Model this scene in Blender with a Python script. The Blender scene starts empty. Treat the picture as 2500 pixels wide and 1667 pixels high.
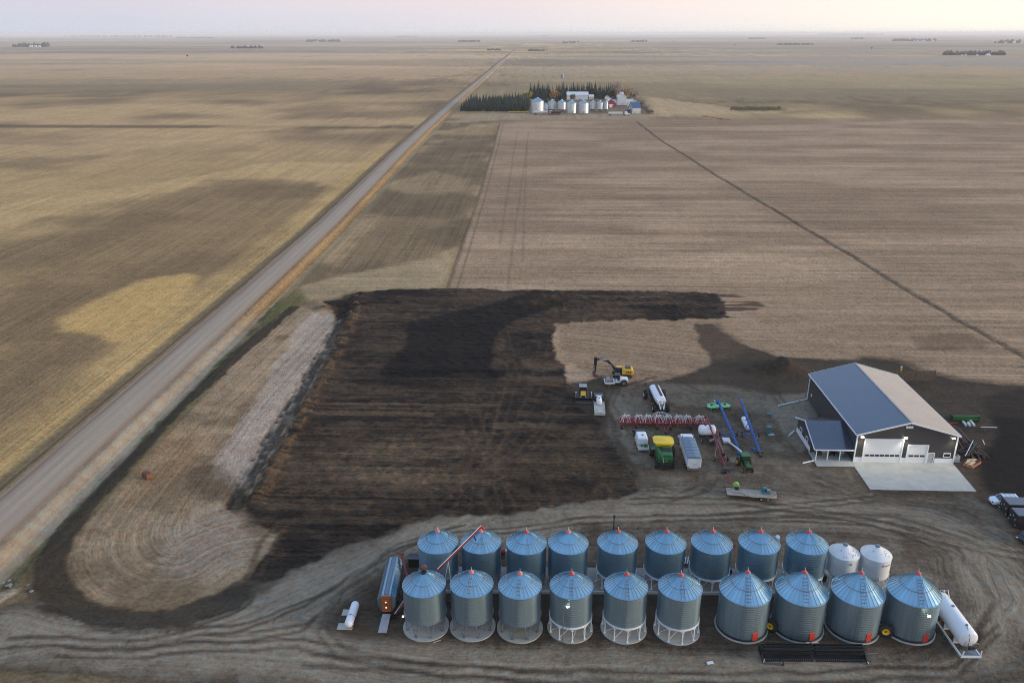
import bpy, bmesh, math, random
import numpy as np
from mathutils import Vector, Matrix
random.seed(7)
PI = math.pi
R = math.radians
S = bpy.context.scene
C = S.collection

# ------------------------------------------------------------------ camera
FPX, CAM_H, HOR = 1944.0, 76.0, 82.0            # focal length and horizon row in pixels of the 2500 px photograph
PITCH = math.atan((833.5 - HOR) / FPX)
YAW, ROLL = R(1.9), R(-0.1)
cd = bpy.data.cameras.new('camera')
cam = bpy.data.objects.new('camera', cd)
C.objects.link(cam)
cd.sensor_width = 36.0
cd.lens = FPX / 2500.0 * 36.0
cd.clip_start, cd.clip_end = 0.5, 200000.0
cam.matrix_world = Matrix.Translation((0, 0, CAM_H)) @ Matrix.Rotation(YAW, 4, 'Z') @ Matrix.Rotation(PI/2 - PITCH, 4, 'X') @ Matrix.Rotation(ROLL, 4, 'Z')
S.camera = cam

# ------------------------------------------------------------------ sky and sun (dusk, glow to the right of the view)
SUN_EL, SUN_AZ = R(4.0), R(100.0)                # azimuth clockwise from +Y
w = bpy.data.worlds.new('World')
S.world = w
w.use_nodes = True
nt = w.node_tree
nt.nodes.clear()
sky = nt.nodes.new('ShaderNodeTexSky')
sky.sky_type = 'NISHITA'
sky.sun_disc = False
sky.sun_elevation = SUN_EL
sky.sun_rotation = SUN_AZ
sky.altitude = 500
sky.air_density = 1.0
sky.dust_density = 1.0
sky.ozone_density = 2.0
SKY_STRENGTH = 0.15
tc = nt.nodes.new('ShaderNodeTexCoord')
sep = nt.nodes.new('ShaderNodeSeparateXYZ')
nt.links.new(tc.outputs['Generated'], sep.inputs[0])
# thin even veil of high cloud: pale near the horizon, thinning upwards
ramp = nt.nodes.new('ShaderNodeMapRange')
ramp.inputs['From Min'].default_value = 0.0; ramp.inputs['From Max'].default_value = 0.9
ramp.inputs['To Min'].default_value = 1.0; ramp.inputs['To Max'].default_value = 0.72
nt.links.new(sep.outputs['Z'], ramp.inputs[0])
# veil colour: lavender away from the sunset, cream towards it, blue overhead
veil = nt.nodes.new('ShaderNodeValToRGB')
mr = nt.nodes.new('ShaderNodeMapRange')
mr.inputs['From Min'].default_value = -1.0
mr.inputs['From Max'].default_value = 1.0
dot = nt.nodes.new('ShaderNodeVectorMath'); dot.operation = 'DOT_PRODUCT'
dot.inputs[1].default_value = (math.sin(SUN_AZ), math.cos(SUN_AZ), 0)
nt.links.new(tc.outputs['Generated'], dot.inputs[0])
nt.links.new(dot.outputs['Value'], mr.inputs['Value'])
nt.links.new(mr.outputs[0], veil.inputs[0])
E_ = veil.color_ramp.elements
E_[0].position = 0.0; E_[0].color = (0.311, 0.326, 0.394, 1)
E_[1].position = 1.0; E_[1].color = (1.123, 0.856, 0.567, 1)
for pos, col in ((0.20, (0.354, 0.353, 0.394, 1)), (0.40, (0.441, 0.407, 0.410, 1)), (0.52, (0.523, 0.471, 0.436, 1)), (0.64, (0.594, 0.535, 0.452, 1)), (0.76, (0.698, 0.605, 0.478, 1))):
    e = E_.new(pos); e.color = col
pink = nt.nodes.new('ShaderNodeValToRGB')         # faint pink belt a few degrees up
pink.color_ramp.elements[0].position = 0.0; pink.color_ramp.elements[0].color = (0.90, 0.96, 1.0, 1)
pink.color_ramp.elements[1].position = 0.3; pink.color_ramp.elements[1].color = (1, 1, 1, 1)
e = pink.color_ramp.elements.new(0.05); e.color = (1.09, 0.99, 1.0, 1)
nt.links.new(sep.outputs['Z'], pink.inputs[0])
zen = nt.nodes.new('ShaderNodeMapRange'); zen.interpolation_type = 'SMOOTHSTEP'
zen.inputs['From Min'].default_value = 0.05; zen.inputs['From Max'].default_value = 0.55
nt.links.new(sep.outputs['Z'], zen.inputs[0])
vm = nt.nodes.new('ShaderNodeMixRGB'); vm.blend_type = 'MULTIPLY'; vm.inputs[0].default_value = 1
nt.links.new(veil.outputs[0], vm.inputs[1]); nt.links.new(pink.outputs[0], vm.inputs[2])
vz = nt.nodes.new('ShaderNodeMixRGB'); vz.inputs[2].default_value = (0.25, 0.37, 0.58, 1)
nt.links.new(zen.outputs[0], vz.inputs[0]); nt.links.new(vm.outputs[0], vz.inputs[1])
cn = nt.nodes.new('ShaderNodeTexNoise'); cn.inputs['Scale'].default_value = 2.5; cn.inputs['Detail'].default_value = 4
mp = nt.nodes.new('ShaderNodeMapping'); mp.inputs['Scale'].default_value = (1, 1, 7)
nt.links.new(tc.outputs['Generated'], mp.inputs[0]); nt.links.new(mp.outputs[0], cn.inputs[0])
cr = nt.nodes.new('ShaderNodeMapRange'); cr.inputs['To Min'].default_value = 0.96; cr.inputs['To Max'].default_value = 1.04
nt.links.new(cn.outputs[0], cr.inputs['Value'])
vm2 = nt.nodes.new('ShaderNodeVectorMath'); vm2.operation = 'SCALE'
nt.links.new(vz.outputs[0], vm2.inputs[0]); nt.links.new(cr.outputs[0], vm2.inputs['Scale'])
bg1 = nt.nodes.new('ShaderNodeBackground'); bg1.inputs[1].default_value = SKY_STRENGTH
bg2 = nt.nodes.new('ShaderNodeBackground'); bg2.inputs[1].default_value = 1.0
nt.links.new(sky.outputs[0], bg1.inputs[0]); nt.links.new(vm2.outputs[0], bg2.inputs[0])
mix = nt.nodes.new('ShaderNodeMixShader')
nt.links.new(ramp.outputs[0], mix.inputs[0]); nt.links.new(bg1.outputs[0], mix.inputs[1]); nt.links.new(bg2.outputs[0], mix.inputs[2])
wo = nt.nodes.new('ShaderNodeOutputWorld')
nt.links.new(mix.outputs[0], wo.inputs[0])

sl = bpy.data.lights.new('sun', 'SUN')
sl.energy = 1.5
sl.angle = R(14)
sl.color = (1.0, 0.86, 0.68)
sun = bpy.data.objects.new('sun', sl)
C.objects.link(sun)
sd = Vector((math.sin(SUN_AZ)*math.cos(SUN_EL + R(5)), math.cos(SUN_AZ)*math.cos(SUN_EL + R(5)), math.sin(SUN_EL + R(5))))
sun.rotation_euler = sd.to_track_quat('Z', 'Y').to_euler()

S.view_settings.view_transform = 'Standard'
S.view_settings.look = 'None'
S.view_settings.exposure = 1.0
S.view_settings.gamma = 1.0
S.cycles.use_denoising = True
S.cycles.denoising_prefilter = 'NONE'
S.cycles.filter_width = 1.05
S.cycles.max_bounces = 6
S.cycles.diffuse_bounces = 3
S.cycles.volume_bounces = 1

# ------------------------------------------------------------------ photo pixel -> place on the ground
def G(px, py, z=0.0):
    u, v = (px - 1250.0) / FPX, (833.5 - py) / FPX
    c, s = math.cos(ROLL), math.sin(ROLL)
    u, v = c*u - s*v, s*u + c*v
    d = (u, math.cos(PITCH) + v*math.sin(PITCH), -math.sin(PITCH) + v*math.cos(PITCH))
    c, s = math.cos(YAW), math.sin(YAW)
    d = (c*d[0] - s*d[1], s*d[0] + c*d[1], d[2])
    t = (CAM_H - z) / -d[2]
    return Vector((d[0]*t, d[1]*t, z))
def atY(px, py, yy):                               # point on a pixel's line of sight at a given world y
    a, b = G(px, py, 0), G(px, py, 20); t = (yy - a.y)/(b.y - a.y); return a.lerp(b, t)
def V(pts):                                       # outline in pixels of the 2352 px view -> world (x, y) list
    return [tuple(G(x*1.06293, y*1.06293)[:2]) for x, y in pts]

# ------------------------------------------------------------------ mesh helpers
class MB:
    def __init__(s): s.v = []; s.f = []
    def add(s, vs, fs):
        o = len(s.v); s.v += [tuple(p) for p in vs]; s.f += [tuple(i+o for i in f) for f in fs]; return s
    def box(s, c, d, rz=0.0, rx=0.0, ry=0.0, top=1.0, topx=None):
        m = Matrix.Rotation(rz, 3, 'Z') @ Matrix.Rotation(ry, 3, 'Y') @ Matrix.Rotation(rx, 3, 'X')
        tx = top if topx is None else topx
        vs = []
        for z in (-.5, .5):
            kx, ky = (tx, top) if z > 0 else (1, 1)
            for x, y in ((-.5, -.5), (.5, -.5), (.5, .5), (-.5, .5)):
                vs.append(Vector(c) + m @ Vector((x*d[0]*kx, y*d[1]*ky, z*d[2])))
        return s.add(vs, [(3,2,1,0), (4,5,6,7), (0,1,5,4), (1,2,6,5), (2,3,7,6), (3,0,4,7)])
    def bar(s, a, b, w, h=None):                  # square bar between two points
        h = w if h is None else h
        a, b = Vector(a), Vector(b); t = (b - a).normalized()
        up = Vector((0,0,1)) if abs(t.z) < .95 else Vector((0,1,0))
        n = t.cross(up).normalized(); u = n.cross(t)
        vs = []
        for p in (a, b):
            for i, j in ((-1,-1), (1,-1), (1,1), (-1,1)): vs.append(p + n*i*w/2 + u*j*h/2)
        return s.add(vs, [(3,2,1,0), (4,5,6,7), (0,1,5,4), (1,2,6,5), (2,3,7,6), (3,0,4,7)])
    def tube(s, a, b, r, n=8, r2=None):
        r2 = r if r2 is None else r2
        a, b = Vector(a), Vector(b); t = (b - a).normalized()
        up = Vector((0,0,1)) if abs(t.z) < .95 else Vector((0,1,0))
        x = t.cross(up).normalized(); y = x.cross(t)
        vs = [p + (x*math.cos(2*PI*i/n) + y*math.sin(2*PI*i/n))*q for p, q in ((a, r), (b, r2)) for i in range(n)]
        fs = [(i, (i+1) % n, n+(i+1) % n, n+i) for i in range(n)] + [tuple(range(n))[::-1], tuple(range(n, 2*n))]
        return s.add(vs, fs)
    def path(s, pts, r, n=6):
        pts = [Vector(p) for p in pts]; vs = []; fs = []; m = len(pts)
        for k, p in enumerate(pts):
            t = (pts[min(k+1, m-1)] - pts[max(k-1, 0)]).normalized()
            up = Vector((0,0,1)) if abs(t.z) < .9 else Vector((1,0,0))
            x = t.cross(up).normalized(); y = x.cross(t)
            vs += [p + (x*math.cos(2*PI*i/n) + y*math.sin(2*PI*i/n))*r for i in range(n)]
        for k in range(m-1):
            fs += [(k*n+i, k*n+(i+1) % n, (k+1)*n+(i+1) % n, (k+1)*n+i) for i in range(n)]
        fs += [tuple(range(n))[::-1], tuple(range((m-1)*n, m*n))]
        return s.add(vs, fs)
    def lathe(s, prof, n=24, c=(0,0,0), axis='z', cap=True):
        vs = []; fs = []; m = len(prof); c = Vector(c)
        for r, h in prof:
            for i in range(n):
                a = 2*PI*i/n; x, y = r*math.cos(a), r*math.sin(a)
                vs.append(c + (Vector((x, y, h)) if axis == 'z' else Vector((h, x, y)) if axis == 'x' else Vector((y, h, x))))
        for k in range(m-1):
            fs += [(k*n+i, k*n+(i+1) % n, (k+1)*n+(i+1) % n, (k+1)*n+i) for i in range(n)]
        if cap: fs += [tuple(range(n))[::-1], tuple(range((m-1)*n, m*n))]
        return s.add(vs, fs)
    def prism(s, poly, lo, hi, axis='x'):         # poly in the two other axes (x: yz, y: xz, z: xy)
        n = len(poly)
        f = {'x': lambda a, b, t: (t, a, b), 'y': lambda a, b, t: (a, t, b), 'z': lambda a, b, t: (a, b, t)}[axis]
        vs = [f(a, b, lo) for a, b in poly] + [f(a, b, hi) for a, b in poly]
        return s.add(vs, [tuple(range(n))[::-1], tuple(range(n, 2*n))] + [(i, (i+1) % n, n+(i+1) % n, n+i) for i in range(n)])
    def capsule(s, a, b, r, n=16, k=5, squash=1.0): # horizontal tank with dished ends
        a, b = Vector(a), Vector(b); t = (b - a).normalized(); L = (b - a).length
        up = Vector((0,0,1)); x = t.cross(up).normalized(); y = x.cross(t)
        prof = [(r*math.sin(PI/2*i/k), -r*squash*math.cos(PI/2*i/k)) for i in range(k+1)] + [(r*math.cos(PI/2*i/k), L + r*squash*math.sin(PI/2*i/k)) for i in range(k+1)]
        prof[0] = (0.02*r, prof[0][1]); prof[-1] = (0.02*r, prof[-1][1])
        vs = [a + t*h + (x*math.cos(2*PI*i/n) + y*math.sin(2*PI*i/n))*q for q, h in prof for i in range(n)]
        m = len(prof); fs = []
        for j in range(m-1): fs += [(j*n+i, j*n+(i+1) % n, (j+1)*n+(i+1) % n, (j+1)*n+i) for i in range(n)]
        fs += [tuple(range(n))[::-1], tuple(range((m-1)*n, m*n))]
        return s.add(vs, fs)
    def mesh(s, name, mat, smooth=None):
        me = bpy.data.meshes.new(name)
        me.from_pydata(s.v, [], s.f); me.update()
        bm = bmesh.new(); bm.from_mesh(me); bmesh.ops.recalc_face_normals(bm, faces=bm.faces); bm.to_mesh(me); bm.free()
        me.materials.append(mat)
        if smooth is not None:
            me.polygons.foreach_set('use_smooth', [True]*len(me.polygons)); me.set_sharp_from_angle(angle=R(smooth))
        return me
    def build(s, name, mat, parent=None, smooth=None, bevel=0.0, loc=(0,0,0), rz=0.0):
        return link(name, s.mesh(name, mat, smooth), parent, loc, rz, bevel)
def link(name, me, parent=None, loc=(0,0,0), rz=0.0, bevel=0.0):
    o = bpy.data.objects.new(name, me); C.objects.link(o); o.parent = parent; o.location = loc; o.rotation_euler = (0, 0, rz)
    if bevel:
        b = o.modifiers.new('bevel', 'BEVEL'); b.width = bevel; b.segments = 2; b.limit_method = 'ANGLE'; b.angle_limit = R(40); b.harden_normals = False
    return o
def tag(o, label=None, cat=None, group=None, kind=None):
    if label: o['label'] = label
    if cat: o['category'] = cat
    if group: o['group'] = group
    if kind: o['kind'] = kind
    return o
def thing(name, label, cat, loc=(0,0,0), rz=0.0, group=None):
    o = bpy.data.objects.new(name, None); C.objects.link(o); o.empty_display_size = .5
    o.location = loc; o.rotation_euler = (0, 0, rz)
    return tag(o, label, cat, group)
def copy_tree(o, parent=None):
    c = o.copy(); C.objects.link(c); c.parent = parent
    for ch in list(o.children): copy_tree(ch, c)
    return c
def arc(a, b, lift, n=8, side=(0,0,0)):           # sagging or arching curve between two points
    a, b = Vector(a), Vector(b)
    return [a.lerp(b, i/n) + Vector((side[0], side[1], lift + side[2]))*math.sin(PI*i/n) for i in range(n+1)]

# ------------------------------------------------------------------ materials
MT = {}
def mat(name, col, rough=.55, metal=0.0, var=.15, scale=2.0, dirt=None, amt=.35, bump=0.0, bscale=20.0, spec=.5, stretch=None, rnd=0.0):
    m = bpy.data.materials.new(name); m.use_nodes = True; MT[name] = m
    t = m.node_tree; b = t.nodes['Principled BSDF']; L = t.links.new; N = t.nodes.new
    b.inputs['Roughness'].default_value = rough; b.inputs['Metallic'].default_value = metal; b.inputs['Specular IOR Level'].default_value = spec
    tc = N('ShaderNodeTexCoord'); src = tc.outputs['Object']
    if stretch:
        mp = N('ShaderNodeMapping'); mp.inputs['Scale'].default_value = stretch; L(src, mp.inputs[0]); src = mp.outputs[0]
    n = N('ShaderNodeTexNoise'); n.inputs['Scale'].default_value = scale; n.inputs['Detail'].default_value = 5; L(src, n.inputs[0])
    mr = N('ShaderNodeMapRange'); mr.inputs['From Min'].default_value = .25; mr.inputs['From Max'].default_value = .75
    mr.inputs['To Min'].default_value = 1 - var; mr.inputs['To Max'].default_value = 1 + var; L(n.outputs[0], mr.inputs[0])
    v = N('ShaderNodeVectorMath'); v.operation = 'SCALE'; v.inputs[0].default_value = col[:3]; L(mr.outputs[0], v.inputs['Scale'])
    out = v.outputs[0]
    if rnd:                                       # sheet-to-sheet difference in tone
        oi = N('ShaderNodeObjectInfo'); q = N('ShaderNodeMapRange'); q.inputs['To Min'].default_value = 1 - rnd; q.inputs['To Max'].default_value = 1 + rnd; L(oi.outputs['Random'], q.inputs[0])
        v2 = N('ShaderNodeVectorMath'); v2.operation = 'SCALE'; L(out, v2.inputs[0]); L(q.outputs[0], v2.inputs['Scale']); out = v2.outputs[0]
    if dirt:
        n2 = N('ShaderNodeTexNoise'); n2.inputs['Scale'].default_value = scale*.6; n2.inputs['Detail'].default_value = 8; n2.inputs['Roughness'].default_value = .7; L(src, n2.inputs[0])
        r2 = N('ShaderNodeMapRange'); r2.inputs['From Min'].default_value = .48; r2.inputs['From Max'].default_value = .72; r2.inputs['To Max'].default_value = amt; L(n2.outputs[0], r2.inputs[0])
        mx = N('ShaderNodeMixRGB'); mx.inputs[2].default_value = (*dirt[:3], 1); L(r2.outputs[0], mx.inputs[0]); L(out, mx.inputs[1]); out = mx.outputs[0]
        rr = N('ShaderNodeMapRange'); rr.inputs['To Min'].default_value = rough; rr.inputs['To Max'].default_value = min(1, rough + .4); L(r2.outputs[0], rr.inputs[0]); L(rr.outputs[0], b.inputs['Roughness'])
    L(out, b.inputs['Base Color'])
    if bump:
        n3 = N('ShaderNodeTexNoise'); n3.inputs['Scale'].default_value = bscale; n3.inputs['Detail'].default_value = 4; L(src, n3.inputs[0])
        bp = N('ShaderNodeBump'); bp.inputs['Strength'].default_value = bump; bp.inputs['Distance'].default_value = .05; L(n3.outputs[0], bp.inputs['Height']); L(bp.outputs[0], b.inputs['Normal'])
    return m
def glow(name, col, power):
    m = bpy.data.materials.new(name); m.use_nodes = True; MT[name] = m
    b = m.node_tree.nodes['Principled BSDF']; b.inputs['Base Color'].default_value = (*col, 1); b.inputs['Emission Color'].default_value = (*col, 1); b.inputs['Emission Strength'].default_value = power
    return m
DIRT = (.12, .09, .065)
mat('galv', (.285, .455, .555), .30, .85, .10, .5, (.27, .31, .33), .45, rnd=.13)
mat('galv_old', (.285, .395, .445), .38, .8, .16, 1.2, (.20, .22, .22), .6, stretch=(1, 1, .12), rnd=.10)
mat('galv_dark', (.20, .23, .26), .5, .6, .12, 1)
mat('leg_grey', (.22, .25, .28), .5, .5, .1, 1)
mat('white_paint', (.72, .73, .73), .35, 0, .05, 1.5, (.42, .38, .33), .25)
mat('white_bin', (.70, .69, .66), .4, 0, .06, .8, (.45, .42, .37), .4)
mat('red_lid', (.56, .05, .03), .4, 0, .08, 2)
mat('pink_lid', (.66, .17, .13), .45, 0, .08, 2)
mat('red', (.34, .016, .018), .4, 0, .12, 2, DIRT, .4)
mat('dark_red', (.20, .018, .02), .45, 0, .15, 2, DIRT, .4)
mat('blue', (.010, .085, .29), .35, 0, .1, 1.5, DIRT, .3)
mat('green', (.009, .105, .022), .35, 0, .15, 1.2, DIRT, .45)
mat('mint', (.19, .55, .25), .45, 0, .08, 2, DIRT, .25)
mat('lime', (.28, .50, .07), .4, 0, .08, 2, DIRT, .25)
mat('yellow', (.82, .52, .012), .4, 0, .06, 2, (.4, .25, .05), .3)
mat('machine_yellow', (.72, .40, .03), .45, 0, .1, 2, DIRT, .35)
mat('orange', (.36, .10, .025), .5, 0, .12, 3, DIRT, .3)
mat('orange_bright', (.9, .16, .02), .5, 0, .05, 3)
mat('black', (.018, .018, .02), .4, 0, .2, 2, DIRT, .3)
mat('pitch', (.010, .010, .011), .45, 0, .2, 2)
mat('rubber', (.016, .016, .016), .75, 0, .2, 4, DIRT, .45)
mat('steel', (.30, .30, .31), .45, .7, .15, 3, DIRT, .3)
mat('rust', (.16, .06, .03), .8, .1, .3, 4)
mat('rust_red', (.30, .10, .06), .75, 0, .25, 4)
mat('concrete', (.40, .39, .35), .85, 0, .10, .6, (.24, .22, .18), .4, .15, 6)
mat('concrete_stained', (.36, .35, .29), .85, 0, .12, .6, (.30, .25, .10), .6, .15, 6)
mat('concrete_dark', (.25, .24, .22), .85, 0, .14, .5, (.13, .12, .10), .6, .15, 6)
mat('charcoal', (.050, .046, .045), .5, 0, .06, .4)
mat('trim_white', (.78, .79, .79), .4, 0, .03, 1)
mat('door_white', (.75, .75, .73), .4, 0, .03, 1)
mat('door_grey', (.40, .41, .41), .45, 0, .04, 1)
mat('glass_dark', (.02, .025, .03), .08, 0, .05, 1, spec=.8)
mat('wood', (.095, .066, .044), .85, 0, .25, 1.2, (.12, .09, .06), .5, stretch=(1, 1, 6))
mat('fence_wood', (.085, .062, .045), .85, 0, .3, 1.5)
mat('wood_grey', (.34, .29, .24), .85, 0, .2, 1.2, (.16, .13, .10), .6, stretch=(6, 1, 1))
mat('timber_dark', (.055, .04, .033), .8, 0, .3, 1.5, (.12, .09, .07), .4)
mat('plywood', (.62, .46, .26), .75, 0, .12, 2)
mat('tarp', (.13, .19, .25), .38, .0, .1, .8, (.20, .23, .25), .4)
mat('teal', (.06, .17, .18), .5, 0, .1, 2)
mat('plastic_white', (.74, .75, .76), .3, 0, .04, 1, (.5, .48, .45), .2)
mat('grey_paint', (.30, .31, .32), .45, 0, .1, 2, DIRT, .35)
mat('van_white', (.72, .77, .79), .2, 0, .02, 1)
mat('trailer_roof', (.12, .14, .17), .45, 0, .08, .7)
mat('beige', (.50, .46, .38), .5, 0, .08, 2, DIRT, .3)
mat('soil', (.045, .034, .026), .95, 0, .3, 1.5, (.09, .065, .045), .6, .6, 6)
mat('hose', (.62, .62, .60), .5, 0, .05, 2)
mat('hose_tan', (.38, .33, .22), .6, 0, .05, 2)
glow('lamp_white', (1.0, .96, .80), 9)
glow('lamp_small', (1.0, .80, .5), 1.2)
def barn_roof(name, col, rough, metal):           # ribbed sheet steel, ribs along local Y or X as fine relief
    m = mat(name, col, rough, metal, .05, .3, (col[0]*.8, col[1]*.8, col[2]*.8), .3)
    t = m.node_tree; N = t.nodes.new; L = t.links.new
    tc = N('ShaderNodeTexCoord'); sx = N('ShaderNodeSeparateXYZ'); L(tc.outputs['Object'], sx.inputs[0])
    ma = N('ShaderNodeMath'); ma.operation = 'MULTIPLY'; ma.inputs[1].default_value = 2*PI/.3
    L(sx.outputs['Y'], ma.inputs[0]); si = N('ShaderNodeMath'); si.operation = 'SINE'; L(ma.outputs[0], si.inputs[0])
    pw = N('ShaderNodeMath'); pw.operation = 'POWER'; ab = N('ShaderNodeMath'); ab.operation = 'ABSOLUTE'; L(si.outputs[0], ab.inputs[0]); L(ab.outputs[0], pw.inputs[0]); pw.inputs[1].default_value = 8
    bp = N('ShaderNodeBump'); bp.inputs['Strength'].default_value = .12; bp.inputs['Distance'].default_value = .02; t.nodes['Principled BSDF'].inputs['Coat Weight'].default_value = .8; t.nodes['Principled BSDF'].inputs['Coat Roughness'].default_value = .16; t.nodes['Principled BSDF'].inputs['Coat IOR'].default_value = 1.7; L(pw.outputs[0], bp.inputs['Height']); L(bp.outputs[0], t.nodes['Principled BSDF'].inputs['Normal'])
    return m
barn_roof('shed_roof', (.045, .062, .09), .19, .3)
barn_roof('annex_roof', (.05, .06, .09), .26, .25)
# ================================================================== THE GROUND: one sheet to the horizon
def vn(x, y, seed=0):
    ix = np.floor(x).astype(np.int64); iy = np.floor(y).astype(np.int64); fx = x - ix; fy = y - iy
    fx = fx*fx*(3 - 2*fx); fy = fy*fy*(3 - 2*fy)
    def h(a, b):
        n = (a*374761393 + b*668265263 + seed*974711) & 0xffffffff
        n = ((n ^ (n >> 13))*1274126177) & 0xffffffff
        return ((n ^ (n >> 16)) & 0xffff) / 65535.0
    return (h(ix, iy)*(1-fx) + h(ix+1, iy)*fx)*(1-fy) + (h(ix, iy+1)*(1-fx) + h(ix+1, iy+1)*fx)*fy
def fbm(x, y, s, oct=4, seed=0, gain=.5):
    t = 0; a = 1; q = 0
    for k in range(oct): t = t + a*vn(x/s*2**k + 17.3*k, y/s*2**k - 9.1*k, seed + k); q += a; a *= gain
    return t/q
def sst(x, a, b): t = np.clip((x - a)/(b - a), 0, 1); return t*t*(3 - 2*t)
ROAD = np.array([(-89.2, -400), (-89.2, 250), (-89.5, 330), (-92.0, 430), (-95.3, 550), (-97.5, 700), (-100.2, 990), (-101.8, 1256), (-104.5, 1700), (-112, 3000), (-130, 6000), (-400, 70000)], float)
def road_x(y): return np.interp(y, ROAD[:, 1], ROAD[:, 0])

HAZE = 6e-5
fine = .42
def spread(lo, hi, a, b, ra, rb):
    mid = list(np.arange(lo, hi + 1e-6, fine)); d = fine; x = lo; left = []
    while x > a: d *= ra; x -= d; left.append(x)
    d = fine; x = hi; right = []
    while x < b: d *= rb; x += d; right.append(x)
    return np.array(left[::-1] + mid + right)
xs = spread(-112, 112, -60000, 60000, 1.03, 1.035)
ys = spread(72, 300, -3000, 75000, 1.12, 1.03)
X, Y = np.meshgrid(xs, ys); shp = X.shape; X = X.ravel(); Y = Y.ravel(); n = X.size
near = (np.abs(X) < 900) & (Y < 1600)
wx = (fbm(X, Y, 9, 3, 1) - .5); wy = (fbm(X, Y, 9, 3, 2) - .5)      # small wobble for soil edges
wx2 = (fbm(X, Y, 1.6, 2, 3) - .5); wy2 = (fbm(X, Y, 1.6, 2, 4) - .5)

def segdist(px, py, pts, closed):
    d = np.full(px.shape, 1e9); m = len(pts); ins = np.zeros(px.shape, bool)
    for i in range(m if closed else m-1):
        ax, ay = pts[i]; bx, by = pts[(i+1) % m]; ex, ey = bx-ax, by-ay
        t = np.clip(((px-ax)*ex + (py-ay)*ey)/(ex*ex + ey*ey + 1e-9), 0, 1)
        d = np.minimum(d, np.hypot(px-ax-t*ex, py-ay-t*ey))
        if closed:
            with np.errstate(divide='ignore', invalid='ignore'):
                c = ((ay > py) != (by > py)) & (px < (bx-ax)*(py-ay)/(by-ay) + ax)
            ins ^= c
    return np.where(ins, d, -d) if closed else d
def sub(pts, pad):
    a = np.array(pts); return np.nonzero((X > a[:, 0].min()-pad) & (X < a[:, 0].max()+pad) & (Y > a[:, 1].min()-pad) & (Y < a[:, 1].max()+pad))[0]
def area(pts, soft=1.0, warp=1.0, fine_warp=.6):      # 0..1 mask of an outline with a ragged soft edge
    m = np.zeros(n); i = sub(pts, soft*2 + warp*2 + 2)
    d = segdist(X[i] + wx[i]*warp*2 + wx2[i]*fine_warp*2, Y[i] + wy[i]*warp*2 + wy2[i]*fine_warp*2, pts, True)
    m[i] = sst(d, -soft, soft); return m
def line(pts, width, soft=1.0, warp=.5, fine_warp=.3):
    m = np.zeros(n); i = sub(pts, width + soft*2 + warp*2 + 2)
    d = segdist(X[i] + wx[i]*warp*2 + wx2[i]*fine_warp*2, Y[i] + wy[i]*warp*2 + wy2[i]*fine_warp*2, pts, False)
    m[i] = 1 - sst(d, max(0, width/2 - soft), width/2 + soft); return m
def dist_to(pts, closed=False, far=60.0):
    d = np.full(n, far); i = sub(pts, far); q = segdist(X[i], Y[i], pts, closed); d[i] = q; return d
col = np.zeros((n, 3)); row = np.stack([X, Y, np.full(n, .5)], 1); gra = np.zeros(n)   # soil colour; (across, along, strength) of rows; gravel
def lay(mask, c, rows=None, gravel=None):
    c = np.array(c)
    col[:] = col*(1 - mask[:, None]) + mask[:, None]*c
    if rows is not None:
        k = mask > .5
        row[k, 0] = rows[0][k] if hasattr(rows[0], '__len__') else rows[0]
        row[k, 1] = rows[1][k]; row[k, 2] = rows[2]
    if gravel is not None: gra[:] = gra*(1 - mask) + gravel*mask
def mixc(a, b, t): return np.array(a)*(1 - t[:, None]) + np.array(b)*t[:, None]
TAN, BRN, OCH = (.40, .315, .180), (.205, .160, .100), (.46, .345, .150)

# ---- stubble fields left of the road and far away: pale straw with darker bare patches
n1 = fbm(X, Y, 90, 4, 11); n2 = fbm(X*.5, Y, 220, 3, 12); n3 = fbm(X, Y*.35, 60, 3, 13)
t = sst(n1*.5 + n2*.3 + n3*.2, .38, .60)
col[:] = mixc(TAN, BRN, t)
rx = road_x(Y); dx = X - rx
left = dx < 0
# far bands of differently worked fields
far = sst(Y, 1500, 2100)
for (y0, y1, x0, x1, c) in [(700, 725, -3000, -110, (.10, .08, .05)), (1150, 1500, -2600, -300, (.27, .23, .15)), (1500, 1900, -3500, -150, (.37, .29, .19)), (1900, 2350, -5000, -140, (.40, .31, .22)),
                            (2350, 2700, -5000, -120, (.36, .30, .20)), (2700, 3600, -3500, -120, (.38, .30, .22)), (2450, 4200, -14000, -3300, (.25, .20, .18)), (3700, 5600, -9000, -500, (.22, .19, .17)),
                            (5600, 6600, -14000, -300, (.33, .27, .22)), (6600, 9500, -20000, 9000, (.24, .21, .18)), (9500, 12000, -20000, 20000, (.31, .27, .22)), (12000, 16000, -30000, 30000, (.22, .20, .18)),
                            (16000, 75000, -60000, 60000, (.26, .23, .20)), (1000, 1650, -90, 3500, (.30, .25, .16)), (1650, 2050, -90, 2500, (.33, .265, .19)), (2050, 2900, -90, 3000, (.26, .22, .18)),
                            (2050, 2700, 500, 3500, (.24, .225, .21)), (2900, 3300, -90, 1400, (.34, .28, .20)), (3000, 6600, 500, 9000, (.23, .205, .175))]:
    m = area([(x0, y0), (x1, y0), (x1, y1), (x0, y1)], (y1-y0)*.05, (y1-y0)*.30, 0)*.82
    lay(m, c)
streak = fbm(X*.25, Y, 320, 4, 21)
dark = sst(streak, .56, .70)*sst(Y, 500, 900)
col *= (1 - .28*dark)[:, None]; col *= (1 + .28*sst(Y, 1300, 2600))[:, None]  # dark streaks; far soil lightened with distance, haze put into its colour
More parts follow.
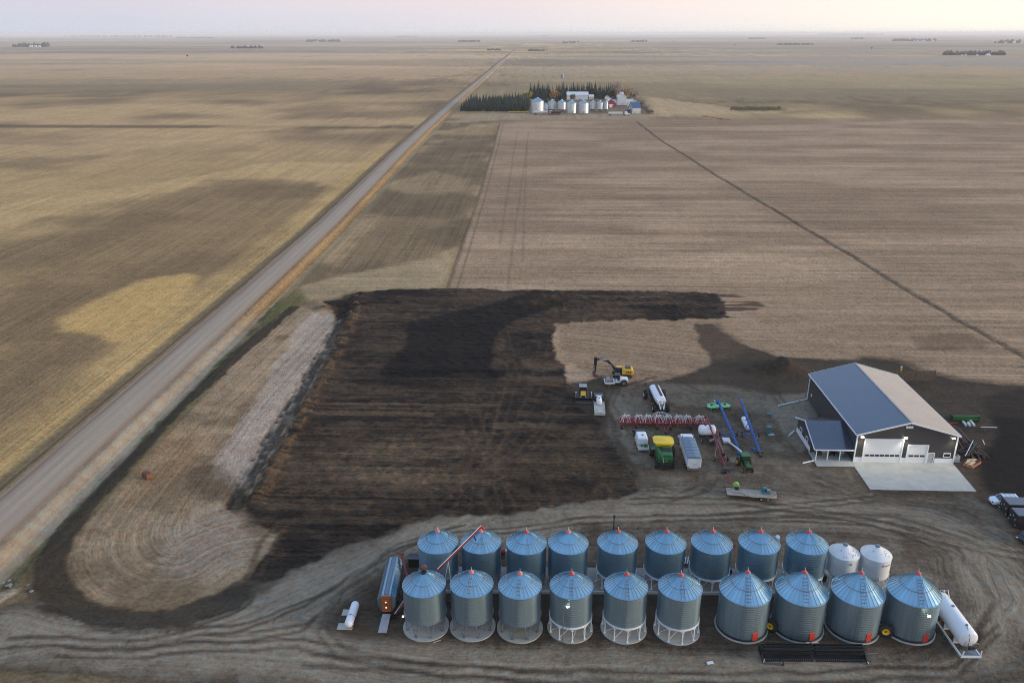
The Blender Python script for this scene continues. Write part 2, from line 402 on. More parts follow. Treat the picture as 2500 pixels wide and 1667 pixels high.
# thin dark field boundaries across the left field
for pts, wd in [(V([(0, 223), (500, 221), (1045, 222)]), 5), (V([(-200, 163), (500, 160), (1110, 158)]), 7), (V([(-200, 138), (700, 132), (1140, 127)]), 10)]:
    lay(line(pts, wd, wd*.5, 2, 0)*.55, (.10, .085, .06))
row[:, 0] = X; row[:, 1] = Y; row[:, 2] = .55
# near left field: olive brown, pale straw tongue, ochre patch, pale margin by the road
nl = left & (Y < 620)
k = sst(Y, 640, 480)*left
lay(k*.85, (0, 0, 0)); col += (k*.85)[:, None]*mixc((.205, .160, .090), (.36, .285, .150), sst(fbm(X, Y, 45, 4, 31)*.7 + .3*n3, .42, .62))
lay(area(V([(-60, 505), (0, 470), (180, 440), (330, 425), (470, 400), (620, 372), (830, 375), (800, 402), (770, 432), (690, 415), (600, 408), (470, 415), (430, 432), (200, 470), (0, 525), (-60, 560)]), 5, 5)*.8, (.44, .345, .185))
lay(area(V([(-200, 330), (150, 335), (420, 318), (500, 290), (800, 270), (960, 278), (850, 292), (720, 290), (560, 305), (400, 340), (150, 362), (-200, 365)]), 8, 8)*.6, (.44, .345, .20))
lay(area(V([(430, 432), (600, 410), (700, 418), (775, 432), (690, 505), (560, 590), (420, 690), (250, 830), (0, 900), (-100, 760), (100, 600), (300, 470)]), 7, 8)*.62, (.165, .127, .074))
lay(area(V([(120, 738), (200, 700), (330, 640), (415, 628), (455, 640), (430, 690), (350, 755), (285, 793), (235, 780), (190, 768), (130, 762)]), 2.2, 3)*.85, OCH)
lay(area(V([(285, 800), (430, 690), (520, 660), (560, 680), (420, 800), (330, 870)]), 8, 5)*.45, OCH)
lay(area(V([(-80, 850), (60, 800), (230, 790), (290, 800), (200, 900), (60, 1010), (-100, 1120)]), 5, 5)*.5, (.165, .13, .08))
k = sst(dx, -24, -15)*(dx < 0)*sst(Y, 700, 500)
lay(k*.75*(.75 + .5*wx), (.43, .335, .160), (X, Y, .7))
# ---- right of the road: strip with rows along the road, then the broad purple-brown stubble with rows across
edge = np.array(V([(1120, 300), (1148, 285), (1130, 350), (1100, 450), (1070, 540), (1035, 640), (1018, 690)]))
ex = np.interp(Y, edge[1:, 1][::-1], edge[1:, 0][::-1])
m = (dx > 8)*sst(Y, 800, 770)*(Y < 790)
lay(m*1.0, (.20, .155, .105), (X, Y, .6))
strip = m*(1 - sst(X, ex - .4, ex + .4))
big = m*sst(X, ex - .4, ex + .4)
nz = fbm(X, Y, 26, 4, 41)
lay(strip, (0, 0, 0)); col += strip[:, None]*mixc((.150, .118, .075), (.29, .225, .14), sst(nz, .46, .66))
lay(area(V([(800, 570), (880, 500), (905, 430), (930, 380), (990, 330), (1140, 300), (1080, 470), (1060, 560), (985, 600), (850, 618), (760, 640)]), 4, 5)*.62, (.135, .105, .068))
lay(area(V([(930, 410), (1000, 392), (1078, 412), (1070, 440), (930, 445), (880, 430)]), 4, 4)*.55, (.30, .24, .155))
lay(area(V([(690, 660), (760, 640), (900, 608), (990, 590), (1040, 570), (1015, 665), (820, 668), (700, 695), (680, 690)]), 2, 3)*.75, (.335, .28, .185), (Y, X, .6))
lay(area(V([(1030, 300), (1150, 278), (1135, 312), (1020, 312)]), 5, 5)*.6, (.33, .26, .155))
nz2 = fbm(X*.3, Y, 22, 4, 42)
k = big; lay(k, (0, 0, 0), (Y, X, .95)); col += k[:, None]*mixc((.235, .178, .128), (.325, .25, .185), sst(nz2, .38, .64))
band = sst(Y, 200, 240)*sst(Y, 330, 280)*big; col += band[:, None]*np.array((.03, .025, .02))
lay(line([tuple(q) for q in edge[1:]], 1.6, .6, .2, .1)*.6, (.09, .075, .055))
lay(line([(q[0] + 3.2, q[1]) for q in edge[1:]], .7, .4, .2, .1)*.55, (.09, .075, .055))
for a, b in [((1215, 300), (1165, 660)), ((1188, 300), (1148, 560)), ((1210, 330), (1200, 600))]:
    lay(line(V([a, b]), 1.0, .5, .5, .2)*.35, (.11, .085, .065))
# fringe of the stubble towards the yard: paler, broken
lay(area(V([(1270, 741), (1500, 735), (1590, 742), (1610, 785), (1642, 826), (1600, 852), (1520, 876), (1450, 882), (1380, 862), (1312, 842), (1282, 795)]), 1, 2)*.95, (.235, .180, .132), (Y + X*.3, X, .9))
k = area(V([(1250, 690), (1700, 700), (2352, 720), (2352, 800), (2352, 885), (2120, 852), (1980, 823), (1780, 812), (1680, 770), (1600, 740), (1270, 738)]), 2, 3)*.55
lay(k*sst(fbm(X*.4, Y, 7, 3, 44), .38, .6), (.29, .225, .17), (Y, X, .95))
lay(area(V([(2080, 770), (2200, 765), (2290, 790), (2210, 806), (2110, 800)]), 2, 3)*.6, (.10, .07, .048))
# ---- yard soils
YB = V([(1590, 742), (1640, 742), (1700, 790), (1785, 815), (1900, 825), (1990, 824), (2060, 830), (2125, 856), (2210, 872), (2290, 882), (2500, 895), (2700, 1000), (2900, 1700), (-400, 1700), (-300, 1440), (60, 1385), (200, 1400), (420, 1400), (560, 1335), (700, 1265), (1000, 1185), (1400, 1145), (1440, 1080), (1390, 1000), (1330, 930), (1310, 880), (1380, 862), (1450, 882), (1520, 876), (1600, 852), (1640, 826), (1608, 785)])
yard = area(YB, .8, 1.6)
lay(yard, (.060, .048, .038), (Y, X, .3), .8)
mott = fbm(X, Y, 7, 5, 51, .6)
lay(area(V([(1590, 742), (1660, 742), (1720, 800), (1700, 830), (1640, 826), (1608, 785)]), 1, 2)*.6, (.11, .075, .052))
gv = area(V([(1405, 905), (1470, 880), (1560, 880), (1640, 880), (1760, 900), (1860, 905), (1860, 960), (1800, 1000), (1870, 1075), (1960, 1080), (2000, 1140), (2240, 1145), (2300, 1170), (2352, 1250), (2480, 1568), (1500, 1700), (-200, 1700), (-200, 1425), (250, 1425), (430, 1415), (600, 1350), (760, 1280), (950, 1215), (1200, 1180), (1420, 1150), (1460, 1130), (1450, 1080), (1400, 1000)]), 1.5, 2.5)
lay(gv*(.55 + .45*sst(mott, .35, .6)), (.150, .128, .104), None, 1.0)
lay(gv*sst(fbm(X, Y, 16, 4, 52), .5, .72)*.75, (.085, .068, .052))
lay(gv*sst(fbm(X, Y, 2.5, 4, 56), .5, .7)*.45, (.20, .175, .145))
lay(gv*sst(fbm(X, Y, 4, 4, 55), .56, .74)*.5, (.075, .050, .035))
lay(area(V([(1500, 882), (1640, 882), (1720, 900), (1740, 930), (1640, 935), (1560, 930), (1520, 900)]), 1, 2)*.6, (.19, .165, .132), None, 1)
lay(area(V([(1400, 910), (1430, 905), (1440, 960), (1470, 1040), (1440, 1030), (1410, 960)]), .6, 1.5)*.5, (.24, .21, .18))
lay(area(V([(1755, 905), (1858, 905), (1880, 960), (1900, 1000), (1840, 1040), (1800, 1000), (1760, 950)]), .8, 1.2)*.75, (.21, .19, .165), None, 1)
# gravel lanes that loop round the bins
L_up = V([(-300, 1465), (0, 1455), (200, 1460), (420, 1445), (600, 1395), (760, 1320), (900, 1255), (1100, 1205), (1400, 1172), (1700, 1168), (1950, 1180), (2130, 1205), (2260, 1270), (2310, 1370), (2290, 1480), (2180, 1545), (2000, 1560), (1600, 1545), (1200, 1535), (950, 1525), (760, 1500), (600, 1480), (300, 1475)])
L_dn = V([(500, 1480), (760, 1500), (900, 1528), (1300, 1552), (1700, 1560), (2100, 1562), (2290, 1500)])
dl = np.minimum(dist_to(L_up), dist_to(L_dn)); lane = 1 - sst(dl + wx*7 + (fbm(X, Y, 22, 3, 54) - .5)*7, 1.0, 6.0)
nzl = fbm(X, Y, 5, 4, 53)
lay(lane*(.50 + .5*nzl), (.240, .212, .176), None, -.9); k = dl < 9
row[k, 0] = (dl + wx*2.5 + (fbm(X, Y, 40, 2, 57) - .5)*9)[k] + 500; row[k, 1] = (X + Y*.3)[k]; row[k, 2] = .7
lay(area(V([(-300, 1425), (0, 1425), (350, 1430), (600, 1385), (900, 1240), (870, 1330), (780, 1400), (720, 1470), (900, 1540), (300, 1510), (-300, 1515)]), 1.5, 2)*.6, (.232, .206, .172), None, -.9)
lay(area(V([(-300, 1545), (0, 1540), (200, 1548), (420, 1568), (600, 1600), (600, 1700), (-300, 1700)]), 1.0, 2)*.8, (.17, .130, .075), None, .4)
lay(line(V([(-200, 1530), (0, 1533), (200, 1545), (450, 1580)]), 1.0, .6)*.6, (.075, .058, .04))
# single wheel ruts that cross the lanes
for q in [[(0, 1475), (300, 1480), (560, 1440), (720, 1380), (860, 1290), (1000, 1230)], [(150, 1500), (450, 1490), (680, 1480), (900, 1535), (1300, 1558)], [(560, 1465), (700, 1440), (770, 1390), (800, 1340), (900, 1260), (1060, 1215)], [(700, 1520), (1000, 1545), (1500, 1556), (2000, 1558), (2200, 1535), (2300, 1450)],
          [(1000, 1240), (1300, 1200), (1700, 1185), (2000, 1200), (2200, 1260), (2280, 1380), (2240, 1490)], [(1500, 1190), (1800, 1180), (2060, 1195), (2240, 1250), (2352, 1330)], [(1700, 1170), (1900, 1155), (2000, 1145)], [(770, 1500), (740, 1440), (780, 1360), (860, 1310)], [(1450, 1150), (1700, 1150), (1950, 1190), (2352, 1280)]]:
    w0 = V(q); sh_ = random.uniform(0, 1)
    for off in (-1.0, 1.0):
        pp = [(a_ + off*.4, b_ + off*.9) for a_, b_ in w0]
        lay(line(pp, .7, .22, 1.0, .1)*.75*(.5 + nzl), (.055, .042, .033)); lay(line([(a_, b_ + .7) for a_, b_ in pp], .6, .35, 1.2, .3)*.4, (.26, .23, .19))
# dark soil: under and round the bins, ditch bank behind the shed; near-black area right of the shed
lay(area(V([(770, 1400), (880, 1300), (1000, 1280), (1500, 1300), (1900, 1320), (2060, 1330), (2160, 1400), (2230, 1500), (2000, 1500), (1640, 1495), (1400, 1480), (930, 1480), (790, 1470), (740, 1440)]), 1.5, 2)*.78, (.048, .036, .028), None, .7)
lay(area(V([(960, 1360), (1900, 1360), (1900, 1400), (960, 1400)]), .8, 1)*.55, (.03, .024, .02))
lay(area(V([(2270, 905), (2352, 895), (2600, 900), (2700, 1300), (2400, 1180), (2270, 1130), (2230, 1060), (2290, 1000)]), 1.2, 2)*.95, (.010, .009, .009), None, .3)
lay(area(V([(2080, 850), (2160, 862), (2250, 885), (2352, 900), (2500, 905), (2500, 980), (2300, 960), (2180, 930), (2090, 880)]), 1, 2)*.5, (.05, .04, .03))
lay(line(V([(1990, 824), (2060, 830), (2125, 856), (2210, 872), (2290, 882), (2500, 893)]), 4.0, 1.5)*.65, (.035, .030, .022))
lay(area(V([(1690, 810), (1850, 828), (1860, 860), (1780, 895), (1690, 880), (1640, 850)]), 1, 2)*.5, (.05, .040, .03))
lay(area(V([(1560, 1120), (1700, 1100), (1800, 1120), (1760, 1160), (1560, 1165)]), 1, 2)*.3, (.16, .14, .11))
# ---- dark building pad, freshly worked black soil
PAD = V([(818, 672), (900, 664), (1000, 662), (1290, 668), (1520, 668), (1640, 672), (1668, 695), (1676, 728), (1500, 734), (1270, 741), (1266, 770), (1280, 820), (1296, 872), (1320, 890), (1340, 935), (1372, 965), (1405, 1010), (1435, 1070), (1470, 1125), (1400, 1148), (1200, 1170), (1000, 1190), (900, 1220), (800, 1245), (700, 1300), (640, 1325), (575, 1335), (560, 1290), (640, 1228), (570, 1200), (560, 1165), (598, 1105), (645, 1012), (702, 925), (735, 855), (765, 790), (790, 745), (740, 712), (738, 692), (800, 684)])
pad = area(PAD, .5, 1.4, 1.0)
pn = fbm(X*.25, Y*1.4, 5, 4, 61); pn2 = fbm(X, Y, 18, 3, 62)
pn3 = fbm(X*.6, Y, 1.5, 3, 63)
pc = mixc((.015, .0118, .0103), (.064, .048, .035), sst(pn*.35 + pn2*.35 + pn3*.30, .36, .68))
lay(pad, (0, 0, 0), (Y, X, 1.5), .1); col += pad[:, None]*pc
lay(area(V([(940, 742), (1060, 712), (1150, 692), (1230, 672), (1310, 672), (1308, 692), (1250, 715), (1180, 735), (1140, 785), (1128, 880), (1000, 886), (890, 884), (880, 862), (920, 790)]), 1, 2.5)*.92, (.0085, .0075, .0072))
lay(area(V([(885, 872), (1000, 880), (1150, 868), (1170, 850), (1120, 850), (900, 850)]), .6, 1)*.9, (.004, .0036, .0034))
lay(area(V([(738, 692), (815, 682), (826, 680), (808, 735), (790, 745), (768, 715)]), .6, 1)*.8, (.020, .016, .014))
lay(pad*area(V([(1200, 760), (1262, 760), (1290, 880), (1200, 900)]), 1, 3)*.5*sst(pn, .4, .6), (.11, .078, .055))
lay(area(V([(1280, 1000), (1390, 1010), (1400, 1080), (1300, 1090)]), 2, 3)*.35, (.095, .07, .045))
lay(pad*sst(fbm(X*.22, Y*1.6, 3, 4, 64), .50, .70)*sst(Y, 185, 150)*.55, (.115, .088, .062))
lay(area(V([(1640, 672), (1700, 680), (1760, 700), (1740, 728), (1660, 730)]), 1.5, 2)*sst(fbm(X*.12, Y*1.8, 3, 3, 65), .47, .60)*.85, (.045, .034, .026))
for q in [[(1075, 900), (1110, 1020), (1165, 1165)], [(1150, 880), (1110, 1020), (1060, 1160)], [(1300, 920), (1200, 1040), (1000, 1150)], [(1250, 780), (1230, 900), (1120, 1100)], [(900, 1040), (1010, 1120), (1100, 1160)], [(1160, 760), (1180, 870), (1150, 960), (1120, 1140)]]:
    w0 = V(q)
    for off in (-1.1, 1.1): lay(line([(a + off, b) for a, b in w0], .5, .3, .6, .4)*.30, (.10, .076, .058))
# ---- stubble lobe between the ditch and the pad, rows bending round its end
LOBE = V([(690, 702), (640, 748), (585, 795), (520, 852), (440, 922), (380, 988), (330, 1042), (285, 1092), (240, 1138), (200, 1188), (170, 1232), (156, 1275), (156, 1312), (174, 1347), (205, 1374), (255, 1391), (320, 1398), (390, 1394), (450, 1380), (510, 1356), (555, 1322), (600, 1285), (640, 1228), (570, 1200), (560, 1160), (598, 1105), (645, 1012), (702, 925), (735, 855), (765, 790), (784, 748), (765, 716), (735, 690)])
lobe = area(LOBE, .35, .8, .5)
LBACK = V([(690, 702), (640, 748), (585, 795), (520, 852), (440, 922), (380, 988), (330, 1042), (285, 1092), (240, 1138), (200, 1188), (170, 1232), (156, 1275), (156, 1312), (174, 1347), (205, 1374), (255, 1391), (320, 1398), (390, 1394), (450, 1380), (510, 1356), (555, 1322)])
db = dist_to(LBACK)
ln = fbm(X, Y, 11, 4, 71)
lc = mixc((.175, .135, .092), (.285, .228, .162), sst(ln*.6 + .4*fbm(X, Y, 3, 4, 72), .36, .62))
lay(lobe, (0, 0, 0), (db + wx*.8, X + Y, .65), .1); col += lobe[:, None]*lc
lay(area(V([(700, 728), (755, 716), (785, 752), (762, 800), (727, 868), (692, 928), (642, 1010), (610, 1070), (575, 1112), (545, 1132), (505, 1095), (490, 1055), (530, 990), (595, 895), (645, 815)]), 1, 2)*.85, (.34, .30, .275))
lay(area(V([(390, 1215), (480, 1155), (560, 1185), (600, 1235), (520, 1300), (430, 1320), (385, 1280)]), 2, 3)*.65, (.30, .26, .225))
lay(area(V([(350, 985), (430, 985), (480, 1010), (430, 1090), (330, 1130), (260, 1150), (280, 1095)]), 2, 3)*.45, (.27, .185, .105))
lay(lobe*area(V([(440, 1075), (520, 1065), (560, 1110), (570, 1165), (600, 1225), (560, 1230), (530, 1190), (470, 1150), (430, 1120)]), 1.0, 3)*.55, (.075, .056, .040))
for q in [[(560, 1330), (600, 1240), (640, 1200)], [(585, 1340), (625, 1250), (660, 1205)]]: lay(line(V(q), 1.1, .4)*.7, (.07, .052, .038))
lay(area(V([(520, 1350), (600, 1300), (720, 1245), (780, 1230), (700, 1300), (590, 1370), (510, 1380)]), 1, 2)*.6, (.035, .027, .021))
for k2 in range(1, 9): lay(lobe*np.exp(-((db - k2*1.55 - .3*ln)/.22)**2)*(db < 14)*.17*sst(Y, 135, 110), (.33, .265, .20))
for k2 in range(1, 9): lay(lobe*np.exp(-((db - k2*1.55 - .75)/.25)**2)*(db < 14)*.20*sst(Y, 135, 110), (.085, .066, .047))
# ---- gravel road verges and ditches
nv = fbm(X, Y*.2, 3, 3, 81)
m = (np.abs(dx) < 11.5)*1.0
lay(sst(np.abs(dx), 10.5, 8.5)*(dx < 0), (.22, .165, .095), (X, Y, .5), .2)
lay((1 - sst(np.abs(dx + 6.3 + wx*.8), .3, .9))*sst(Y, 900, 300)*.75, (.072, .066, .045))
rv = (dx > 3.5)*(1 - sst(dx + wx*1.2, 9.2, 10.6))
lay(rv*sst(Y, 235, 195), (.255, .243, .212), (X, Y, .15), -1.8)
lay(rv*sst(Y, 190, 235)*sst(Y, 1700, 1000), (.25, .185, .105), (X, Y, .6), .2)
lay((dx > 8.5)*(1 - sst(dx, 11, 13))*sst(Y, 190, 235)*sst(Y, 800, 700)*.6, (.33, .255, .15))
lay((1 - sst(np.abs(dx - 8.2 + wx*2), .5, 1.5))*sst(Y, 195, 240)*sst(Y, 620, 400)*.7*sst(fbm(X, Y, 9, 3, 85), .3, .55), (.24, .165, .08))
lay((1 - sst(np.abs(dx - 4.9 + wx*.6), .3, .9))*.45*sst(Y, 700, 250), (.15, .115, .088))
gs = (1 - sst(np.abs(dx - 10.9 + wx*1.5 + wx2*1.0), .7, 1.5))*sst(Y, 236, 224)*sst(fbm(X, Y, 13, 3, 83), .30, .44)
lay(gs*.85*sst(fbm(X, Y, 3, 3, 84), .3, .5), (.055, .072, .024), None, 0)
lay((1 - sst(np.abs(dx - 13.0 + wx*1.2), .9, 1.9))*sst(Y, 232, 222)*sst(Y, 100, 112)*.7, (.105, .098, .05), None, .2)
lay(area(V([(640, 690), (690, 660), (700, 690), (650, 740), (600, 770)]), 1, 1.5)*.5, (.10, .12, .035))
lay(area(V([(0, 1335), (0, 1225), (60, 1225), (110, 1235), (80, 1290), (40, 1330)]), 1, 2)*.4, (.29, .225, .15))
lay(area(V([(-20, 1360), (20, 1350), (45, 1358), (-20, 1390)]), .3, 1)*.75, (.42, .37, .30))
# dark scraped band round the lobe
DB = V([(676, 708), (560, 800), (430, 925), (330, 1028), (225, 1140), (165, 1215), (128, 1285), (128, 1335), (165, 1375), (240, 1402), (330, 1412), (430, 1404), (520, 1375)])
wv = 1.8 + 2.7*sst(Y, 122, 96)
i_ = dist_to(DB, False, 14) + wx*1.2 + wx2*.8
band = (1 - sst(i_, wv*.55, wv*.55 + 1.2))*(1 - lobe)
lay(band*.93, (.040, .034, .026), None, .2)
# farmyard far beyond and its lane
lay(area(V([(1060, 268), (1130, 258), (1230, 262), (1480, 262), (1500, 266), (1490, 274), (1200, 273), (1050, 282), (1040, 290)]), 4, 4)*.75, (.30, .255, .19))
lay(area(V([(1200, 232), (1470, 225), (1500, 262), (1220, 263)]), 5, 5)*.7, (.11, .095, .08))
lay(area(V([(1480, 222), (1700, 250), (1840, 250), (1780, 262), (1500, 268)]), 6, 8)*.85, (.40, .315, .205))
lay(area(V([(1680, 246), (1790, 246), (1820, 256), (1690, 256)]), 3, 5)*.7, (.08, .075, .03))
# narrow dug trench line that crosses the stubble
TR = V([(1460, 278), (1520, 325), (1570, 355), (1640, 400), (1740, 460), (1840, 520), (1960, 590), (2080, 665), (2200, 735), (2290, 785), (2400, 845)])
lay(line(TR, 1.9, .6, .8, .5)*.85, (.072, .054, .038)); lay(line(TR, .8, .3, .6, .3)*.6, (.13, .10, .075))
# tyre tracks in the yard
for q, wd in [([(1440, 1000), (1400, 930), (1420, 890), (1500, 868)], .8), ([(1560, 880), (1600, 900), (1680, 905)], .6), ([(1460, 1110), (1420, 1040), (1395, 960)], 1.2), ([(1470, 1140), (1540, 1150), (1620, 1130), (1640, 1100)], .8),
              ([(1500, 1120), (1560, 1135), (1605, 1115), (1608, 1090)], .7), ([(1700, 850), (1760, 880), (1800, 930)], 1.0), ([(1640, 830), (1700, 860), (1800, 865)], 1.0), ([(1870, 1100), (2000, 1150), (2200, 1165)], .9), ([(1800, 1180), (2050, 1185), (2250, 1240)], .8)]:
    for off in (-1.0, 1.0): lay(line([(a + off*.8, b + off*.5) for a, b in V(q)], wd, .35, .5, .3)*.5, (.05, .037, .028))

# ---- relief
def undul(x, y): d = np.hypot(x, y); return (fbm(x, y, 2600, 3, 91) - .5)*26*sst(d, 1900, 6500) - sst(d, 2500, 9000)*4.0
PILES = [(*G(1250*1.06293, 690*1.06293)[:2], 6.0, 2.0, 1.8), (*G(1215*1.06293, 700*1.06293)[:2], 5, 2.4, 1.5), (*G(1290*1.06293, 682*1.06293)[:2], 6, 2, 1.3), (*G(748*1.06293, 709*1.06293)[:2], 2.4, 2.0, 1.2),
         (*G(1790*1.06293, 846*1.06293)[:2], 5.0, 3.0, 2.0), (*G(1812*1.06293, 858*1.06293)[:2], 3.0, 2.5, 1.5), (*G(1755*1.06293, 852*1.06293)[:2], 5.5, 3.0, 1.2), (*G(1705*1.06293, 958*1.06293)[:2], 2.2, 2.6, .6), (*G(1030*1.06293, 876*1.06293)[:2], 14, 1.6, .5)]
BERM = V([(822, 678), (802, 738), (775, 795), (745, 850), (708, 922), (655, 1008), (605, 1105), (578, 1160)])
def height(x, y):
    a = np.abs(x - road_x(y))
    z = .75*(1 - sst(a, 4.6, 8.0)) - .45*sst(a, 5.5, 8.5)*(1 - sst(a, 9.5, 13.0))
    z = z*sst(y, 4000, 2500) + undul(x, y)
    return z
Z = height(X, Y)
rgh = fbm(X, Y, 1.3, 3, 92); clump = fbm(X, Y, 2.2, 3, 93)
for px, py, sx, sy, hh in PILES:
    Z += hh*np.exp(-(((X - px)/sx)**2 + ((Y - py)/sy)**2))*(.5 + clump)
    lay(np.clip(1.4*np.exp(-(((X - px)/sx)**2 + ((Y - py)/sy)**2)), 0, 1)*.7, (.045, .035, .027))
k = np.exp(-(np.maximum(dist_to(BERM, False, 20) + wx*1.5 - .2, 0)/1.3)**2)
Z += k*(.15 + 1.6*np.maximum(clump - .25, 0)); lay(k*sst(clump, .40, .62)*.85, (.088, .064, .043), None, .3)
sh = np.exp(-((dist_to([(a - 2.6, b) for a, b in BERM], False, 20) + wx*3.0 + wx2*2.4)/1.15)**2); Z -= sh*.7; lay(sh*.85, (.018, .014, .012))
Z += (rgh - .5)*.55*pad*sst(np.hypot(X, Y), 20, 60) + (rgh - .5)*.12*np.clip(lobe + big*(Y < 330), 0, 1)
tl = dist_to(TR, False, 8); Z -= .15*np.exp(-(tl/.8)**2)*near; Z += .12*np.exp(-((tl - 1.4)/.6)**2)*near
yd = np.clip(yard, 0, 1)[:, None]
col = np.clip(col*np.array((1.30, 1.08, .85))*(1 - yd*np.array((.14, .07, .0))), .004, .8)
lf = ((dx < 0)*sst(Y, 3000, 1200))[:, None]; col *= 1 + lf*np.array((.035, -.015, -.01))

ny, nx = shp
idx = np.arange(n).reshape(shp)
quads = np.stack([idx[:-1, :-1], idx[:-1, 1:], idx[1:, 1:], idx[1:, :-1]], -1).reshape(-1, 4)
me = bpy.data.meshes.new('ground')
me.vertices.add(n); me.vertices.foreach_set('co', np.stack([X, Y, Z], 1).astype(np.float32).ravel())
me.loops.add(quads.size); me.loops.foreach_set('vertex_index', quads.astype(np.int32).ravel())
me.polygons.add(len(quads)); me.polygons.foreach_set('loop_start', (np.arange(len(quads))*4).astype(np.int32)); me.polygons.foreach_set('loop_total', np.full(len(quads), 4, np.int32))
me.update(calc_edges=True)
me.polygons.foreach_set('use_smooth', np.ones(len(quads), bool))
a = me.attributes.new('soil', 'FLOAT_COLOR', 'POINT'); a.data.foreach_set('color', np.concatenate([col, np.ones((n, 1))], 1).astype(np.float32).ravel())
a = me.attributes.new('rows', 'FLOAT_VECTOR', 'POINT'); a.data.foreach_set('vector', row.astype(np.float32).ravel())
a = me.attributes.new('gravel', 'FLOAT', 'POINT'); a.data.foreach_set('value', gra.astype(np.float32))
gm = bpy.data.materials.new('field_soil'); gm.use_nodes = True; t_ = gm.node_tree; N = t_.nodes.new; L = t_.links.new
bs = t_.nodes['Principled BSDF']; bs.inputs['Roughness'].default_value = .95; bs.inputs['Specular IOR Level'].default_value = .15
def attr(nm): q = N('ShaderNodeAttribute'); q.attribute_name = nm; return q
A, B_, D = attr('soil'), attr('rows'), attr('gravel')
geo = N('ShaderNodeNewGeometry'); sp = N('ShaderNodeSeparateXYZ'); L(B_.outputs['Vector'], sp.inputs[0])
def math_(op, a, b=None):
    q = N('ShaderNodeMath'); q.operation = op
    for k, v in enumerate((a, b)):
        if v is None: continue
        if isinstance(v, (int, float)): q.inputs[k].default_value = v
        else: L(v, q.inputs[k])
    return q.outputs[0]
def rownoise(fa, fl, detail=2):
    cb = N('ShaderNodeCombineXYZ'); L(math_('MULTIPLY', sp.outputs[0], fa), cb.inputs[0]); L(math_('MULTIPLY', sp.outputs[1], fl), cb.inputs[1])
    q = N('ShaderNodeTexNoise'); q.inputs['Scale'].default_value = 1; q.inputs['Detail'].default_value = detail; L(cb.outputs[0], q.inputs[0]); return math_('SUBTRACT', q.outputs[0], .5)
def pnoise(s, detail=5, rough=.6):
    q = N('ShaderNodeTexNoise'); q.inputs['Scale'].default_value = s; q.inputs['Detail'].default_value = detail; q.inputs['Roughness'].default_value = rough; L(geo.outputs['Position'], q.inputs[0]); return math_('SUBTRACT', q.outputs[0], .5)
r1, r2, r3 = rownoise(1.3, .012, 2), rownoise(.16, .004, 1), rownoise(2.5, 1.1, 2)
rs = math_('ADD', math_('ADD', math_('MULTIPLY', r1, 1.5), math_('MULTIPLY', r2, .6)), math_('MULTIPLY', r3, math_('MULTIPLY', 1.2, math_('MAXIMUM', .1, math_('SUBTRACT', 1.0, math_('MULTIPLY', math_('ABSOLUTE', D.outputs['Fac']), .85))))))
rs = math_('MULTIPLY', rs, sp.outputs[2])
g1, g2, g3 = pnoise(1.1, 4, .8), pnoise(.3, 3), pnoise(.045, 3)
gs_ = math_('ADD', math_('MULTIPLY', g1, math_('ADD', 1.45, math_('MULTIPLY', D.outputs['Fac'], .5))), math_('ADD', math_('MULTIPLY', g2, .75), math_('MULTIPLY', g3, .5)))
fac = math_('MAXIMUM', math_('ADD', 1.0, math_('ADD', rs, gs_)), .25)
vv = N('ShaderNodeVectorMath'); vv.operation = 'SCALE'; L(A.outputs['Color'], vv.inputs[0]); L(fac, vv.inputs['Scale'])
# straw-to-earth hue drift
hn = N('ShaderNodeTexNoise'); hn.inputs['Scale'].default_value = .6; hn.inputs['Detail'].default_value = 2; L(geo.outputs['Position'], hn.inputs[0])
hr = N('ShaderNodeValToRGB'); hr.color_ramp.elements[0].position = .32; hr.color_ramp.elements[0].color = (1.07, .96, .88, 1); hr.color_ramp.elements[1].position = .68; hr.color_ramp.elements[1].color = (.95, 1.02, 1.05, 1); L(hn.outputs[0], hr.inputs[0])
mm = N('ShaderNodeMixRGB'); mm.blend_type = 'MULTIPLY'; mm.inputs[0].default_value = 1; L(vv.outputs[0], mm.inputs[1]); L(hr.outputs[0], mm.inputs[2])
L(mm.outputs[0], bs.inputs['Base Color'])
bp = N('ShaderNodeBump'); bp.inputs['Strength'].default_value = .7; bp.inputs['Distance'].default_value = .4
L(math_('ADD', math_('MULTIPLY', g1, .8), math_('MULTIPLY', math_('ADD', r1, r3), .5)), bp.inputs['Height']); L(bp.outputs[0], bs.inputs['Normal'])
me.materials.append(gm)
ground = bpy.data.objects.new('ground', me); C.objects.link(ground); tag(ground, kind='structure')
def gz(x, y): return float(height(np.array([float(x)]), np.array([float(y)]))[0])
def GP(px, py):                                   # pixel -> point on the (possibly raised) ground
    p = G(px, py)
    for _ in range(4): p = G(px, py, gz(p.x, p.y))
    return p

# ---- gravel road: crowned strip with wheel lanes, its own sheet on top of the embankment
ry = np.concatenate([np.arange(-60, 700, 4.0), np.geomspace(700, 16000, 160)])
prof = np.array([-4.9, -4.2, -3, -1.5, 0, 1.5, 3, 4.2, 4.9]); crown = np.array([-.10, .04, .07, .10, .13, .10, .07, .04, -.10])
vs = []; fs = []
for yv in ry:
    c0 = float(road_x(yv)); z0 = gz(c0, yv)
    for p_, h_ in zip(prof, crown): vs.append((c0 + p_, yv, z0 + h_))
m_ = len(prof)
for k in range(len(ry)-1):
    for j in range(m_-1): fs.append((k*m_+j, k*m_+j+1, (k+1)*m_+j+1, (k+1)*m_+j))
rm = bpy.data.materials.new('road_gravel'); rm.use_nodes = True; t_ = rm.node_tree; N = t_.nodes.new; L = t_.links.new
bs = t_.nodes['Principled BSDF']; bs.inputs['Roughness'].default_value = .9; bs.inputs['Specular IOR Level'].default_value = .25
uvn = N('ShaderNodeAttribute'); uvn.attribute_name = 'across'
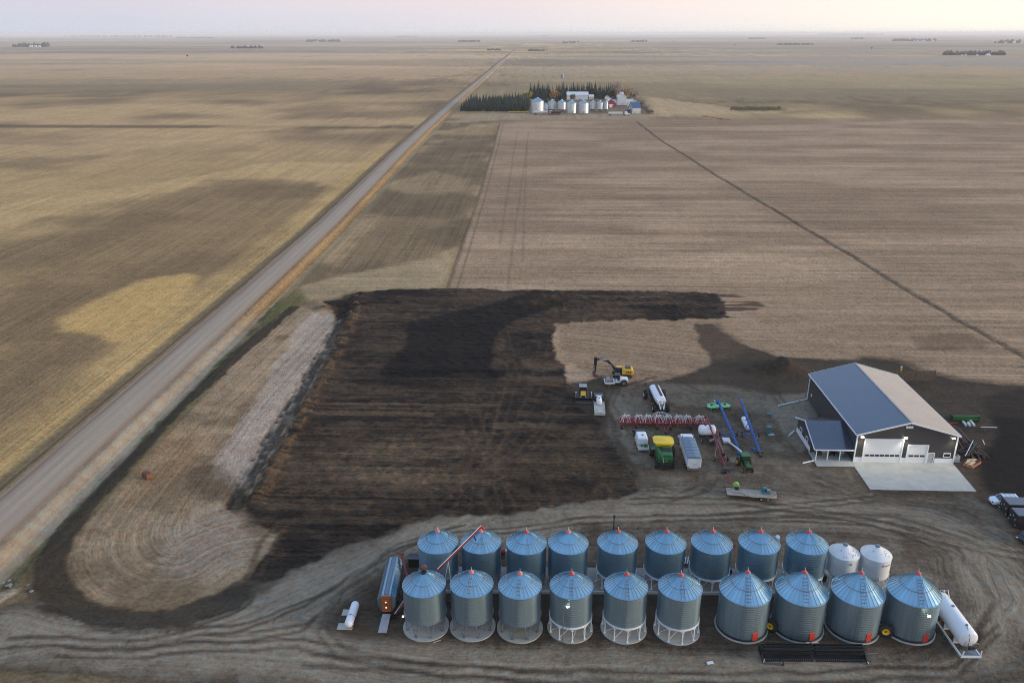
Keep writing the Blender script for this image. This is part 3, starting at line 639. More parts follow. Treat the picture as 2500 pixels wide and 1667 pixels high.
lanes = N('ShaderNodeValToRGB'); cr_ = lanes.color_ramp
cr_.elements[0].position = 0; cr_.elements[0].color = (0.239, 0.163, 0.106, 1); cr_.elements[1].position = 1; cr_.elements[1].color = (0.318, 0.163, 0.091, 1)
for p_, c_ in [(.08, (0.358, 0.267, 0.186)), (.15, (0.262, 0.150, 0.093)), (.22, (0.326, 0.235, 0.159)), (.34, (0.398, 0.294, 0.202)), (.44, (0.358, 0.261, 0.179)), (.55, (0.421, 0.313, 0.216)), (.66, (0.374, 0.274, 0.187)), (.78, (0.398, 0.294, 0.202)), (.88, (0.342, 0.242, 0.159)), (.94, (0.302, 0.169, 0.095))]:
    e = cr_.elements.new(p_); e.color = (*c_, 1)
geo = N('ShaderNodeNewGeometry'); mp = N('ShaderNodeMapping'); mp.inputs['Scale'].default_value = (1.4, .04, 1); L(geo.outputs['Position'], mp.inputs[0])
n1_ = N('ShaderNodeTexNoise'); n1_.inputs['Scale'].default_value = 1; n1_.inputs['Detail'].default_value = 4; L(mp.outputs[0], n1_.inputs[0])
n2_ = N('ShaderNodeTexNoise'); n2_.inputs['Scale'].default_value = 3; n2_.inputs['Detail'].default_value = 8; L(geo.outputs['Position'], n2_.inputs[0])
wob = math_('ADD', uvn.outputs['Fac'], math_('MULTIPLY', math_('SUBTRACT', n1_.outputs[0], .5), .10)); L(wob, lanes.inputs[0])
sc_ = math_('ADD', .62, math_('ADD', math_('MULTIPLY', n1_.outputs[0], .38), math_('MULTIPLY', n2_.outputs[0], .42)))
vv = N('ShaderNodeVectorMath'); vv.operation = 'SCALE'; L(lanes.outputs[0], vv.inputs[0]); L(sc_, vv.inputs['Scale']); L(vv.outputs[0], bs.inputs['Base Color'])
bp = N('ShaderNodeBump'); bp.inputs['Strength'].default_value = .4; bp.inputs['Distance'].default_value = .05; L(n2_.outputs[0], bp.inputs['Height']); L(bp.outputs[0], bs.inputs['Normal'])
me = bpy.data.meshes.new('gravel_road'); me.from_pydata(vs, [], fs); me.update(); me.materials.append(rm)
a = me.attributes.new('across', 'FLOAT', 'POINT'); a.data.foreach_set('value', np.tile((prof + 4.9)/9.8, len(ry)).astype(np.float32))
me.polygons.foreach_set('use_smooth', [True]*len(me.polygons))
tag(link('gravel_road', me), kind='structure')
# ================================================================== concrete, bins and shed
def slab(name, pts, z0, z1, m, bevel=.02):
    b = MB(); b.prism(pts, z0, z1, 'z'); return tag(b.build(name, MT[m], None, None, bevel), kind='structure')
def disc(x, y, r, n=40): return [(x + r*math.cos(2*PI*i/n), y + r*math.sin(2*PI*i/n)) for i in range(n)]

def corrugated(R_, z0, z1, pitch=.30, amp=.036, n=56):
    prof = []; z = z0
    while z < z1 - 1e-6:
        for k, a in ((0, 0), (.3, amp), (.6, amp), (.9, 0)): prof.append((R_ + a, min(z + k*pitch, z1)))
        z += pitch
    prof.append((R_, z1))
    return MB().lathe(prof, n, cap=False)
def panel_mesh(R_, ze, zp, rt, n, m):             # one pie-shaped roof sheet with its standing seam
    a0, a1 = -PI/n, PI/n; b = MB(); st = 5
    def P(r, a, up=0): return (r*math.cos(a), r*math.sin(a), ze + (zp - ze)*(R_ - r)/(R_ - rt) + up)
    for k in range(st):
        ra, rb = R_ + .10 - (R_ + .10 - rt)*k/st, R_ + .10 - (R_ + .10 - rt)*(k+1)/st
        b.add([P(ra, a0), P(ra, a1), P(rb, a1), P(rb, a0)], [(0, 1, 2, 3)])
    wd = .05
    for k in range(1):
        ra, rb = R_ + .10, rt
        da, db = wd/ra, min(wd/rb, (a1-a0)*.35)
        b.add([P(ra, a0), P(ra, a0 + da), P(rb, a0 + db), P(rb, a0), P(ra, a0 + da*.2, .075), P(ra, a0 + da*.8, .075), P(rb, a0 + db*.8, .06), P(rb, a0 + db*.2, .06)], [(0, 4, 7, 3), (4, 5, 6, 7), (5, 1, 2, 6), (0, 1, 5, 4)])
    return b.mesh('roof_panel', MT[m])
def ladder(b, p0, p1, side, wd=.42, step=.4, r=.03):
    p0, p1, sd = Vector(p0), Vector(p1), Vector(side).normalized()*wd/2
    b.tube(p0 - sd, p1 - sd, r, 5); b.tube(p0 + sd, p1 + sd, r, 5)
    k = max(2, int((p1 - p0).length/step))
    for i in range(1, k): q = p0.lerp(p1, i/k); b.bar(q - sd, q + sd, r*1.4)
    return b
CACHE = {}
def cached(key, fn):
    if key not in CACHE: CACHE[key] = fn()
    return CACHE[key]

def grain_bin(label, x, y, R_, z0, ze, zp, base, lid='red_lid', roof_lad=0.0, group='galvanized grain bins', legs='white', rot=0.0, n=30, zb=0.0, wallmat='galv', panels=True, lean=None):
    t = thing('grain_bin', label, 'grain bin', (x, y, zb), rot, group)
    key = (R_, z0, ze, wallmat)
    link('wall', cached(('w',) + key, lambda: corrugated(R_, z0, ze).mesh('wall', MT[wallmat], 60)), t)
    rt = R_*.10
    if panels:
        pm = cached(('p', R_, ze, zp, n), lambda: panel_mesh(R_, ze, zp, rt, n, 'galv'))
        for k in range(n): link('roof_panel', pm, t, (0, 0, 0), 2*PI*k/n)
    zr = ze + (zp - ze)*.42; rr = R_ - (R_ - rt)*.42
    link('roof_rail', cached(('r', R_, ze, zp), lambda: MB().path([(rr*math.cos(2*PI*k/40), rr*math.sin(2*PI*k/40), zr + .16) for k in range(41)], .028, 5).mesh('roof_rail', MT['galv_dark'], 50)), t)
    link('eave_trim', cached(('e', R_, ze), lambda: MB().lathe([(R_ - .02, ze - .1), (R_ + .06, ze - .1), (R_ + .12, ze - .02), (R_ + .06, ze + .015), (R_ - .02, ze - .03)], 56, cap=False).mesh('eave_trim', MT['galv'], 50)), t)
    # fill lid
    zt = zp
    if lid == 'open':
        link('fill_opening', cached(('o', R_), lambda: MB().lathe([(.42, zt - .02), (.42, zt + .12), (.36, zt + .12), (.36, zt + .03), (.01, zt + .03)], 20).mesh('fill_opening', MT['black'], 40)), t)
        l = MB(); l.lathe([(.02, .10), (.30, .05), (.42, -.04), (.42, -.10), (.02, -.10)], 20); o = l.build('lid', MT['rust_red'], t, 40, loc=(0, .62, zt + .5)); o.rotation_euler = (R(-70), 0, 0)
    else:
        link('lid', cached(('l', lid, zt), lambda: MB().lathe([(.36, zt - .05), (.36, zt + .10), (.30, zt + .18), (.10, zt + .28), (.05, zt + .36), (.02, zt + .37)], 20).mesh('lid', MT[lid], 35)), t)
        if lid != 'cap': link('lid_handle', cached(('h', zt), lambda: MB().tube((0, 0, zt + .4), (0, 0, zt + .85), .03, 5).tube((0, 0, zt + .5), (.3, -.3, zt + .2), .025, 5).mesh('lid_handle', MT['white_paint'])), t)
    if roof_lad:
        def mk():
            b = MB(); a = -PI/2 - .12
            ladder(b, ((R_ + .1)*math.cos(a), (R_ + .1)*math.sin(a), ze + .12), (.55*math.cos(a), .55*math.sin(a), zp + .02), (-math.sin(a), math.cos(a), 0), .5*roof_lad, .42, .028)
            return b.mesh('roof_ladder', MT['galv_dark'])
        link('roof_ladder', cached(('rl', R_, ze, roof_lad), mk), t)
        def mk2():
            b = MB(); a = -PI/2 - .22
            ladder(b, ((R_ + .12)*math.cos(a), (R_ + .12)*math.sin(a), max(z0, .3)), ((R_ + .12)*math.cos(a), (R_ + .12)*math.sin(a), ze), (-math.sin(a), math.cos(a), 0), .4, .35, .02)
            return b.mesh('wall_ladder', MT['galv_dark'])
        link('wall_ladder', cached(('wl', R_, ze, z0), mk2), t)
    if base == 'hopper':
        link('hopper', cached(('hp', R_, z0), lambda: MB().lathe([(R_ - .02, z0 + .02), (R_*.5, z0*.62), (.26, .62), (.26, .45)], 40).mesh('hopper', MT['white_paint' if legs == 'white' else 'leg_grey'], 40)), t)
        nl = 10 if legs == 'white' else 8; lm = MT['white_paint' if legs == 'white' else 'leg_grey']
        link('ring_beam', cached(('rb', R_, z0, legs), lambda: MB().lathe([(R_ + .04, z0 - .12), (R_ + .12, z0 - .12), (R_ + .12, z0 + .12), (R_ + .04, z0 + .12)], 48, cap=False).mesh('ring_beam', lm, 40)), t)
        def leg_w():
            b = MB(); r0 = R_ + .07
            b.bar((r0, 0, 0), (r0, 0, z0), .11); b.box((r0, 0, .03), (.3, .3, .06))
            for s in (-1, 1):
                pts = [(r0*math.cos(s*u), r0*math.sin(s*u), z0 - .08 - .45*(1 - math.sin(k*PI/10))) for k, u in enumerate(np.linspace(.0, .16, 6))]
                b.path(pts, .045, 4)
            return b.mesh('leg', lm)
        def leg_g():
            b = MB(); r0 = R_ + .04; a = .17
            for s in (-1, 1): b.bar(((r0 - .25)*math.cos(s*.02), (r0 - .25)*math.sin(s*.02), 0), (r0*math.cos(s*a), r0*math.sin(s*a), z0), .10)
            b.bar(((r0 - .1)*math.cos(-a*.55), (r0 - .1)*math.sin(-a*.55), z0*.55), ((r0 - .1)*math.cos(a*.55), (r0 - .1)*math.sin(a*.55), z0*.55), .07)
            b.box((r0 - .25, 0, .03), (.35, .35, .06))
            return b.mesh('leg', lm)
        lg = cached(('lg', R_, z0, legs), leg_w if legs == 'white' else leg_g)
        for k in range(nl): link('leg', lg, t, (0, 0, 0), 2*PI*(k + .5)/nl)
        def brace():
            b = MB(); ri = R_*.55; q = 2*PI/nl
            b.bar((R_, 0, .25), (ri*math.cos(q), ri*math.sin(q), z0*.66), .05); return b.mesh('brace', lm)
        bm_ = cached(('br', R_, z0, legs), brace)
        for k in range(nl): link('brace', bm_, t, (0, 0, 0), 2*PI*(k + .5)/nl)
    if base == 'flat':
        link('base_band', cached(('bb', R_), lambda: MB().lathe([(R_ + .03, .06), (R_ + .10, .06), (R_ + .10, .30), (R_ + .03, .34)], 56, cap=False).mesh('base_band', MT['black'], 40)), t)
        d = MB(); a = -PI/2 + .30
        dm = MB().box((0, 0, .82), (.78, .12, 1.25)).mesh('access_door', MT['red_lid']); link('access_door', dm, t, ((R_ + .04)*math.cos(a), (R_ + .04)*math.sin(a), 0), a + PI/2, .02)
    return t

GPAD = 'concrete pads under the bins'
FRONT = [(-14.8, 87.7), (-8.4, 87.9), (-1.9, 87.8), (5.0, 88.0), (12.3, 88.1), (19.5, 88.1)]
flabels = ['hopper bin with its round lid swung open, left end of the front row', 'hopper bin on dark legs, second from the left in the front row',
           'hopper bin on dark legs over a yellow-stained pad, third in the front row', 'hopper bin with a lit lamp on its wall, white legs, front row',
           'hopper bin on white legs right of the one with the lamp', 'rightmost white-legged hopper bin of the front row, beside the flat-bottom bins']
for k, (x, y) in enumerate(FRONT):
    grey = k < 3
    slab('concrete_pad', disc(x, y, 3.15), -.1, .14, 'concrete_stained' if k in (2, 3) else 'concrete')
    grain_bin(flabels[k], x, y, 2.82, 2.45 if grey else 2.15, 6.95, 8.75, 'hopper', ['open', 'pink_lid', 'pink_lid', 'red_lid', 'red_lid', 'red_lid'][k], 1.0 if k else 0, legs='grey' if grey else 'white', rot=.02*k, zb=.14, wallmat='galv_old')
FLAT = [(28.5, 89.1), (36.1, 89.3), (43.6, 89.4), (51.1, 89.5)]
dl_ = ['left-hand flat-bottom bin with a red door, beside the white-legged hoppers', 'flat-bottom bin with a red door, second of the four', 'flat-bottom bin with a red door, third of the four', 'flat-bottom bin with red door and lamp, next to the white tank']
for k, (x, y) in enumerate(FLAT):
    slab('concrete_pad', disc(x, y, 3.58), -.1, .16, 'concrete')
    grain_bin(dl_[k], x, y, 3.32, .06, 5.9, 8.65, 'flat', 'red_lid', 1.35, zb=.16, n=32, wallmat='galv_old')
slab('concrete_pad', [(-17.6, 94.5), (52.6, 95.9), (52.5, 101.9), (-17.6, 100.6)], -.1, .18, 'concrete_dark')
kerb = MB(); kerb.bar((-17.6, 94.72, .30), (52.6, 96.12, .30), .30, .24); tag(kerb.build('kerb', MT['concrete'], None, None, .02), kind='structure')
BACK = [(-14.1, 97.4), (-7.8, 97.6), (-1.2, 97.6), (4.9, 97.8), (12.1, 98.1), (19.1, 98.3), (25.8, 98.5), (32.7, 98.7), (39.6, 98.8)]
ordn = ['leftmost', 'second', 'third', 'fourth', 'fifth', 'sixth', 'seventh', 'eighth', 'ninth']
xtra = ['beside the grain dryer', 'under the raised red auger tip', 'with the red fan at its left', 'with a bright orange-red lid', 'with a dark post behind it', 'left of the striped ramp', 'right of the striped ramp', 'with a pale spout at its right eave', 'next to the white bins']
for k, (x, y) in enumerate(BACK):
    grain_bin('%s back-row galvanized bin from the left, %s' % (ordn[k], xtra[k]), x, y, 2.84, 2.1, 6.75, 8.5, 'hopper', 'pink_lid' if k in (0, 1, 3) else 'red_lid', 0, legs='grey' if k < 4 else 'white', rot=.1*k, zb=.18, wallmat='galv')
# white smooth-walled seed bins at the right end of the back row
def white_bin(label, x, y, chips, words):
    t = thing('seed_bin', label, 'seed bin', (x, y, .18), 0, 'white seed bins')
    Rw, z0, ze, zp = 2.1, 2.4, 5.5, 6.75
    MB().lathe([(Rw, z0), (Rw, ze)], 56, cap=False).build('wall', MT['white_bin'], t, 40)
    MB().lathe([(Rw + .05, ze - .03), (Rw + .05, ze + .03), (.36, zp), (.05, zp)], 56, cap=False).build('roof', MT['white_bin'], t, 25)
    MB().lathe([(.36, zp - .04), (.36, zp + .18), (.30, zp + .24), (.02, zp + .27)], 18).build('lid', MT['galv_dark'], t, 40)
    MB().lathe([(Rw, z0), (Rw*.9, z0 - .35), (.25, .75), (.25, .5)], 40).build('hopper', MT['white_bin'], t, 35)
    for k in range(6):
        a = 2*PI*(k + .5)/6; b = MB(); b.tube((Rw*math.cos(a)*1.02, Rw*math.sin(a)*1.02, 0), (Rw*math.cos(a)*1.02, Rw*math.sin(a)*1.02, z0 + .5), .06, 6); b.build('leg', MT['white_paint'], t)
        a2 = 2*PI*(k + 1.5)/6; b = MB(); b.tube((Rw*math.cos(a)*1.02, Rw*math.sin(a)*1.02, .3), (Rw*math.cos(a2)*1.02, Rw*math.sin(a2)*1.02, .9), .03, 5); b.build('brace', MT['white_paint'], t)
    rr = random.Random(int(x)); 
    for k in range(chips):                         # dark flakes where the paint has peeled
        a = rr.uniform(-2.6, .4) if k % 2 else rr.uniform(-.9, -.1); r = rr.uniform(.9, 1.9); s_ = rr.uniform(.03, .11)
        zz = ze + .03 + (zp - ze - .03)*(Rw + .05 - r)/(Rw + .05 - .36) + .012; b = MB()
        q = [(s_*rr.uniform(.5, 1.4)*math.cos(j*PI/3), s_*rr.uniform(.5, 1.4)*math.sin(j*PI/3)) for j in range(6)]
        sl_ = (zp - ze)/(Rw - .36)
        b.add([(r*math.cos(a) + u*math.cos(a) - v*math.sin(a), r*math.sin(a) + u*math.sin(a) + v*math.cos(a), zz - u*sl_) for u, v in q], [tuple(range(6))])
        b.build('paint_chip', MT['galv_dark'], t)
    b = MB(); a = -PI/2 + .12
    for i in range(3): b.box(((Rw + .015)*math.cos(a), (Rw + .015)*math.sin(a), 4.75 + .12*i), (.32, .02, .075), rz=a + PI/2)
    b.build('emblem', MT['galv_dark'], t)
    if words:
        b = MB()
        for i in range(8):
            a = -PI/2 + .28 + i*.07; b.box(((Rw + .015)*math.cos(a), (Rw + .015)*math.sin(a), 4.8), (.085, .02, .12 if i % 3 else .16), rz=a + PI/2)
        b.build('lettering', MT['galv_dark'], t)
white_bin('white bin with badly peeling roof paint, beside the galvanized back row', 45.0, 98.4, 26, False)
white_bin('white bin with lightly peeling roof and lettering, right end of back row', 49.5, 98.2, 10, True)

# ------------------------------------------------------------------ machine shed
X0, X1, Y0, Y1, ZE, ZP = 60.35, 78.85, 134.9, 162.7, 5.9, 8.5; XM = (X0 + X1)/2
shed = thing('machine_shed', 'charcoal machine shed with white doors, trim and a pitched metal roof', 'shed', (0, 0, 0))
b = MB(); g = [(X0, .1), (X1, .1), (X1, ZE), (XM, ZP), (X0, ZE)]; b.prism(g, Y0, Y1, 'y'); b.build('wall', MT['charcoal'], shed)
th = .16; sl = (ZP - ZE)/(XM - X0)
for s in (-1, 1):
    xe = XM + s*(XM - X0 + .35); ze_ = ZE - .35*sl
    b = MB(); b.add([(XM, Y0 - .4, ZP + .05), (XM, Y1 + .4, ZP + .05), (xe, Y1 + .4, ze_ + .05), (xe, Y0 - .4, ze_ + .05), (XM, Y0 - .4, ZP + .05 + th), (XM, Y1 + .4, ZP + .05 + th), (xe, Y1 + .4, ze_ + .05 + th), (xe, Y0 - .4, ze_ + .05 + th)],
                    [(0, 1, 2, 3), (4, 5, 6, 7), (0, 1, 5, 4), (1, 2, 6, 5), (2, 3, 7, 6), (3, 0, 4, 7)]); b.build('roof', MT['shed_roof'], shed)
    for yy in (Y0 - .44, Y1 + .44): b = MB(); b.bar((XM, yy, ZP + .10), (xe, yy, ze_ + .10), .06, .30); b.build('gable_trim', MT['trim_white'], shed)
    b = MB(); b.bar((xe + s*.05, Y0 - .4, ze_ + .10), (xe + s*.05, Y1 + .4, ze_ + .10), .10, .22); b.build('eave_trim', MT['trim_white'], shed)
b = MB(); b.bar((XM, Y0 - .42, ZP + .25), (XM, Y1 + .42, ZP + .25), .36, .06); b.build('ridge_cap', MT['grey_paint'], shed)
for x_ in (X0, X1):
    for y_ in (Y0, Y1): b = MB(); b.box((x_ + (.02 if x_ > XM else -.02), y_ + (.02 if y_ > 140 else -.02), ZE/2), (.22, .22, ZE - .05)); b.build('corner_trim', MT['trim_white'], shed)
def wains(x0, x1): b = MB(); b.box(((x0 + x1)/2, Y0 - .03, .58), (x1 - x0, .08, .96)); b.build('wainscot', MT['trim_white'], shed)
wains(X0 + .12, 61.85); wains(69.0, 69.98); wains(73.75, 73.82); wains(75.35, X1 - .12)
def big_door(x0, x1, h, npane, secs):
    d = MB(); d.box(((x0 + x1)/2, Y0 - .05, h/2), (x1 - x0, .10, h - .04)); dr = d.build('overhead_door', MT['door_white'], shed)
    for k in range(1, secs): q = MB(); q.box(((x0 + x1)/2, Y0 - .105, h*k/secs), (x1 - x0 - .05, .012, .02)); q.build('section_seam', MT['trim_white'], dr)
    pw = (x1 - x0 - .3)/npane; zc = h*(1.5 if secs == 4 else 2.5)/secs; zc = 1.55
    for k in range(npane): q = MB(); q.box((x0 + .15 + pw*(k + .5), Y0 - .11, zc), (pw*.84, .03, .42)); q.build('window_pane', MT['glass_dark'], dr)
    f = MB(); f.box((x0 - .12, Y0 - .09, h/2), (.22, .18, h)); f.box((x1 + .12, Y0 - .09, h/2), (.22, .18, h)); f.box(((x0 + x1)/2, Y0 - .09, h + .10), (x1 - x0 + .46, .18, .20)); f.build('door_frame', MT['trim_white'], shed)
big_door(62.0, 68.85, 4.85, 7, 6); big_door(70.15, 73.6, 3.7, 3, 5)
d = MB(); d.box((74.55, Y0 - .05, 1.05), (1.05, .08, 2.05)); dr = d.build('side_door', MT['door_grey'], shed); q = MB(); q.box((74.95, Y0 - .11, 1.0), (.06, .05, .18)); q.build('door_handle', MT['black'], dr)
f = MB(); f.box((73.95, Y0 - .06, 1.08), (.12, .14, 2.15)); f.box((75.14, Y0 - .06, 1.08), (.12, .14, 2.15)); f.box((74.55, Y0 - .06, 2.18), (1.3, .14, .12)); f.build('door_frame', MT['trim_white'], shed)
def win(parent, c, sx, sz, axis, nx=3, nz=2):
    b = MB(); e = .10
    dd = lambda w_, dp, h_: (w_, dp, h_) if axis == 'y' else (dp, w_, h_)
    off = lambda u, v, w_: (c[0] + u, c[1] + v, c[2] + w_) if axis == 'y' else (c[0] + v, c[1] + u, c[2] + w_)
    for u, ww, hh, vv in ((-sx/2, e, sz + e, 0), (sx/2, e, sz + e, 0)): b.box(off(u, -.05, vv), dd(ww, .12, hh))
    for v in (-sz/2, sz/2): b.box(off(0, -.05, v), dd(sx - e, .12, e))
    o = b.build('window', MT['trim_white'], parent)
    for i in range(nx):
        for j in range(nz): q = MB(); q.box(off(-sx/2 + sx*(i + .5)/nx, -.03, -sz/2 + sz*(j + .5)/nz), dd(sx/nx - .06, .05, sz/nz - .06)); q.build('window_pane', MT['glass_dark'], o)
win(shed, (77.5, Y0, 1.75), 1.25, .75, 'y', 3, 2)
for k in range(3): b = MB(); b.box((XM - .45 + k*.45, Y0 - .04, 7.55), (.38, .06, .48)); b.build('gable_vent', MT['trim_white'], shed)
for x_, z_ in ((61.2, 5.5), (69.2, 5.45), (78.0, 5.5)):
    b = MB(); b.box((x_, Y0 - .12, z_ + .12), (.5, .22, .16)); o = b.build('wall_lamp', MT['steel'], shed)
    b = MB(); b.box((x_, Y0 - .20, z_ - .06), (.46, .26, .18)); b.build('lens', MT['lamp_white'], o)
    l = bpy.data.lights.new('lamp_glow', 'SPOT'); l.energy = 260; l.color = (1, .95, .78); l.shadow_soft_size = .25; l.spot_size = R(140); l.spot_blend = .8
    lo = bpy.data.objects.new('lamp_glow', l); C.objects.link(lo); lo.parent = shed; lo.location = (x_, Y0 - .5, z_ - .2); lo.rotation_euler = (R(-25), 0, 0)
b = MB(); b.lathe([(.22, -.06), (.22, .02), (.02, .03)], 14, (X0 - .05, 160.5, 1.9), 'x'); b.box((X0 - .05, 160.5, 2.0), (.1, .5, .5)); b.build('wall_vent', MT['trim_white'], shed)
# annex with porch on the left
AX0, AX1, AY0, AYW, AY1 = 53.25, 60.33, 135.3, 138.4, 146.9; EF, EB, RY, RZ = 2.55, 3.2, 141.9, 5.05
ann = thing('porch_annex', 'low charcoal annex with a covered porch against the shed\'s left wall', 'annex')
b = MB(); b.prism([(AYW, .12), (AY1, .12), (AY1, EB), (RY, RZ), (AYW, EF + (RZ - EF)*(AYW - AY0)/(RY - AY0))], AX0, AX1 - .02, 'x'); b.build('wall', MT['charcoal'], ann)
b = MB(); b.box((AX0 - .03, (AYW + AY1)/2, .62), (.07, AY1 - AYW, 1.0)); b.build('wainscot', MT['trim_white'], ann)
sf = (RZ - EF)/(RY - AY0); sb = (RZ - EB)/(AY1 - RY)
def roofpl(y0, z0, y1, z1, nm='roof'):
    b = MB(); xa, xb = AX0 - .45, AX1 - .06; b.add([(xa, y0, z0), (xb, y0, z0), (xb, y1, z1), (xa, y1, z1), (xa, y0, z0 + .14), (xb, y0, z0 + .14), (xb, y1, z1 + .14), (xa, y1, z1 + .14)], [(0, 1, 2, 3), (4, 5, 6, 7), (0, 1, 5, 4), (1, 2, 6, 5), (2, 3, 7, 6), (3, 0, 4, 7)]); return b.build(nm, MT['annex_roof'], ann)
roofpl(AY0 - .4, EF - .4*sf + .03, RY, RZ + .03); roofpl(AY1 + .45, EB - .45*sb + .03, RY, RZ + .03)
b = MB(); xa = AX0 - .50; b.bar((xa, AY0 - .4, EF - .4*sf + .08), (xa, RY, RZ + .08), .08, .26); b.bar((xa, AY1 + .45, EB - .45*sb + .08), (xa, RY, RZ + .08), .08, .26); b.build('gable_trim', MT['trim_white'], ann)
b = MB(); b.bar((AX0 - .45, AY0 - .44, EF - .4*sf + .08), (AX1 - .1, AY0 - .44, EF - .4*sf + .08), .08, .22); b.build('eave_trim', MT['trim_white'], ann)
for x_ in (53.35, 55.5, 57.8): b = MB(); b.box((x_, AY0, EF/2 + .06), (.16, .16, EF - .1)); b.build('post', MT['trim_white'], ann)
b = MB(); b.box((59.4, AYW - .06, 1.1), (.95, .08, 2.0)); b.build('door', MT['door_white'], ann)
b = MB(); b.box((56.2, AYW - .06, 1.1), (1.8, .08, 2.0)); b.build('door', MT['door_white'], ann)
for y_ in (140.6, 144.4): win(ann, (AX0 - .02, y_, 1.75), 1.2, .85, 'x', 2, 1)
slab('concrete_apron', [(59.75, 125.05), (78.35, 124.95), (78.9, 134.85), (59.9, 134.85)], -.1, .10, 'concrete')
slab('porch_floor', [(52.95, 133.05), (59.86, 133.05), (59.86, 134.86), (60.3, 134.88), (60.3, 138.4), (53.0, 138.4)], -.1, .11, 'concrete')
def simple(name, label, cat, mb, m, smooth=None, group=None, loc=(0, 0, 0), rz=0, bevel=0):
    o = mb.build(name, MT[m], None, smooth, bevel, loc, rz); return tag(o, label, cat, group)
t = thing('porch_barbecue', 'black barbecue standing at the left end of the porch', 'barbecue', (54.2, 136.4, .11)); b = MB(); b.box((0, 0, .75), (1.2, .6, .35)); b.lathe([(.32, -.6), (.32, .6)], 12, (0, 0, .92), 'x'); b.build('lid', MT['black'], t, 40); b = MB()
for i in (-.5, .5):
    for j in (-.22, .22): b.bar((i, j, 0), (i, j, .6), .05)
b.build('stand', MT['steel'], t)
t = thing('porch_chair', 'dark armchair in the middle of the porch', 'chair', (57.1, 137.2, .11)); b = MB(); b.box((0, 0, .42), (.8, .8, .14)); b.build('seat', MT['black'], t); b = MB(); b.box((0, .38, .75), (.8, .12, .6)); b.build('backrest', MT['black'], t); b = MB(); b.box((-.4, 0, .35), (.1, .75, .68)); b.box((.4, 0, .35), (.1, .75, .68)); b.build('armrest', MT['black'], t)
t = thing('water_cooler', 'pale blue cooler box at the right end of the porch', 'cooler box', (58.6, 136.8, .11)); b = MB(); b.box((0, 0, .45), (.8, .6, .9)); b.build('box', MT['teal'], t, None, .05); b = MB(); b.box((0, 0, .96), (.84, .64, .12)); b.build('lid', MT['white_paint'], t, None, .03)
for nm, lab, a, c_ in [('downspout_pipe', 'long white drain pipe on the ground at the shed\'s far corner', G(1900, 990, .12), (60.1, 162.4, .12)), ('downspout_pipe', 'short white drain pipe at the back corner of the annex', G(1926, 1063, .12), (52.8, 147.1, .14)), ('downspout_pipe', 'short white drain pipe beside the porch\'s front post', G(1960, 1130, .12), (52.9, 135.0, .14))]:
    t = thing(nm, lab, 'drain pipe', (0, 0, 0), 0, 'drain pipes at the shed'); b = MB(); b.tube(a, c_, .14, 10); b.build('pipe', MT['white_paint'], t, 40); b = MB(); q = Vector(a).lerp(Vector(c_), .72); q2 = Vector(a).lerp(Vector(c_), .76); b.tube(q, q2, .18, 10); b.build('coupling', MT['grey_paint'], t, 40)
# ================================================================== machines and gear in the yard
s5 = lambda x, y, z=0: G(1480 + x*.20408, 920 + y*.20408, z)
s4 = lambda x, y, z=0: G(1380 + x*.17007, 850 + y*.17007, z)
c1 = lambda x, y, z=0: G(800 + x*.2551, 1270 + y*.2551, z)
c2 = lambda x, y, z=0: G(1300 + x*.2551, 1270 + y*.2551, z)
c3 = lambda x, y, z=0: G(1850 + x*.27636, 1270 + y*.27636, z)
c6 = lambda x, y, z=0: G(1900 + x*.2551, 860 + y*.2551, z)
r6 = lambda x, y, z=0: G(2200 + x*.2551, 960 + y*.2551, z)
def heading(a, b): d = Vector(b) - Vector(a); return math.atan2(d.y, d.x) - PI/2      # +Y of the thing points from a to b
def wheel_mesh(r, w_, lugs):
    b = MB(); b.lathe([(r*.56, -w_/2), (r*.9, -w_/2), (r, -w_*.34), (r, w_*.34), (r*.9, w_/2), (r*.56, w_/2)], 22, axis='x', cap=False)
    b.lathe([(r*.56, -w_*.30), (r*.05, -w_*.22)], 18, axis='x', cap=False); b.lathe([(r*.56, w_*.30), (r*.05, w_*.22)], 18, axis='x', cap=False)
    if lugs:
        for k in range(16):
            a = 2*PI*k/16
            for s in (-1, 1):
                a2 = a + (.1 if s > 0 else -.1); b.box((s*w_*.22, r*1.01*math.cos(a2), r*1.01*math.sin(a2)), (w_*.42, r*.10, r*.06), rx=a2 - PI/2)
    return b.mesh('wheel', MT['rubber'], 45)
def wheel(t, x, y, r, w_, rim='white_paint', lugs=False, z=None):
    o = link('wheel', cached(('wh', r, w_, lugs), lambda: wheel_mesh(r, w_, lugs)), t, (x, y, r if z is None else z))
    m = cached(('rim', r, w_, rim), lambda: MB().lathe([(r*.58, -w_*.42), (r*.52, -w_*.42), (r*.45, -w_*.28), (r*.18, -w_*.26), (r*.16, -w_*.38), (r*.02, -w_*.38)], 18, axis='x', cap=False).lathe([(r*.58, w_*.42), (r*.52, w_*.42), (r*.45, w_*.28), (r*.18, w_*.26), (r*.16, w_*.38), (r*.02, w_*.38)], 18, axis='x', cap=False).mesh('rim', MT[rim], 35))
    link('rim', m, o); return o
def part(t, name, m, fn, smooth=None, bevel=0.0):
    b = MB(); fn(b); return b.build(name, MT[m], t, smooth, bevel)
def label_text(t, name, text, m, loc, rot, size):
    cu = bpy.data.curves.new(name, 'FONT'); cu.body = text; cu.size = size; cu.extrude = .01; cu.align_x = 'CENTER'; cu.align_y = 'CENTER'
    o = bpy.data.objects.new(name, cu); C.objects.link(o); dg = bpy.context.evaluated_depsgraph_get(); me_ = bpy.data.meshes.new_from_object(o.evaluated_get(dg)); bpy.data.objects.remove(o)
    me_.materials.clear(); me_.materials.append(MT[m]); q = link(name, me_, t, loc); q.rotation_euler = rot; return q

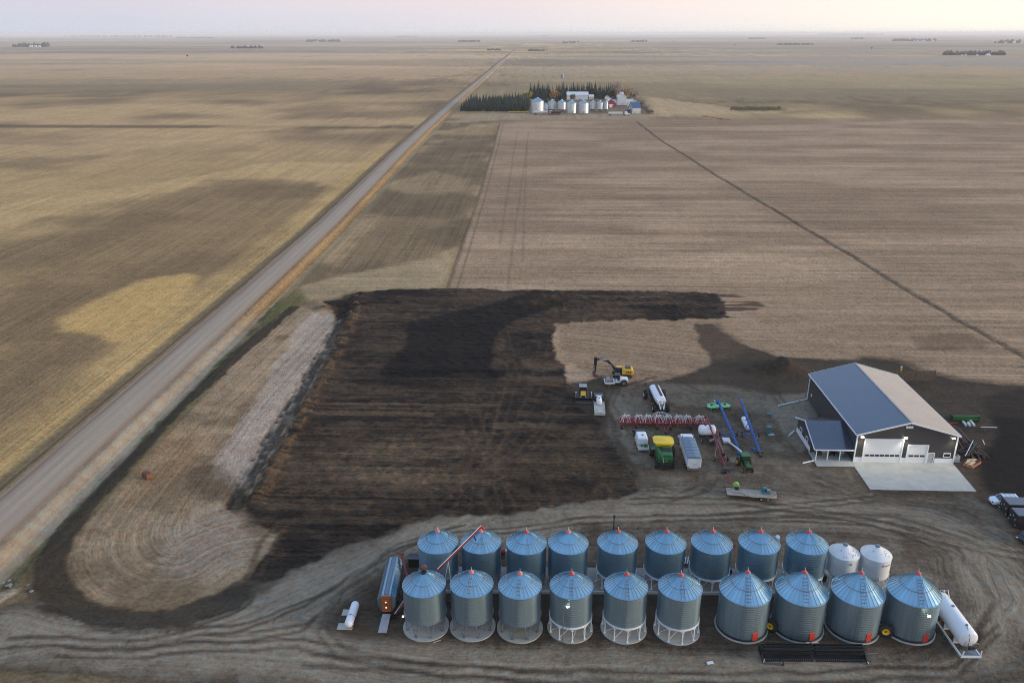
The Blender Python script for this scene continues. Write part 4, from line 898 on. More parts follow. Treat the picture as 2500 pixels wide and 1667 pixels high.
# ---- excavator
p = s4(815, 420); t = thing('excavator', 'yellow excavator with a black boom and its bucket on the ground', 'excavator', (p.x, p.y + .6, 0), R(90))
for s in (-1, 1):
    part(t, 'track', 'black', lambda b: b.prism([(-1.9, .12), (1.9, .12), (2.25, .45), (2.1, .85), (-2.1, .85), (-2.25, .45)], s*1.2 - .3, s*1.2 + .3, 'x'), None, .06)
    for k in range(5): part(t, 'roller', 'steel', lambda b: b.lathe([(.22, -.34), (.22, .34)], 12, (s*1.2, -1.6 + .8*k, .35), 'x'))
part(t, 'undercarriage', 'black', lambda b: b.box((0, 0, .65), (1.9, 1.6, .5)).lathe([(.7, .85), (.7, 1.05)], 20))
part(t, 'body', 'machine_yellow', lambda b: b.prism([(-2.5, 1.05), (.2, 1.05), (.2, 2.0), (-.4, 2.25), (-2.2, 2.25), (-2.6, 1.9), (-2.65, 1.3)], -1.35, 1.35, 'x'), None, .08)
part(t, 'engine_cover', 'black', lambda b: b.box((.15, -1.35, 2.33), (1.5, 1.3, .2)), None, .05)
part(t, 'side_platform', 'machine_yellow', lambda b: b.box((.85, .75, 1.45), (1.0, 1.3, .8)), None, .05)
for k in range(3): part(t, 'grille', 'black', lambda b: b.box((-1.37, -1.9 + .45*k, 1.65), (.04, .22, .55)))
c_ = part(t, 'cab', 'glass_dark', lambda b: b.prism([(.2, 1.1), (1.75, 1.1), (1.85, 1.9), (1.4, 2.85), (.2, 2.85)], -1.35, -.35, 'x'), None, .05)
part(t, 'cab_roof', 'machine_yellow', lambda b: b.box((-.85, .85, 2.9), (1.04, 1.3, .1)), None, .03)
for y_, z_ in ((.25, 1.1), (1.0, 1.1)):
    for x_ in (-1.36, -.34): part(t, 'cab_post', 'black', lambda b: b.bar((x_, y_, z_), (x_, y_, 2.86), .07))
part(t, 'boom', 'black', lambda b: b.prism([(1.0, 1.3), (1.9, 2.6), (3.2, 4.15), (4.6, 4.65), (6.3, 4.55), (6.4, 4.25), (4.7, 4.1), (3.5, 3.6), (2.3, 2.3), (1.5, 1.2)], -.22, .22, 'x'), None, .03)
label_text(t, 'lettering', 'DEERE', 'white_paint', (-.24, 4.55, 4.36), (PI/2, R(2), -PI/2), .62)
for s in (-1, 1): part(t, 'boom_cylinder', 'steel', lambda b: b.tube((s*.36, 1.6, 1.3), (s*.36, 3.0, 3.3), .09, 8).tube((s*.36, 1.6, 1.3), (s*.36, 2.4, 2.4), .13, 8))
part(t, 'arm_cylinder', 'steel', lambda b: b.tube((0, 4.2, 4.75), (0, 6.5, 4.95), .09, 8))
part(t, 'stick', 'black', lambda b: b.prism([(6.0, 4.95), (6.65, 4.95), (6.75, 4.2), (6.45, 1.25), (6.2, 1.2), (5.95, 4.2)], -.17, .17, 'x'), None, .03)
part(t, 'bucket_link', 'steel', lambda b: b.tube((0, 6.6, 3.6), (0, 6.85, 1.9), .08, 8).bar((0, 6.85, 1.9), (0, 6.35, 1.3), .12))
part(t, 'bucket', 'rust', lambda b: b.prism([(6.1, 1.3), (6.7, 1.35), (7.0, .7), (6.7, .1), (6.0, .02), (5.6, .25), (6.3, .35), (6.55, .75), (6.4, 1.0)], -.6, .6, 'x'))
# ---- white soil compactor
p = s4(730, 515); t = thing('soil_compactor', 'white roller compactor with a smooth drum, just below the excavator', 'road roller', (p.x, p.y, 0), R(92))
part(t, 'drum', 'steel', lambda b: b.lathe([(.72, -1.0), (.75, -.95), (.75, .95), (.72, 1.0)], 26, (0, 1.75, .75), 'x'), 40)
part(t, 'drum_frame', 'white_paint', lambda b: b.box((-1.15, 1.6, .75), (.16, 2.2, .35)).box((1.15, 1.6, .75), (.16, 2.2, .35)).box((0, 2.7, .75), (2.46, .18, .4)).box((0, .6, .75), (2.46, .25, .5)), None, .03)
part(t, 'hood', 'white_paint', lambda b: b.prism([(-2.7, .8), (-.7, .8), (-.7, 1.75), (-2.4, 1.6), (-2.7, 1.4)], -.8, .8, 'x'), None, .08)
part(t, 'platform', 'white_paint', lambda b: b.box((0, -.2, .85), (1.7, 1.1, .3)), None, .04)
part(t, 'seat', 'black', lambda b: b.box((0, -.45, 1.3), (.55, .5, .25)).box((0, -.7, 1.65), (.55, .12, .6)), None, .03)
part(t, 'canopy_frame', 'black', lambda b: b.bar((-.75, -.7, 1), (-.75, -.7, 2.5), .08).bar((.75, -.7, 1), (.75, -.7, 2.5), .08).bar((-.75, .3, 1), (-.75, .3, 2.5), .08).bar((.75, .3, 1), (.75, .3, 2.5), .08))
part(t, 'canopy', 'black', lambda b: b.box((0, -.2, 2.53), (1.7, 1.3, .08)), None, .02)
part(t, 'grille', 'black', lambda b: b.box((-.81, -1.9, 1.2), (.03, .5, .35)))
for s in (-1, 1): wheel(t, s*.85, -1.7, .72, .5, 'steel', True)
# ---- bulldozer, blade towards the viewer
p = s4(250, 700); t = thing('bulldozer', 'black and yellow bulldozer facing the viewer with its wide blade', 'bulldozer', (p.x, p.y - .6, 0), R(180))
for s in (-1, 1): part(t, 'track', 'black', lambda b: b.prism([(-2.0, .25), (-1.6, 0), (1.4, 0), (1.9, .35), (1.5, .75), (-1.5, 1.1), (-2.0, .7)], s*1.05 - .3, s*1.05 + .3, 'x'), None, .05)
part(t, 'hood', 'machine_yellow', lambda b: b.prism([(.1, .6), (1.7, .6), (1.75, 1.5), (.1, 1.85)], -.55, .55, 'x'), None, .06)
part(t, 'radiator_grille', 'black', lambda b: b.box((0, 1.77, 1.05), (.9, .06, .8)))
part(t, 'cab', 'glass_dark', lambda b: b.prism([(-1.3, 1.0), (.2, 1.0), (.1, 2.75), (-1.2, 2.75)], -.75, .75, 'x'), None, .05)
part(t, 'cab_roof', 'grey_paint', lambda b: b.box((0, -.6, 2.82), (1.7, 1.7, .14)), None, .04)
part(t, 'rear_frame', 'black', lambda b: b.box((0, -1.6, 1.0), (1.5, .8, .9)), None, .04)
part(t, 'blade', 'black', lambda b: b.prism([(2.55, .05), (2.75, .02), (2.55, .55), (2.6, 1.0), (2.75, 1.35), (2.6, 1.35), (2.42, .9), (2.4, .45)], -1.75, 1.75, 'x'))
part(t, 'cutting_edge', 'steel', lambda b: b.box((0, 2.80, .16), (3.5, .06, .24)))
for s in (-1, 1):
    part(t, 'push_arm', 'steel', lambda b: b.bar((s*.75, 0, .6), (s*.75, 2.45, .5), .16)); part(t, 'blade_cylinder', 'white_paint', lambda b: b.tube((s*.5, 1.5, 1.4), (s*.62, 2.45, .75), .07, 8))
    o = part(t, 'lamp_post', 'white_paint', lambda b: b.bar((s*1.7, 2.55, 1.3), (s*1.7, 2.55, 2.5), .06)); part(o, 'lamp', 'white_paint', lambda b: b.box((s*1.7, 2.55, 2.6), (.22, .16, .2)))
# ---- service truck
p0, p1 = s4(470, 600, 1.4), s4(500, 960, .9); p = (p0 + p1)/2
t = thing('service_truck', 'dark pickup with a white tank and grey flat deck beside the bulldozer', 'truck', (p.x, p.y, 0), heading(p1, p0))
part(t, 'body', 'black', lambda b: b.prism([(1.3, .55), (5.0, .55), (5.05, 1.15), (3.6, 1.3), (3.0, 1.95), (1.5, 1.95), (1.3, 1.3)], -1.0, 1.0, 'x'), None, .08)
part(t, 'windshield', 'glass_dark', lambda b: b.add([(-.85, 3.62, 1.33), (.85, 3.62, 1.33), (.75, 3.06, 1.93), (-.75, 3.06, 1.93)], [(0, 1, 2, 3)]))
part(t, 'rear_window', 'white_paint', lambda b: b.box((0, 1.6, 1.98), (1.4, .5, .04)))
part(t, 'deck', 'beige', lambda b: b.box((0, -2.2, .95), (2.3, 5.6, .16)).box((-1.12, -2.2, 1.1), (.06, 5.6, .2)).box((1.12, -2.2, 1.1), (.06, 5.6, .2)), None, .02)
part(t, 'deck_ramp', 'beige', lambda b: b.box((0, -4.1, 1.12), (.9, 1.9, .10)).box((0, -5.05, .75), (2.3, .1, .5)))
part(t, 'tank', 'plastic_white', lambda b: b.capsule((0, .6, 1.7), (0, -1.2, 1.7), .62, 18, 5, .5), 40)
part(t, 'tank_lid', 'black', lambda b: b.lathe([(.16, 2.30), (.16, 2.38), (.02, 2.39)], 14, (0, -.4, 0)))
part(t, 'toolbox', 'black', lambda b: b.box((0, 1.05, 1.35), (2.0, .5, .7)), None, .03)
part(t, 'tail_light', 'red', lambda b: b.box((-1.0, -5.06, .62), (.25, .06, .14)).box((1.0, -5.06, .62), (.25, .06, .14)))
for s in (-1, 1): wheel(t, s*.9, 3.9, .42, .3, 'steel'); wheel(t, s*.9, -1.4, .42, .35, 'steel'); wheel(t, s*.9, -3.3, .42, .35, 'steel')
# ---- air cart
p = Vector((26.55, 159.3, 0)); t = thing('air_cart', 'black seed cart with a long white tank behind the red seeder', 'seed cart', p, R(184))
part(t, 'frame', 'black', lambda b: b.box((0, .2, 1.0), (1.4, 8.6, .3)).bar((-.5, 4.4, .9), (0, 6.6, .8), .2).bar((.5, 4.4, .9), (0, 6.6, .8), .2))
part(t, 'tank', 'plastic_white', lambda b: b.prism([(-.55, 1.3), (.55, 1.3), (1.15, 2.3), (1.1, 2.8), (.5, 3.15), (-.5, 3.15), (-1.1, 2.8), (-1.15, 2.3)], -3.6, 3.2, 'y'), None, .12)
part(t, 'tank_side', 'black', lambda b: b.prism([(-1.22, 1.2), (-.6, 1.2), (-.6, 1.4), (-1.18, 2.3), (-1.22, 2.3)], -3.6, 3.0, 'y').prism([(1.22, 1.2), (.6, 1.2), (.6, 1.4), (1.18, 2.3), (1.22, 2.3)], -3.6, 3.0, 'y'))
for k in range(6): part(t, 'tank_lid', 'black', lambda b: b.box((-.32, -2.9 + k*1.0, 3.2), (.55, .86, .12)), None, .03)
part(t, 'front_hood', 'white_paint', lambda b: b.box((0, 3.75, 2.75), (2.0, 1.0, .22)).bar((-.75, 4.2, 2.7), (-.35, 5.2, 1.2), .16).bar((-.1, 4.2, 2.7), (-.3, 5.2, 1.2), .16).bar((.1, 4.2, 2.7), (.3, 5.2, 1.2), .16).bar((.75, 4.2, 2.7), (.35, 5.2, 1.2), .16), None, .03)
part(t, 'fan', 'black', lambda b: b.lathe([(.5, -.2), (.5, .2)], 18, (0, 4.6, 1.6), 'y'), 40)
part(t, 'load_auger', 'black', lambda b: b.tube((1.75, -4.6, 3.1), (1.5, 1.2, 1.2), .17, 10).tube((1.75, -4.6, 3.1), (1.75, -5.0, 2.5), .2, 10), 40)
part(t, 'ladder', 'black', lambda b: ladder(b, (-1.35, 2.6, 1.0), (-1.25, 2.6, 3.1), (0, 1, 0)))
part(t, 'catwalk_rail', 'black', lambda b: b.path([(-1.3, -3.4, 2.3), (-1.3, -3.4, 3.5), (-1.3, 2.2, 3.5), (-1.3, 2.2, 2.3)], .03, 5))
for s in (-1, 1): wheel(t, s*2.05, -2.9, 1.0, .75, 'white_paint', True); wheel(t, s*1.55, 3.7, .8, .6, 'white_paint', True)
part(t, 'axle', 'black', lambda b: b.box((0, -2.9, .95), (3.9, .25, .25)).box((0, 3.7, .78), (2.9, .22, .22)))
# ---- red air seeder
t = thing('air_seeder', 'wide red air seeder with looping pale seed hoses', 'seeder', (26.3, 149.2, 0), R(180))
secs = [(-9.1, -6.2), (-6.0, -2.2), (-2.0, 2.0), (2.2, 6.0), (6.2, 9.1)]
for a, b_ in secs:
    def fr(b):
        for y_ in (-1.2, -.35, .5, 1.3): b.box(((a + b_)/2, y_, 1.0), (b_ - a, .2, .2))
        for x_ in np.linspace(a + .1, b_ - .1, 5): b.box((x_, .05, 1.0), (.2, 2.7, .22))
    sec = part(t, 'frame_section', 'red', fr)
    m = max(6, int((b_ - a)/.3))
    for k in range(m):
        x_ = a + .15 + (b_ - a - .3)*k/(m - 1); y_ = (-1.2, -.35, .5, 1.3)[k % 4]
        part(sec, 'shank', 'red', lambda b: b.path([(x_, y_, 1.05), (x_, y_ - .22, .75), (x_, y_ - .10, .3), (x_, y_ + .08, .02)], .035, 4))
    pk_ = cached('packer', lambda: MB().lathe([(.3, -.06), (.3, .06)], 10, (0, 0, 0), 'x').mesh('packer_wheel', MT['rubber']))
    for k in range(int((b_ - a - .3)/.42)): link('packer_wheel', pk_, sec, (a + .3 + k*.42, -1.85, .3))
    for xh in ([(a + b_)/2] if b_ - a < 3.5 else [a + .9, b_ - .9]):
        tw = part(sec, 'manifold', 'steel', lambda b: b.tube((xh, .1, 1.05), (xh, .1, 2.0), .08, 8).lathe([(.2, 2.0), (.2, 2.15), (.02, 2.18)], 12, (xh, .1, 0)))
        for k in range(12):
            an = 2*PI*k/12 + .2; rr = 1.0 + .75*((k*7) % 5)/5
            e = (min(max(xh + rr*1.1*math.cos(an), a), b_), .1 + 1.15*math.sin(an), 1.05); q = [(xh + .18*math.cos(an), .1 + .18*math.sin(an), 2.08)]
            q = [Vector(q[0]).lerp(Vector(e), u) + Vector((.12*math.sin(k*2.1 + u*5), 0, (.45 + .12*((k*3) % 4))*math.sin(PI*u)**.8*(1 - u*.35))) for u in np.linspace(0, 1, 8)]
            part(tw, 'seed_hose', 'hose', lambda b: b.path(q, .05, 5), 60)
for x_ in (-6.1, -2.1, 2.1, 6.1): part(t, 'wing_hinge', 'red', lambda b: b.box((x_, .1, 1.25), (.35, 2.2, .55)).bar((x_, -.8, 1.4), (x_, .9, 2.0), .12), None, .03)
for x_ in (-8.6, -5.6, -1.4, 1.4, 5.6, 8.6): wheel(t, x_, 2.0, .5, .42, 'black'); part(t, 'wheel_arm', 'red', lambda b: b.bar((x_, 1.3, 1.0), (x_, 2.0, .5), .12))
part(t, 'drawbar', 'dark_red', lambda b: b.bar((-1.4, 1.3, .9), (0, 4.6, .6), .16).bar((1.4, 1.3, .9), (0, 4.6, .6), .16).bar((0, 1.3, .9), (0, 4.6, .6), .12))
part(t, 'hitch_jack', 'black', lambda b: b.tube((0, 4.6, 0), (0, 4.6, 1.0), .09, 8).box((0, 4.75, .5), (.3, .5, .2)))
part(t, 'cart_hitch', 'dark_red', lambda b: b.bar((-2.4, -1.3, 1.0), (0, -3.8, .9), .16).bar((2.4, -1.3, 1.0), (0, -3.8, .9), .16))
for k in range(6): part(t, 'supply_hose', 'hose', lambda b: b.path(arc((-2.3 + k*.92, -.8, 1.25), (-.35 + k*.14, -4.0, 1.1), .3), .05, 5), 60)
# ---- pickup with water tank
t = thing('tank_truck', 'black truck carrying a big white plastic tank, left of the combine', 'truck', (20.85, 141.0, 0), R(2))
part(t, 'cab', 'black', lambda b: b.prism([(1.2, .5), (4.2, .5), (4.25, 1.1), (3.0, 1.25), (2.5, 1.95), (1.3, 1.95), (1.2, 1.3)], -1.0, 1.0, 'x'), None, .08)
part(t, 'windshield', 'glass_dark', lambda b: b.add([(-.85, 3.03, 1.28), (.85, 3.03, 1.28), (.78, 2.56, 1.93), (-.78, 2.56, 1.93)], [(0, 1, 2, 3)]))
for s in (-1, 1): part(t, 'mirror', 'black', lambda b: b.box((s*1.3, 2.5, 1.5), (.25, .1, .4)).bar((s*.95, 2.5, 1.4), (s*1.3, 2.5, 1.4), .05))
part(t, 'deck', 'beige', lambda b: b.box((0, -1.2, .85), (2.25, 4.7, .18)), None, .02)
part(t, 'tank', 'plastic_white', lambda b: b.box((0, -.8, 1.72), (2.15, 3.3, 1.45), top=.94), None, .28)
part(t, 'tank_lid', 'black', lambda b: b.lathe([(.2, 2.44), (.2, 2.52), (.02, 2.53)], 14, (.1, -1.0, 0)))
for y_ in (-1.9, -.8, .3): part(t, 'tank_rib', 'plastic_white', lambda b: b.box((0, y_, 1.74), (2.19, .12, 1.44), top=.9), None, .05)
part(t, 'pump', 'green', lambda b: b.box((.5, -2.9, 1.15), (.7, .5, .45)).lathe([(.16, -.2), (.16, .2)], 10, (-.3, -2.9, 1.15), 'x'), None, .03)
part(t, 'tailboard', 'white_paint', lambda b: b.box((0, -3.52, .75), (2.2, .08, .5)))
for s in (-1, 1): wheel(t, s*.88, 3.3, .42, .28, 'steel'); wheel(t, s*.88, -1.9, .42, .36, 'steel')
# ---- combine harvester, rear towards the viewer
t = thing('combine_harvester', 'green combine harvester with an open yellow grain tank, seen from behind', 'combine', (24.25, 133.9, 0), R(-2))
part(t, 'body', 'green', lambda b: b.prism([(-3.0, 1.5), (-2.6, 1.0), (2.2, 1.0), (2.6, 2.4), (2.4, 3.0), (-1.6, 3.05), (-2.6, 2.75), (-3.0, 2.3)], -1.35, 1.35, 'x'), None, .15)
part(t, 'rear_hood', 'green', lambda b: b.box((.25, -2.1, 2.75), (2.0, 1.5, .6), top=.9), None, .15)
part(t, 'engine_bay', 'black', lambda b: b.box((.25, -.9, 3.03), (2.1, .9, .3)), None, .04)
part(t, 'engine_cover', 'green', lambda b: b.box((.35, -.2, 3.25), (1.7, .7, .35)), None, .1)
part(t, 'straw_chopper', 'black', lambda b: b.box((.1, -3.05, 1.05), (2.3, .7, .8)), None, .05)
tk = part(t, 'grain_tank', 'yellow', lambda b: b.add([(-1.35, .3, 3.0), (1.35, .3, 3.0), (1.35, 2.6, 3.0), (-1.35, 2.6, 3.0), (-1.6, -.05, 3.85), (1.6, -.05, 3.85), (1.95, .5, 3.85), (1.95, 2.6, 3.85), (1.5, 3.2, 3.85), (-1.5, 3.2, 3.85), (-1.95, 2.6, 3.85), (-1.95, .5, 3.85)],
     [(0, 1, 5, 4), (1, 6, 5), (1, 2, 7, 6), (2, 8, 7), (2, 3, 9, 8), (3, 10, 9), (3, 0, 11, 10), (0, 4, 11)]))
part(tk, 'tank_cover', 'yellow', lambda b: b.add([(-1.6, -.05, 3.83), (1.6, -.05, 3.83), (1.95, .5, 3.83), (1.95, 2.6, 3.83), (1.5, 3.2, 3.83), (-1.5, 3.2, 3.83), (-1.95, 2.6, 3.83), (-1.95, .5, 3.83), (0, 1.5, 4.02)], [(i, (i+1) % 8, 8) for i in range(8)]))
part(t, 'cab', 'glass_dark', lambda b: b.prism([(2.6, 1.7), (3.9, 1.7), (4.1, 2.6), (3.8, 3.5), (2.6, 3.5)], -.9, .9, 'x'), None, .06)
part(t, 'cab_roof', 'green', lambda b: b.box((0, 3.2, 3.55), (2.0, 1.6, .14)), None, .05)
part(t, 'feeder_house', 'green', lambda b: b.prism([(3.6, 1.4), (5.3, .5), (5.3, 1.1), (3.6, 2.0)], -.7, .7, 'x'))
part(t, 'unloading_auger', 'green', lambda b: b.tube((-1.35, 1.6, 3.0), (-1.15, -.5, 3.0), .22, 12).tube((-1.15, -.5, 3.0), (-.65, -3.6, 2.85), .2, 12).tube((-.65, -3.6, 2.85), (-.62, -3.95, 2.5), .22, 12), 40)
part(t, 'auger_spout', 'black', lambda b: b.tube((-.62, -3.9, 2.55), (-.6, -4.1, 2.1), .2, 10))
part(t, 'side_shield', 'green', lambda b: b.box((-1.42, -.6, 1.9), (.12, 3.6, 1.5)).box((1.42, -.6, 1.9), (.12, 3.6, 1.5)), None, .05)
part(t, 'access_ladder', 'green', lambda b: ladder(b, (-2.2, 2.3, .5), (-1.7, 2.3, 1.9), (0, 1, 0), .6).box((-1.8, 1.9, 1.95), (.9, 1.6, .08)))
part(t, 'warning_triangle', 'orange_bright', lambda b: b.add([(.0, -3.02, 1.75), (.4, -3.02, 1.75), (.2, -3.02, 2.1), (.0, -2.98, 1.75), (.4, -2.98, 1.75), (.2, -2.98, 2.1)], [(0, 1, 2), (3, 5, 4), (0, 1, 4, 3), (1, 2, 5, 4), (2, 0, 3, 5)]))
for s in (-1, 1): wheel(t, s*1.95, 2.4, 1.0, .8, 'yellow', True); wheel(t, s*1.6, -2.2, .68, .5, 'yellow', True)
part(t, 'axle', 'green', lambda b: b.box((0, 2.4, 1.0), (3.2, .4, .5)).box((0, -2.2, .7), (2.8, .25, .3)))
# ---- grain truck
t = thing('grain_truck', 'white grain truck with a grey-blue rolled tarp over its box', 'grain truck', (29.35, 135.3, 0), R(-1))
part(t, 'box', 'white_paint', lambda b: b.box((0, -1.6, 2.25), (2.55, 7.9, 1.75)).box((0, -1.6, 1.15), (1.6, 7.6, .5)), None, .03)
for k in range(9): part(t, 'box_stake', 'white_paint', lambda b: b.box((-1.31, -5.2 + k*.9, 2.25), (.08, .1, 1.7)).box((1.31, -5.2 + k*.9, 2.25), (.08, .1, 1.7)))
tp = part(t, 'tarp', 'tarp', lambda b: b.prism([(-1.33, 3.1), (1.33, 3.1), (1.28, 3.24), (.7, 3.38), (0, 3.44), (-.7, 3.38), (-1.28, 3.24)], -5.6, 2.4, 'y'), 40)
for k in range(7): part(tp, 'tarp_bow', 'tarp', lambda b: b.path([(-1.3, -5.3 + k*1.25, 3.24), (-.7, -5.3 + k*1.25, 3.41), (0, -5.3 + k*1.25, 3.475), (.7, -5.3 + k*1.25, 3.41), (1.3, -5.3 + k*1.25, 3.24)], .035, 5))
part(tp, 'tarp_ridge', 'tarp', lambda b: b.path([(.0, -5.6, 3.45), (0, 2.4, 3.45)], .04, 5))
tg = part(t, 'tailgate', 'white_paint', lambda b: b.box((0, -5.6, 2.2), (2.5, .08, 1.7)))
for k in range(6): part(tg, 'tailgate_rib', 'white_paint', lambda b: b.box((-1.1 + k*.44, -5.67, 2.2), (.09, .06, 1.7)))
part(tg, 'grain_door', 'steel', lambda b: b.box((.1, -5.7, 2.0), (.7, .05, .08)))
part(t, 'bumper', 'steel', lambda b: b.box((0, -5.5, .75), (2.4, .12, .2)).box((-1.0, -5.52, 1.0), (.4, .1, .2)).box((1.0, -5.52, 1.0), (.4, .1, .2)))
part(t, 'frame', 'black', lambda b: b.box((-.42, .3, .85), (.12, 11.5, .28)).box((.42, .3, .85), (.12, 11.5, .28)))
part(t, 'cab', 'white_paint', lambda b: b.prism([(2.75, .8), (5.0, .8), (5.0, 2.0), (4.6, 2.95), (3.0, 3.0), (2.75, 2.9)], -1.15, 1.15, 'x'), None, .15)
part(t, 'hood', 'white_paint', lambda b: b.prism([(5.0, .8), (6.6, .8), (6.65, 1.6), (5.0, 1.95)], -.95, .95, 'x'), None, .15)
part(t, 'windshield', 'glass_dark', lambda b: b.add([(-1.0, 5.03, 2.02), (1.0, 5.03, 2.02), (.95, 4.64, 2.88), (-.95, 4.64, 2.88)], [(0, 1, 2, 3)]))
part(t, 'rear_window', 'glass_dark', lambda b: b.box((0, 2.74, 2.4), (1.0, .04, .4)))
for s in (-1, 1):
    part(t, 'exhaust_stack', 'steel', lambda b: b.tube((s*1.05, 2.55, 1.0), (s*1.05, 2.55, 3.6), .08, 8)); part(t, 'mirror', 'white_paint', lambda b: b.box((s*1.45, 4.7, 2.3), (.2, .1, .55)).bar((s*1.1, 4.7, 2.2), (s*1.45, 4.7, 2.2), .05))
    part(t, 'fuel_tank', 'steel', lambda b: b.capsule((s*1.0, 2.6, .8), (s*1.0, 3.9, .8), .3, 12, 3, .3), 40); part(t, 'mud_flap', 'black', lambda b: b.box((s*.85, -5.0, .55), (.7, .03, .7)))
    wheel(t, s*1.0, 5.6, .5, .3, 'steel'); wheel(t, s*.95, -2.5, .5, .55, 'steel'); wheel(t, s*.95, -3.8, .5, .55, 'steel')
# ---- white tank on a running gear
t = thing('nurse_tank', 'ribbed white plastic tank on a black running gear behind the truck', 'tank trailer', (34.3, 143.6, 0), R(2))
tk = part(t, 'tank', 'plastic_white', lambda b: b.capsule((-1.2, 0, 1.9), (1.2, 0, 1.9), 1.05, 24, 6, .55), 40)
for k in range(7): part(tk, 'tank_rib', 'plastic_white', lambda b: b.lathe([(1.04, -.05), (1.08, -.03), (1.08, .03), (1.04, .05)], 24, (-1.05 + k*.35, 0, 1.9), 'x', False), 40)
part(tk, 'tank_lid', 'black', lambda b: b.lathe([(.24, 2.93), (.24, 3.02), (.02, 3.03)], 14, (-.4, 0, 0)))
part(t, 'cradle', 'black', lambda b: b.box((0, .5, .85), (3.2, .16, .25)).box((0, -.5, .85), (3.2, .16, .25)).box((-.9, 0, .9), (.15, 1.7, .4)).box((.9, 0, .9), (.15, 1.7, .4)))
part(t, 'drawbar', 'black', lambda b: b.bar((-.8, -.6, .8), (.6, -4.0, .5), .12).bar((1.0, -.6, .8), (.6, -4.0, .5), .12).box((.3, -2.6, .75), (1.2, 1.4, .3)))
part(t, 'pump_engine', 'steel', lambda b: b.box((.1, -3.0, 1.05), (.6, .5, .45)).lathe([(.2, -.2), (.2, .2)], 12, (.7, -2.6, 1.1), 'x'), None, .03)
for s in (-1, 1): wheel(t, s*1.2, -1.6, .42, .3, 'white_paint'); wheel(t, s*1.2, .9, .42, .3, 'white_paint')
# ---- augers
def auger(label, top, base, wl, wr, m, rt, frame_z, zt, engine=None, group='long grain augers', swing=None, box=True):
    c_ = (Vector(wl) + Vector(wr))/2; t = thing('grain_auger', label, 'grain auger', (c_.x, c_.y, 0), 0, group)
    P_ = lambda v: Vector(v) - Vector((c_.x, c_.y, 0))
    a, b_ = P_(base), P_(top); L_ = b_ - a
    part(t, 'tube', m, lambda b: b.tube(a, b_, rt, 14), 40)
    part(t, 'discharge_spout', m, lambda b: b.tube(b_ - L_.normalized()*.3, b_ - L_.normalized()*.25 + Vector((0, 0, -.9)), rt*1.15, 12, rt*.95), 40)
    mid = a.lerp(b_, frame_z); up = Vector((0, 0, 1))
    ax = [P_(wl), P_(wr)]
    for q in ax:
        wheel(t, q.x, q.y, .42, .26, 'white_paint')
        part(t, 'lift_arm', m, lambda b: b.bar(q + Vector((0, 0, .45)), a.lerp(b_, frame_z + .13) - up*rt, .10).bar(q + Vector((0, 0, .45)), a.lerp(b_, frame_z - .22) - up*rt, .10))
    part(t, 'axle', m, lambda b: b.bar(ax[0] + up*.45, ax[1] + up*.45, .14))
    def truss(b):
        n_ = 7; s0, s1 = .18, .95
        for k in range(n_):
            q = a.lerp(b_, s0 + (s1 - s0)*k/(n_ - 1)); h = .55*math.sin(PI*(k + .4)/n_) + rt
            b.bar(q, q + up*h, .05)
        b.path([a.lerp(b_, s0 + (s1 - s0)*k/(n_ - 1)) + up*(.55*math.sin(PI*(k + .4)/n_) + rt) for k in range(n_)], .025, 5)
    part(t, 'truss', m, truss)
    if box: part(t, 'intake_hopper', 'black', lambda b: b.box((a.x, a.y, max(.35, a.z)), (.9, .8, .5), top=1.3), None, .03)
    if engine:
        q = a.lerp(b_, .25); part(t, 'engine', engine, lambda b: b.box((q.x + .5, q.y, q.z + .1), (.6, .8, .6)), None, .05)
    return t, P_, a, b_
t, P_, a, b_ = auger('blue grain auger attached to the small green tractor', s5(1330, 268, 4.8), s5(1565, 815, .9), s5(1352, 700), s5(1560, 705), 'blue', .24, .42, 4.2, box=False)
part(t, 'lower_boot', 'blue', lambda b: b.tube(a, P_(s5(1590, 900, .5)), .2, 12).box(tuple(P_(s5(1590, 905, .45))), (.7, .9, .6)), 40)
part(t, 'swing_tube', 'plastic_white', lambda b: b.tube(P_(s5(1465, 775, .7)), P_(s5(1615, 890, .9)), .17, 12), 40)
part(t, 'swing_hopper', 'plastic_white', lambda b: b.box(tuple(P_(s5(1435, 760, .55))), (1.2, 1.3, .6), top=1.25), None, .05)
t, P_, a, b_ = auger('blue grain auger standing free, nearest to the shed', s5(1600, 258, 4.8), s5(1835, 895, .6), s5(1620, 710), s5(1820, 712), 'blue', .27, .42, 4.2)
part(t, 'intake_tube', 'blue', lambda b: b.tube(P_(s5(1735, 850, .5)), P_(s5(1830, 890, .6)), .2, 12), 40); part(t, 'intake_guard', 'black', lambda b: b.lathe([(.32, -.5), (.32, .5)], 14, tuple(P_(s5(1845, 935, .5))), 'y'), 40)
part(t, 'flag', 'orange_bright', lambda b: b.box(tuple(P_(s5(1600, 300, 4.3))), (.35, .5, .9)), None, .05)
t, P_, a, b_ = auger('dark red swing-away auger across the middle of the yard', s5(1185, 440, 3.6), s5(1435, 1100, .6), s5(1285, 1003), s5(1450, 1003), 'dark_red', .17, .30, 3.6, engine='black')
part(t, 'second_tube', 'dark_red', lambda b: b.tube(P_(s5(1312, 595, 1.6)), P_(s5(1432, 1050, .6)), .15, 12), 40)
part(t, 'lift_strut', 'steel', lambda b: b.bar(P_(s5(1330, 745, 2.4)), P_(s5(1297, 990, .4)), .09).bar(P_(s5(1335, 745, 2.4)), P_(s5(1445, 990, .4)), .09))
part(t, 'tow_bar', 'dark_red', lambda b: b.bar(P_(s5(1440, 1110, .5)), P_(s5(1490, 1265, .3)), .14).tube(P_(s5(1490, 1270, 0)), P_(s5(1490, 1270, .6)), .06, 6))
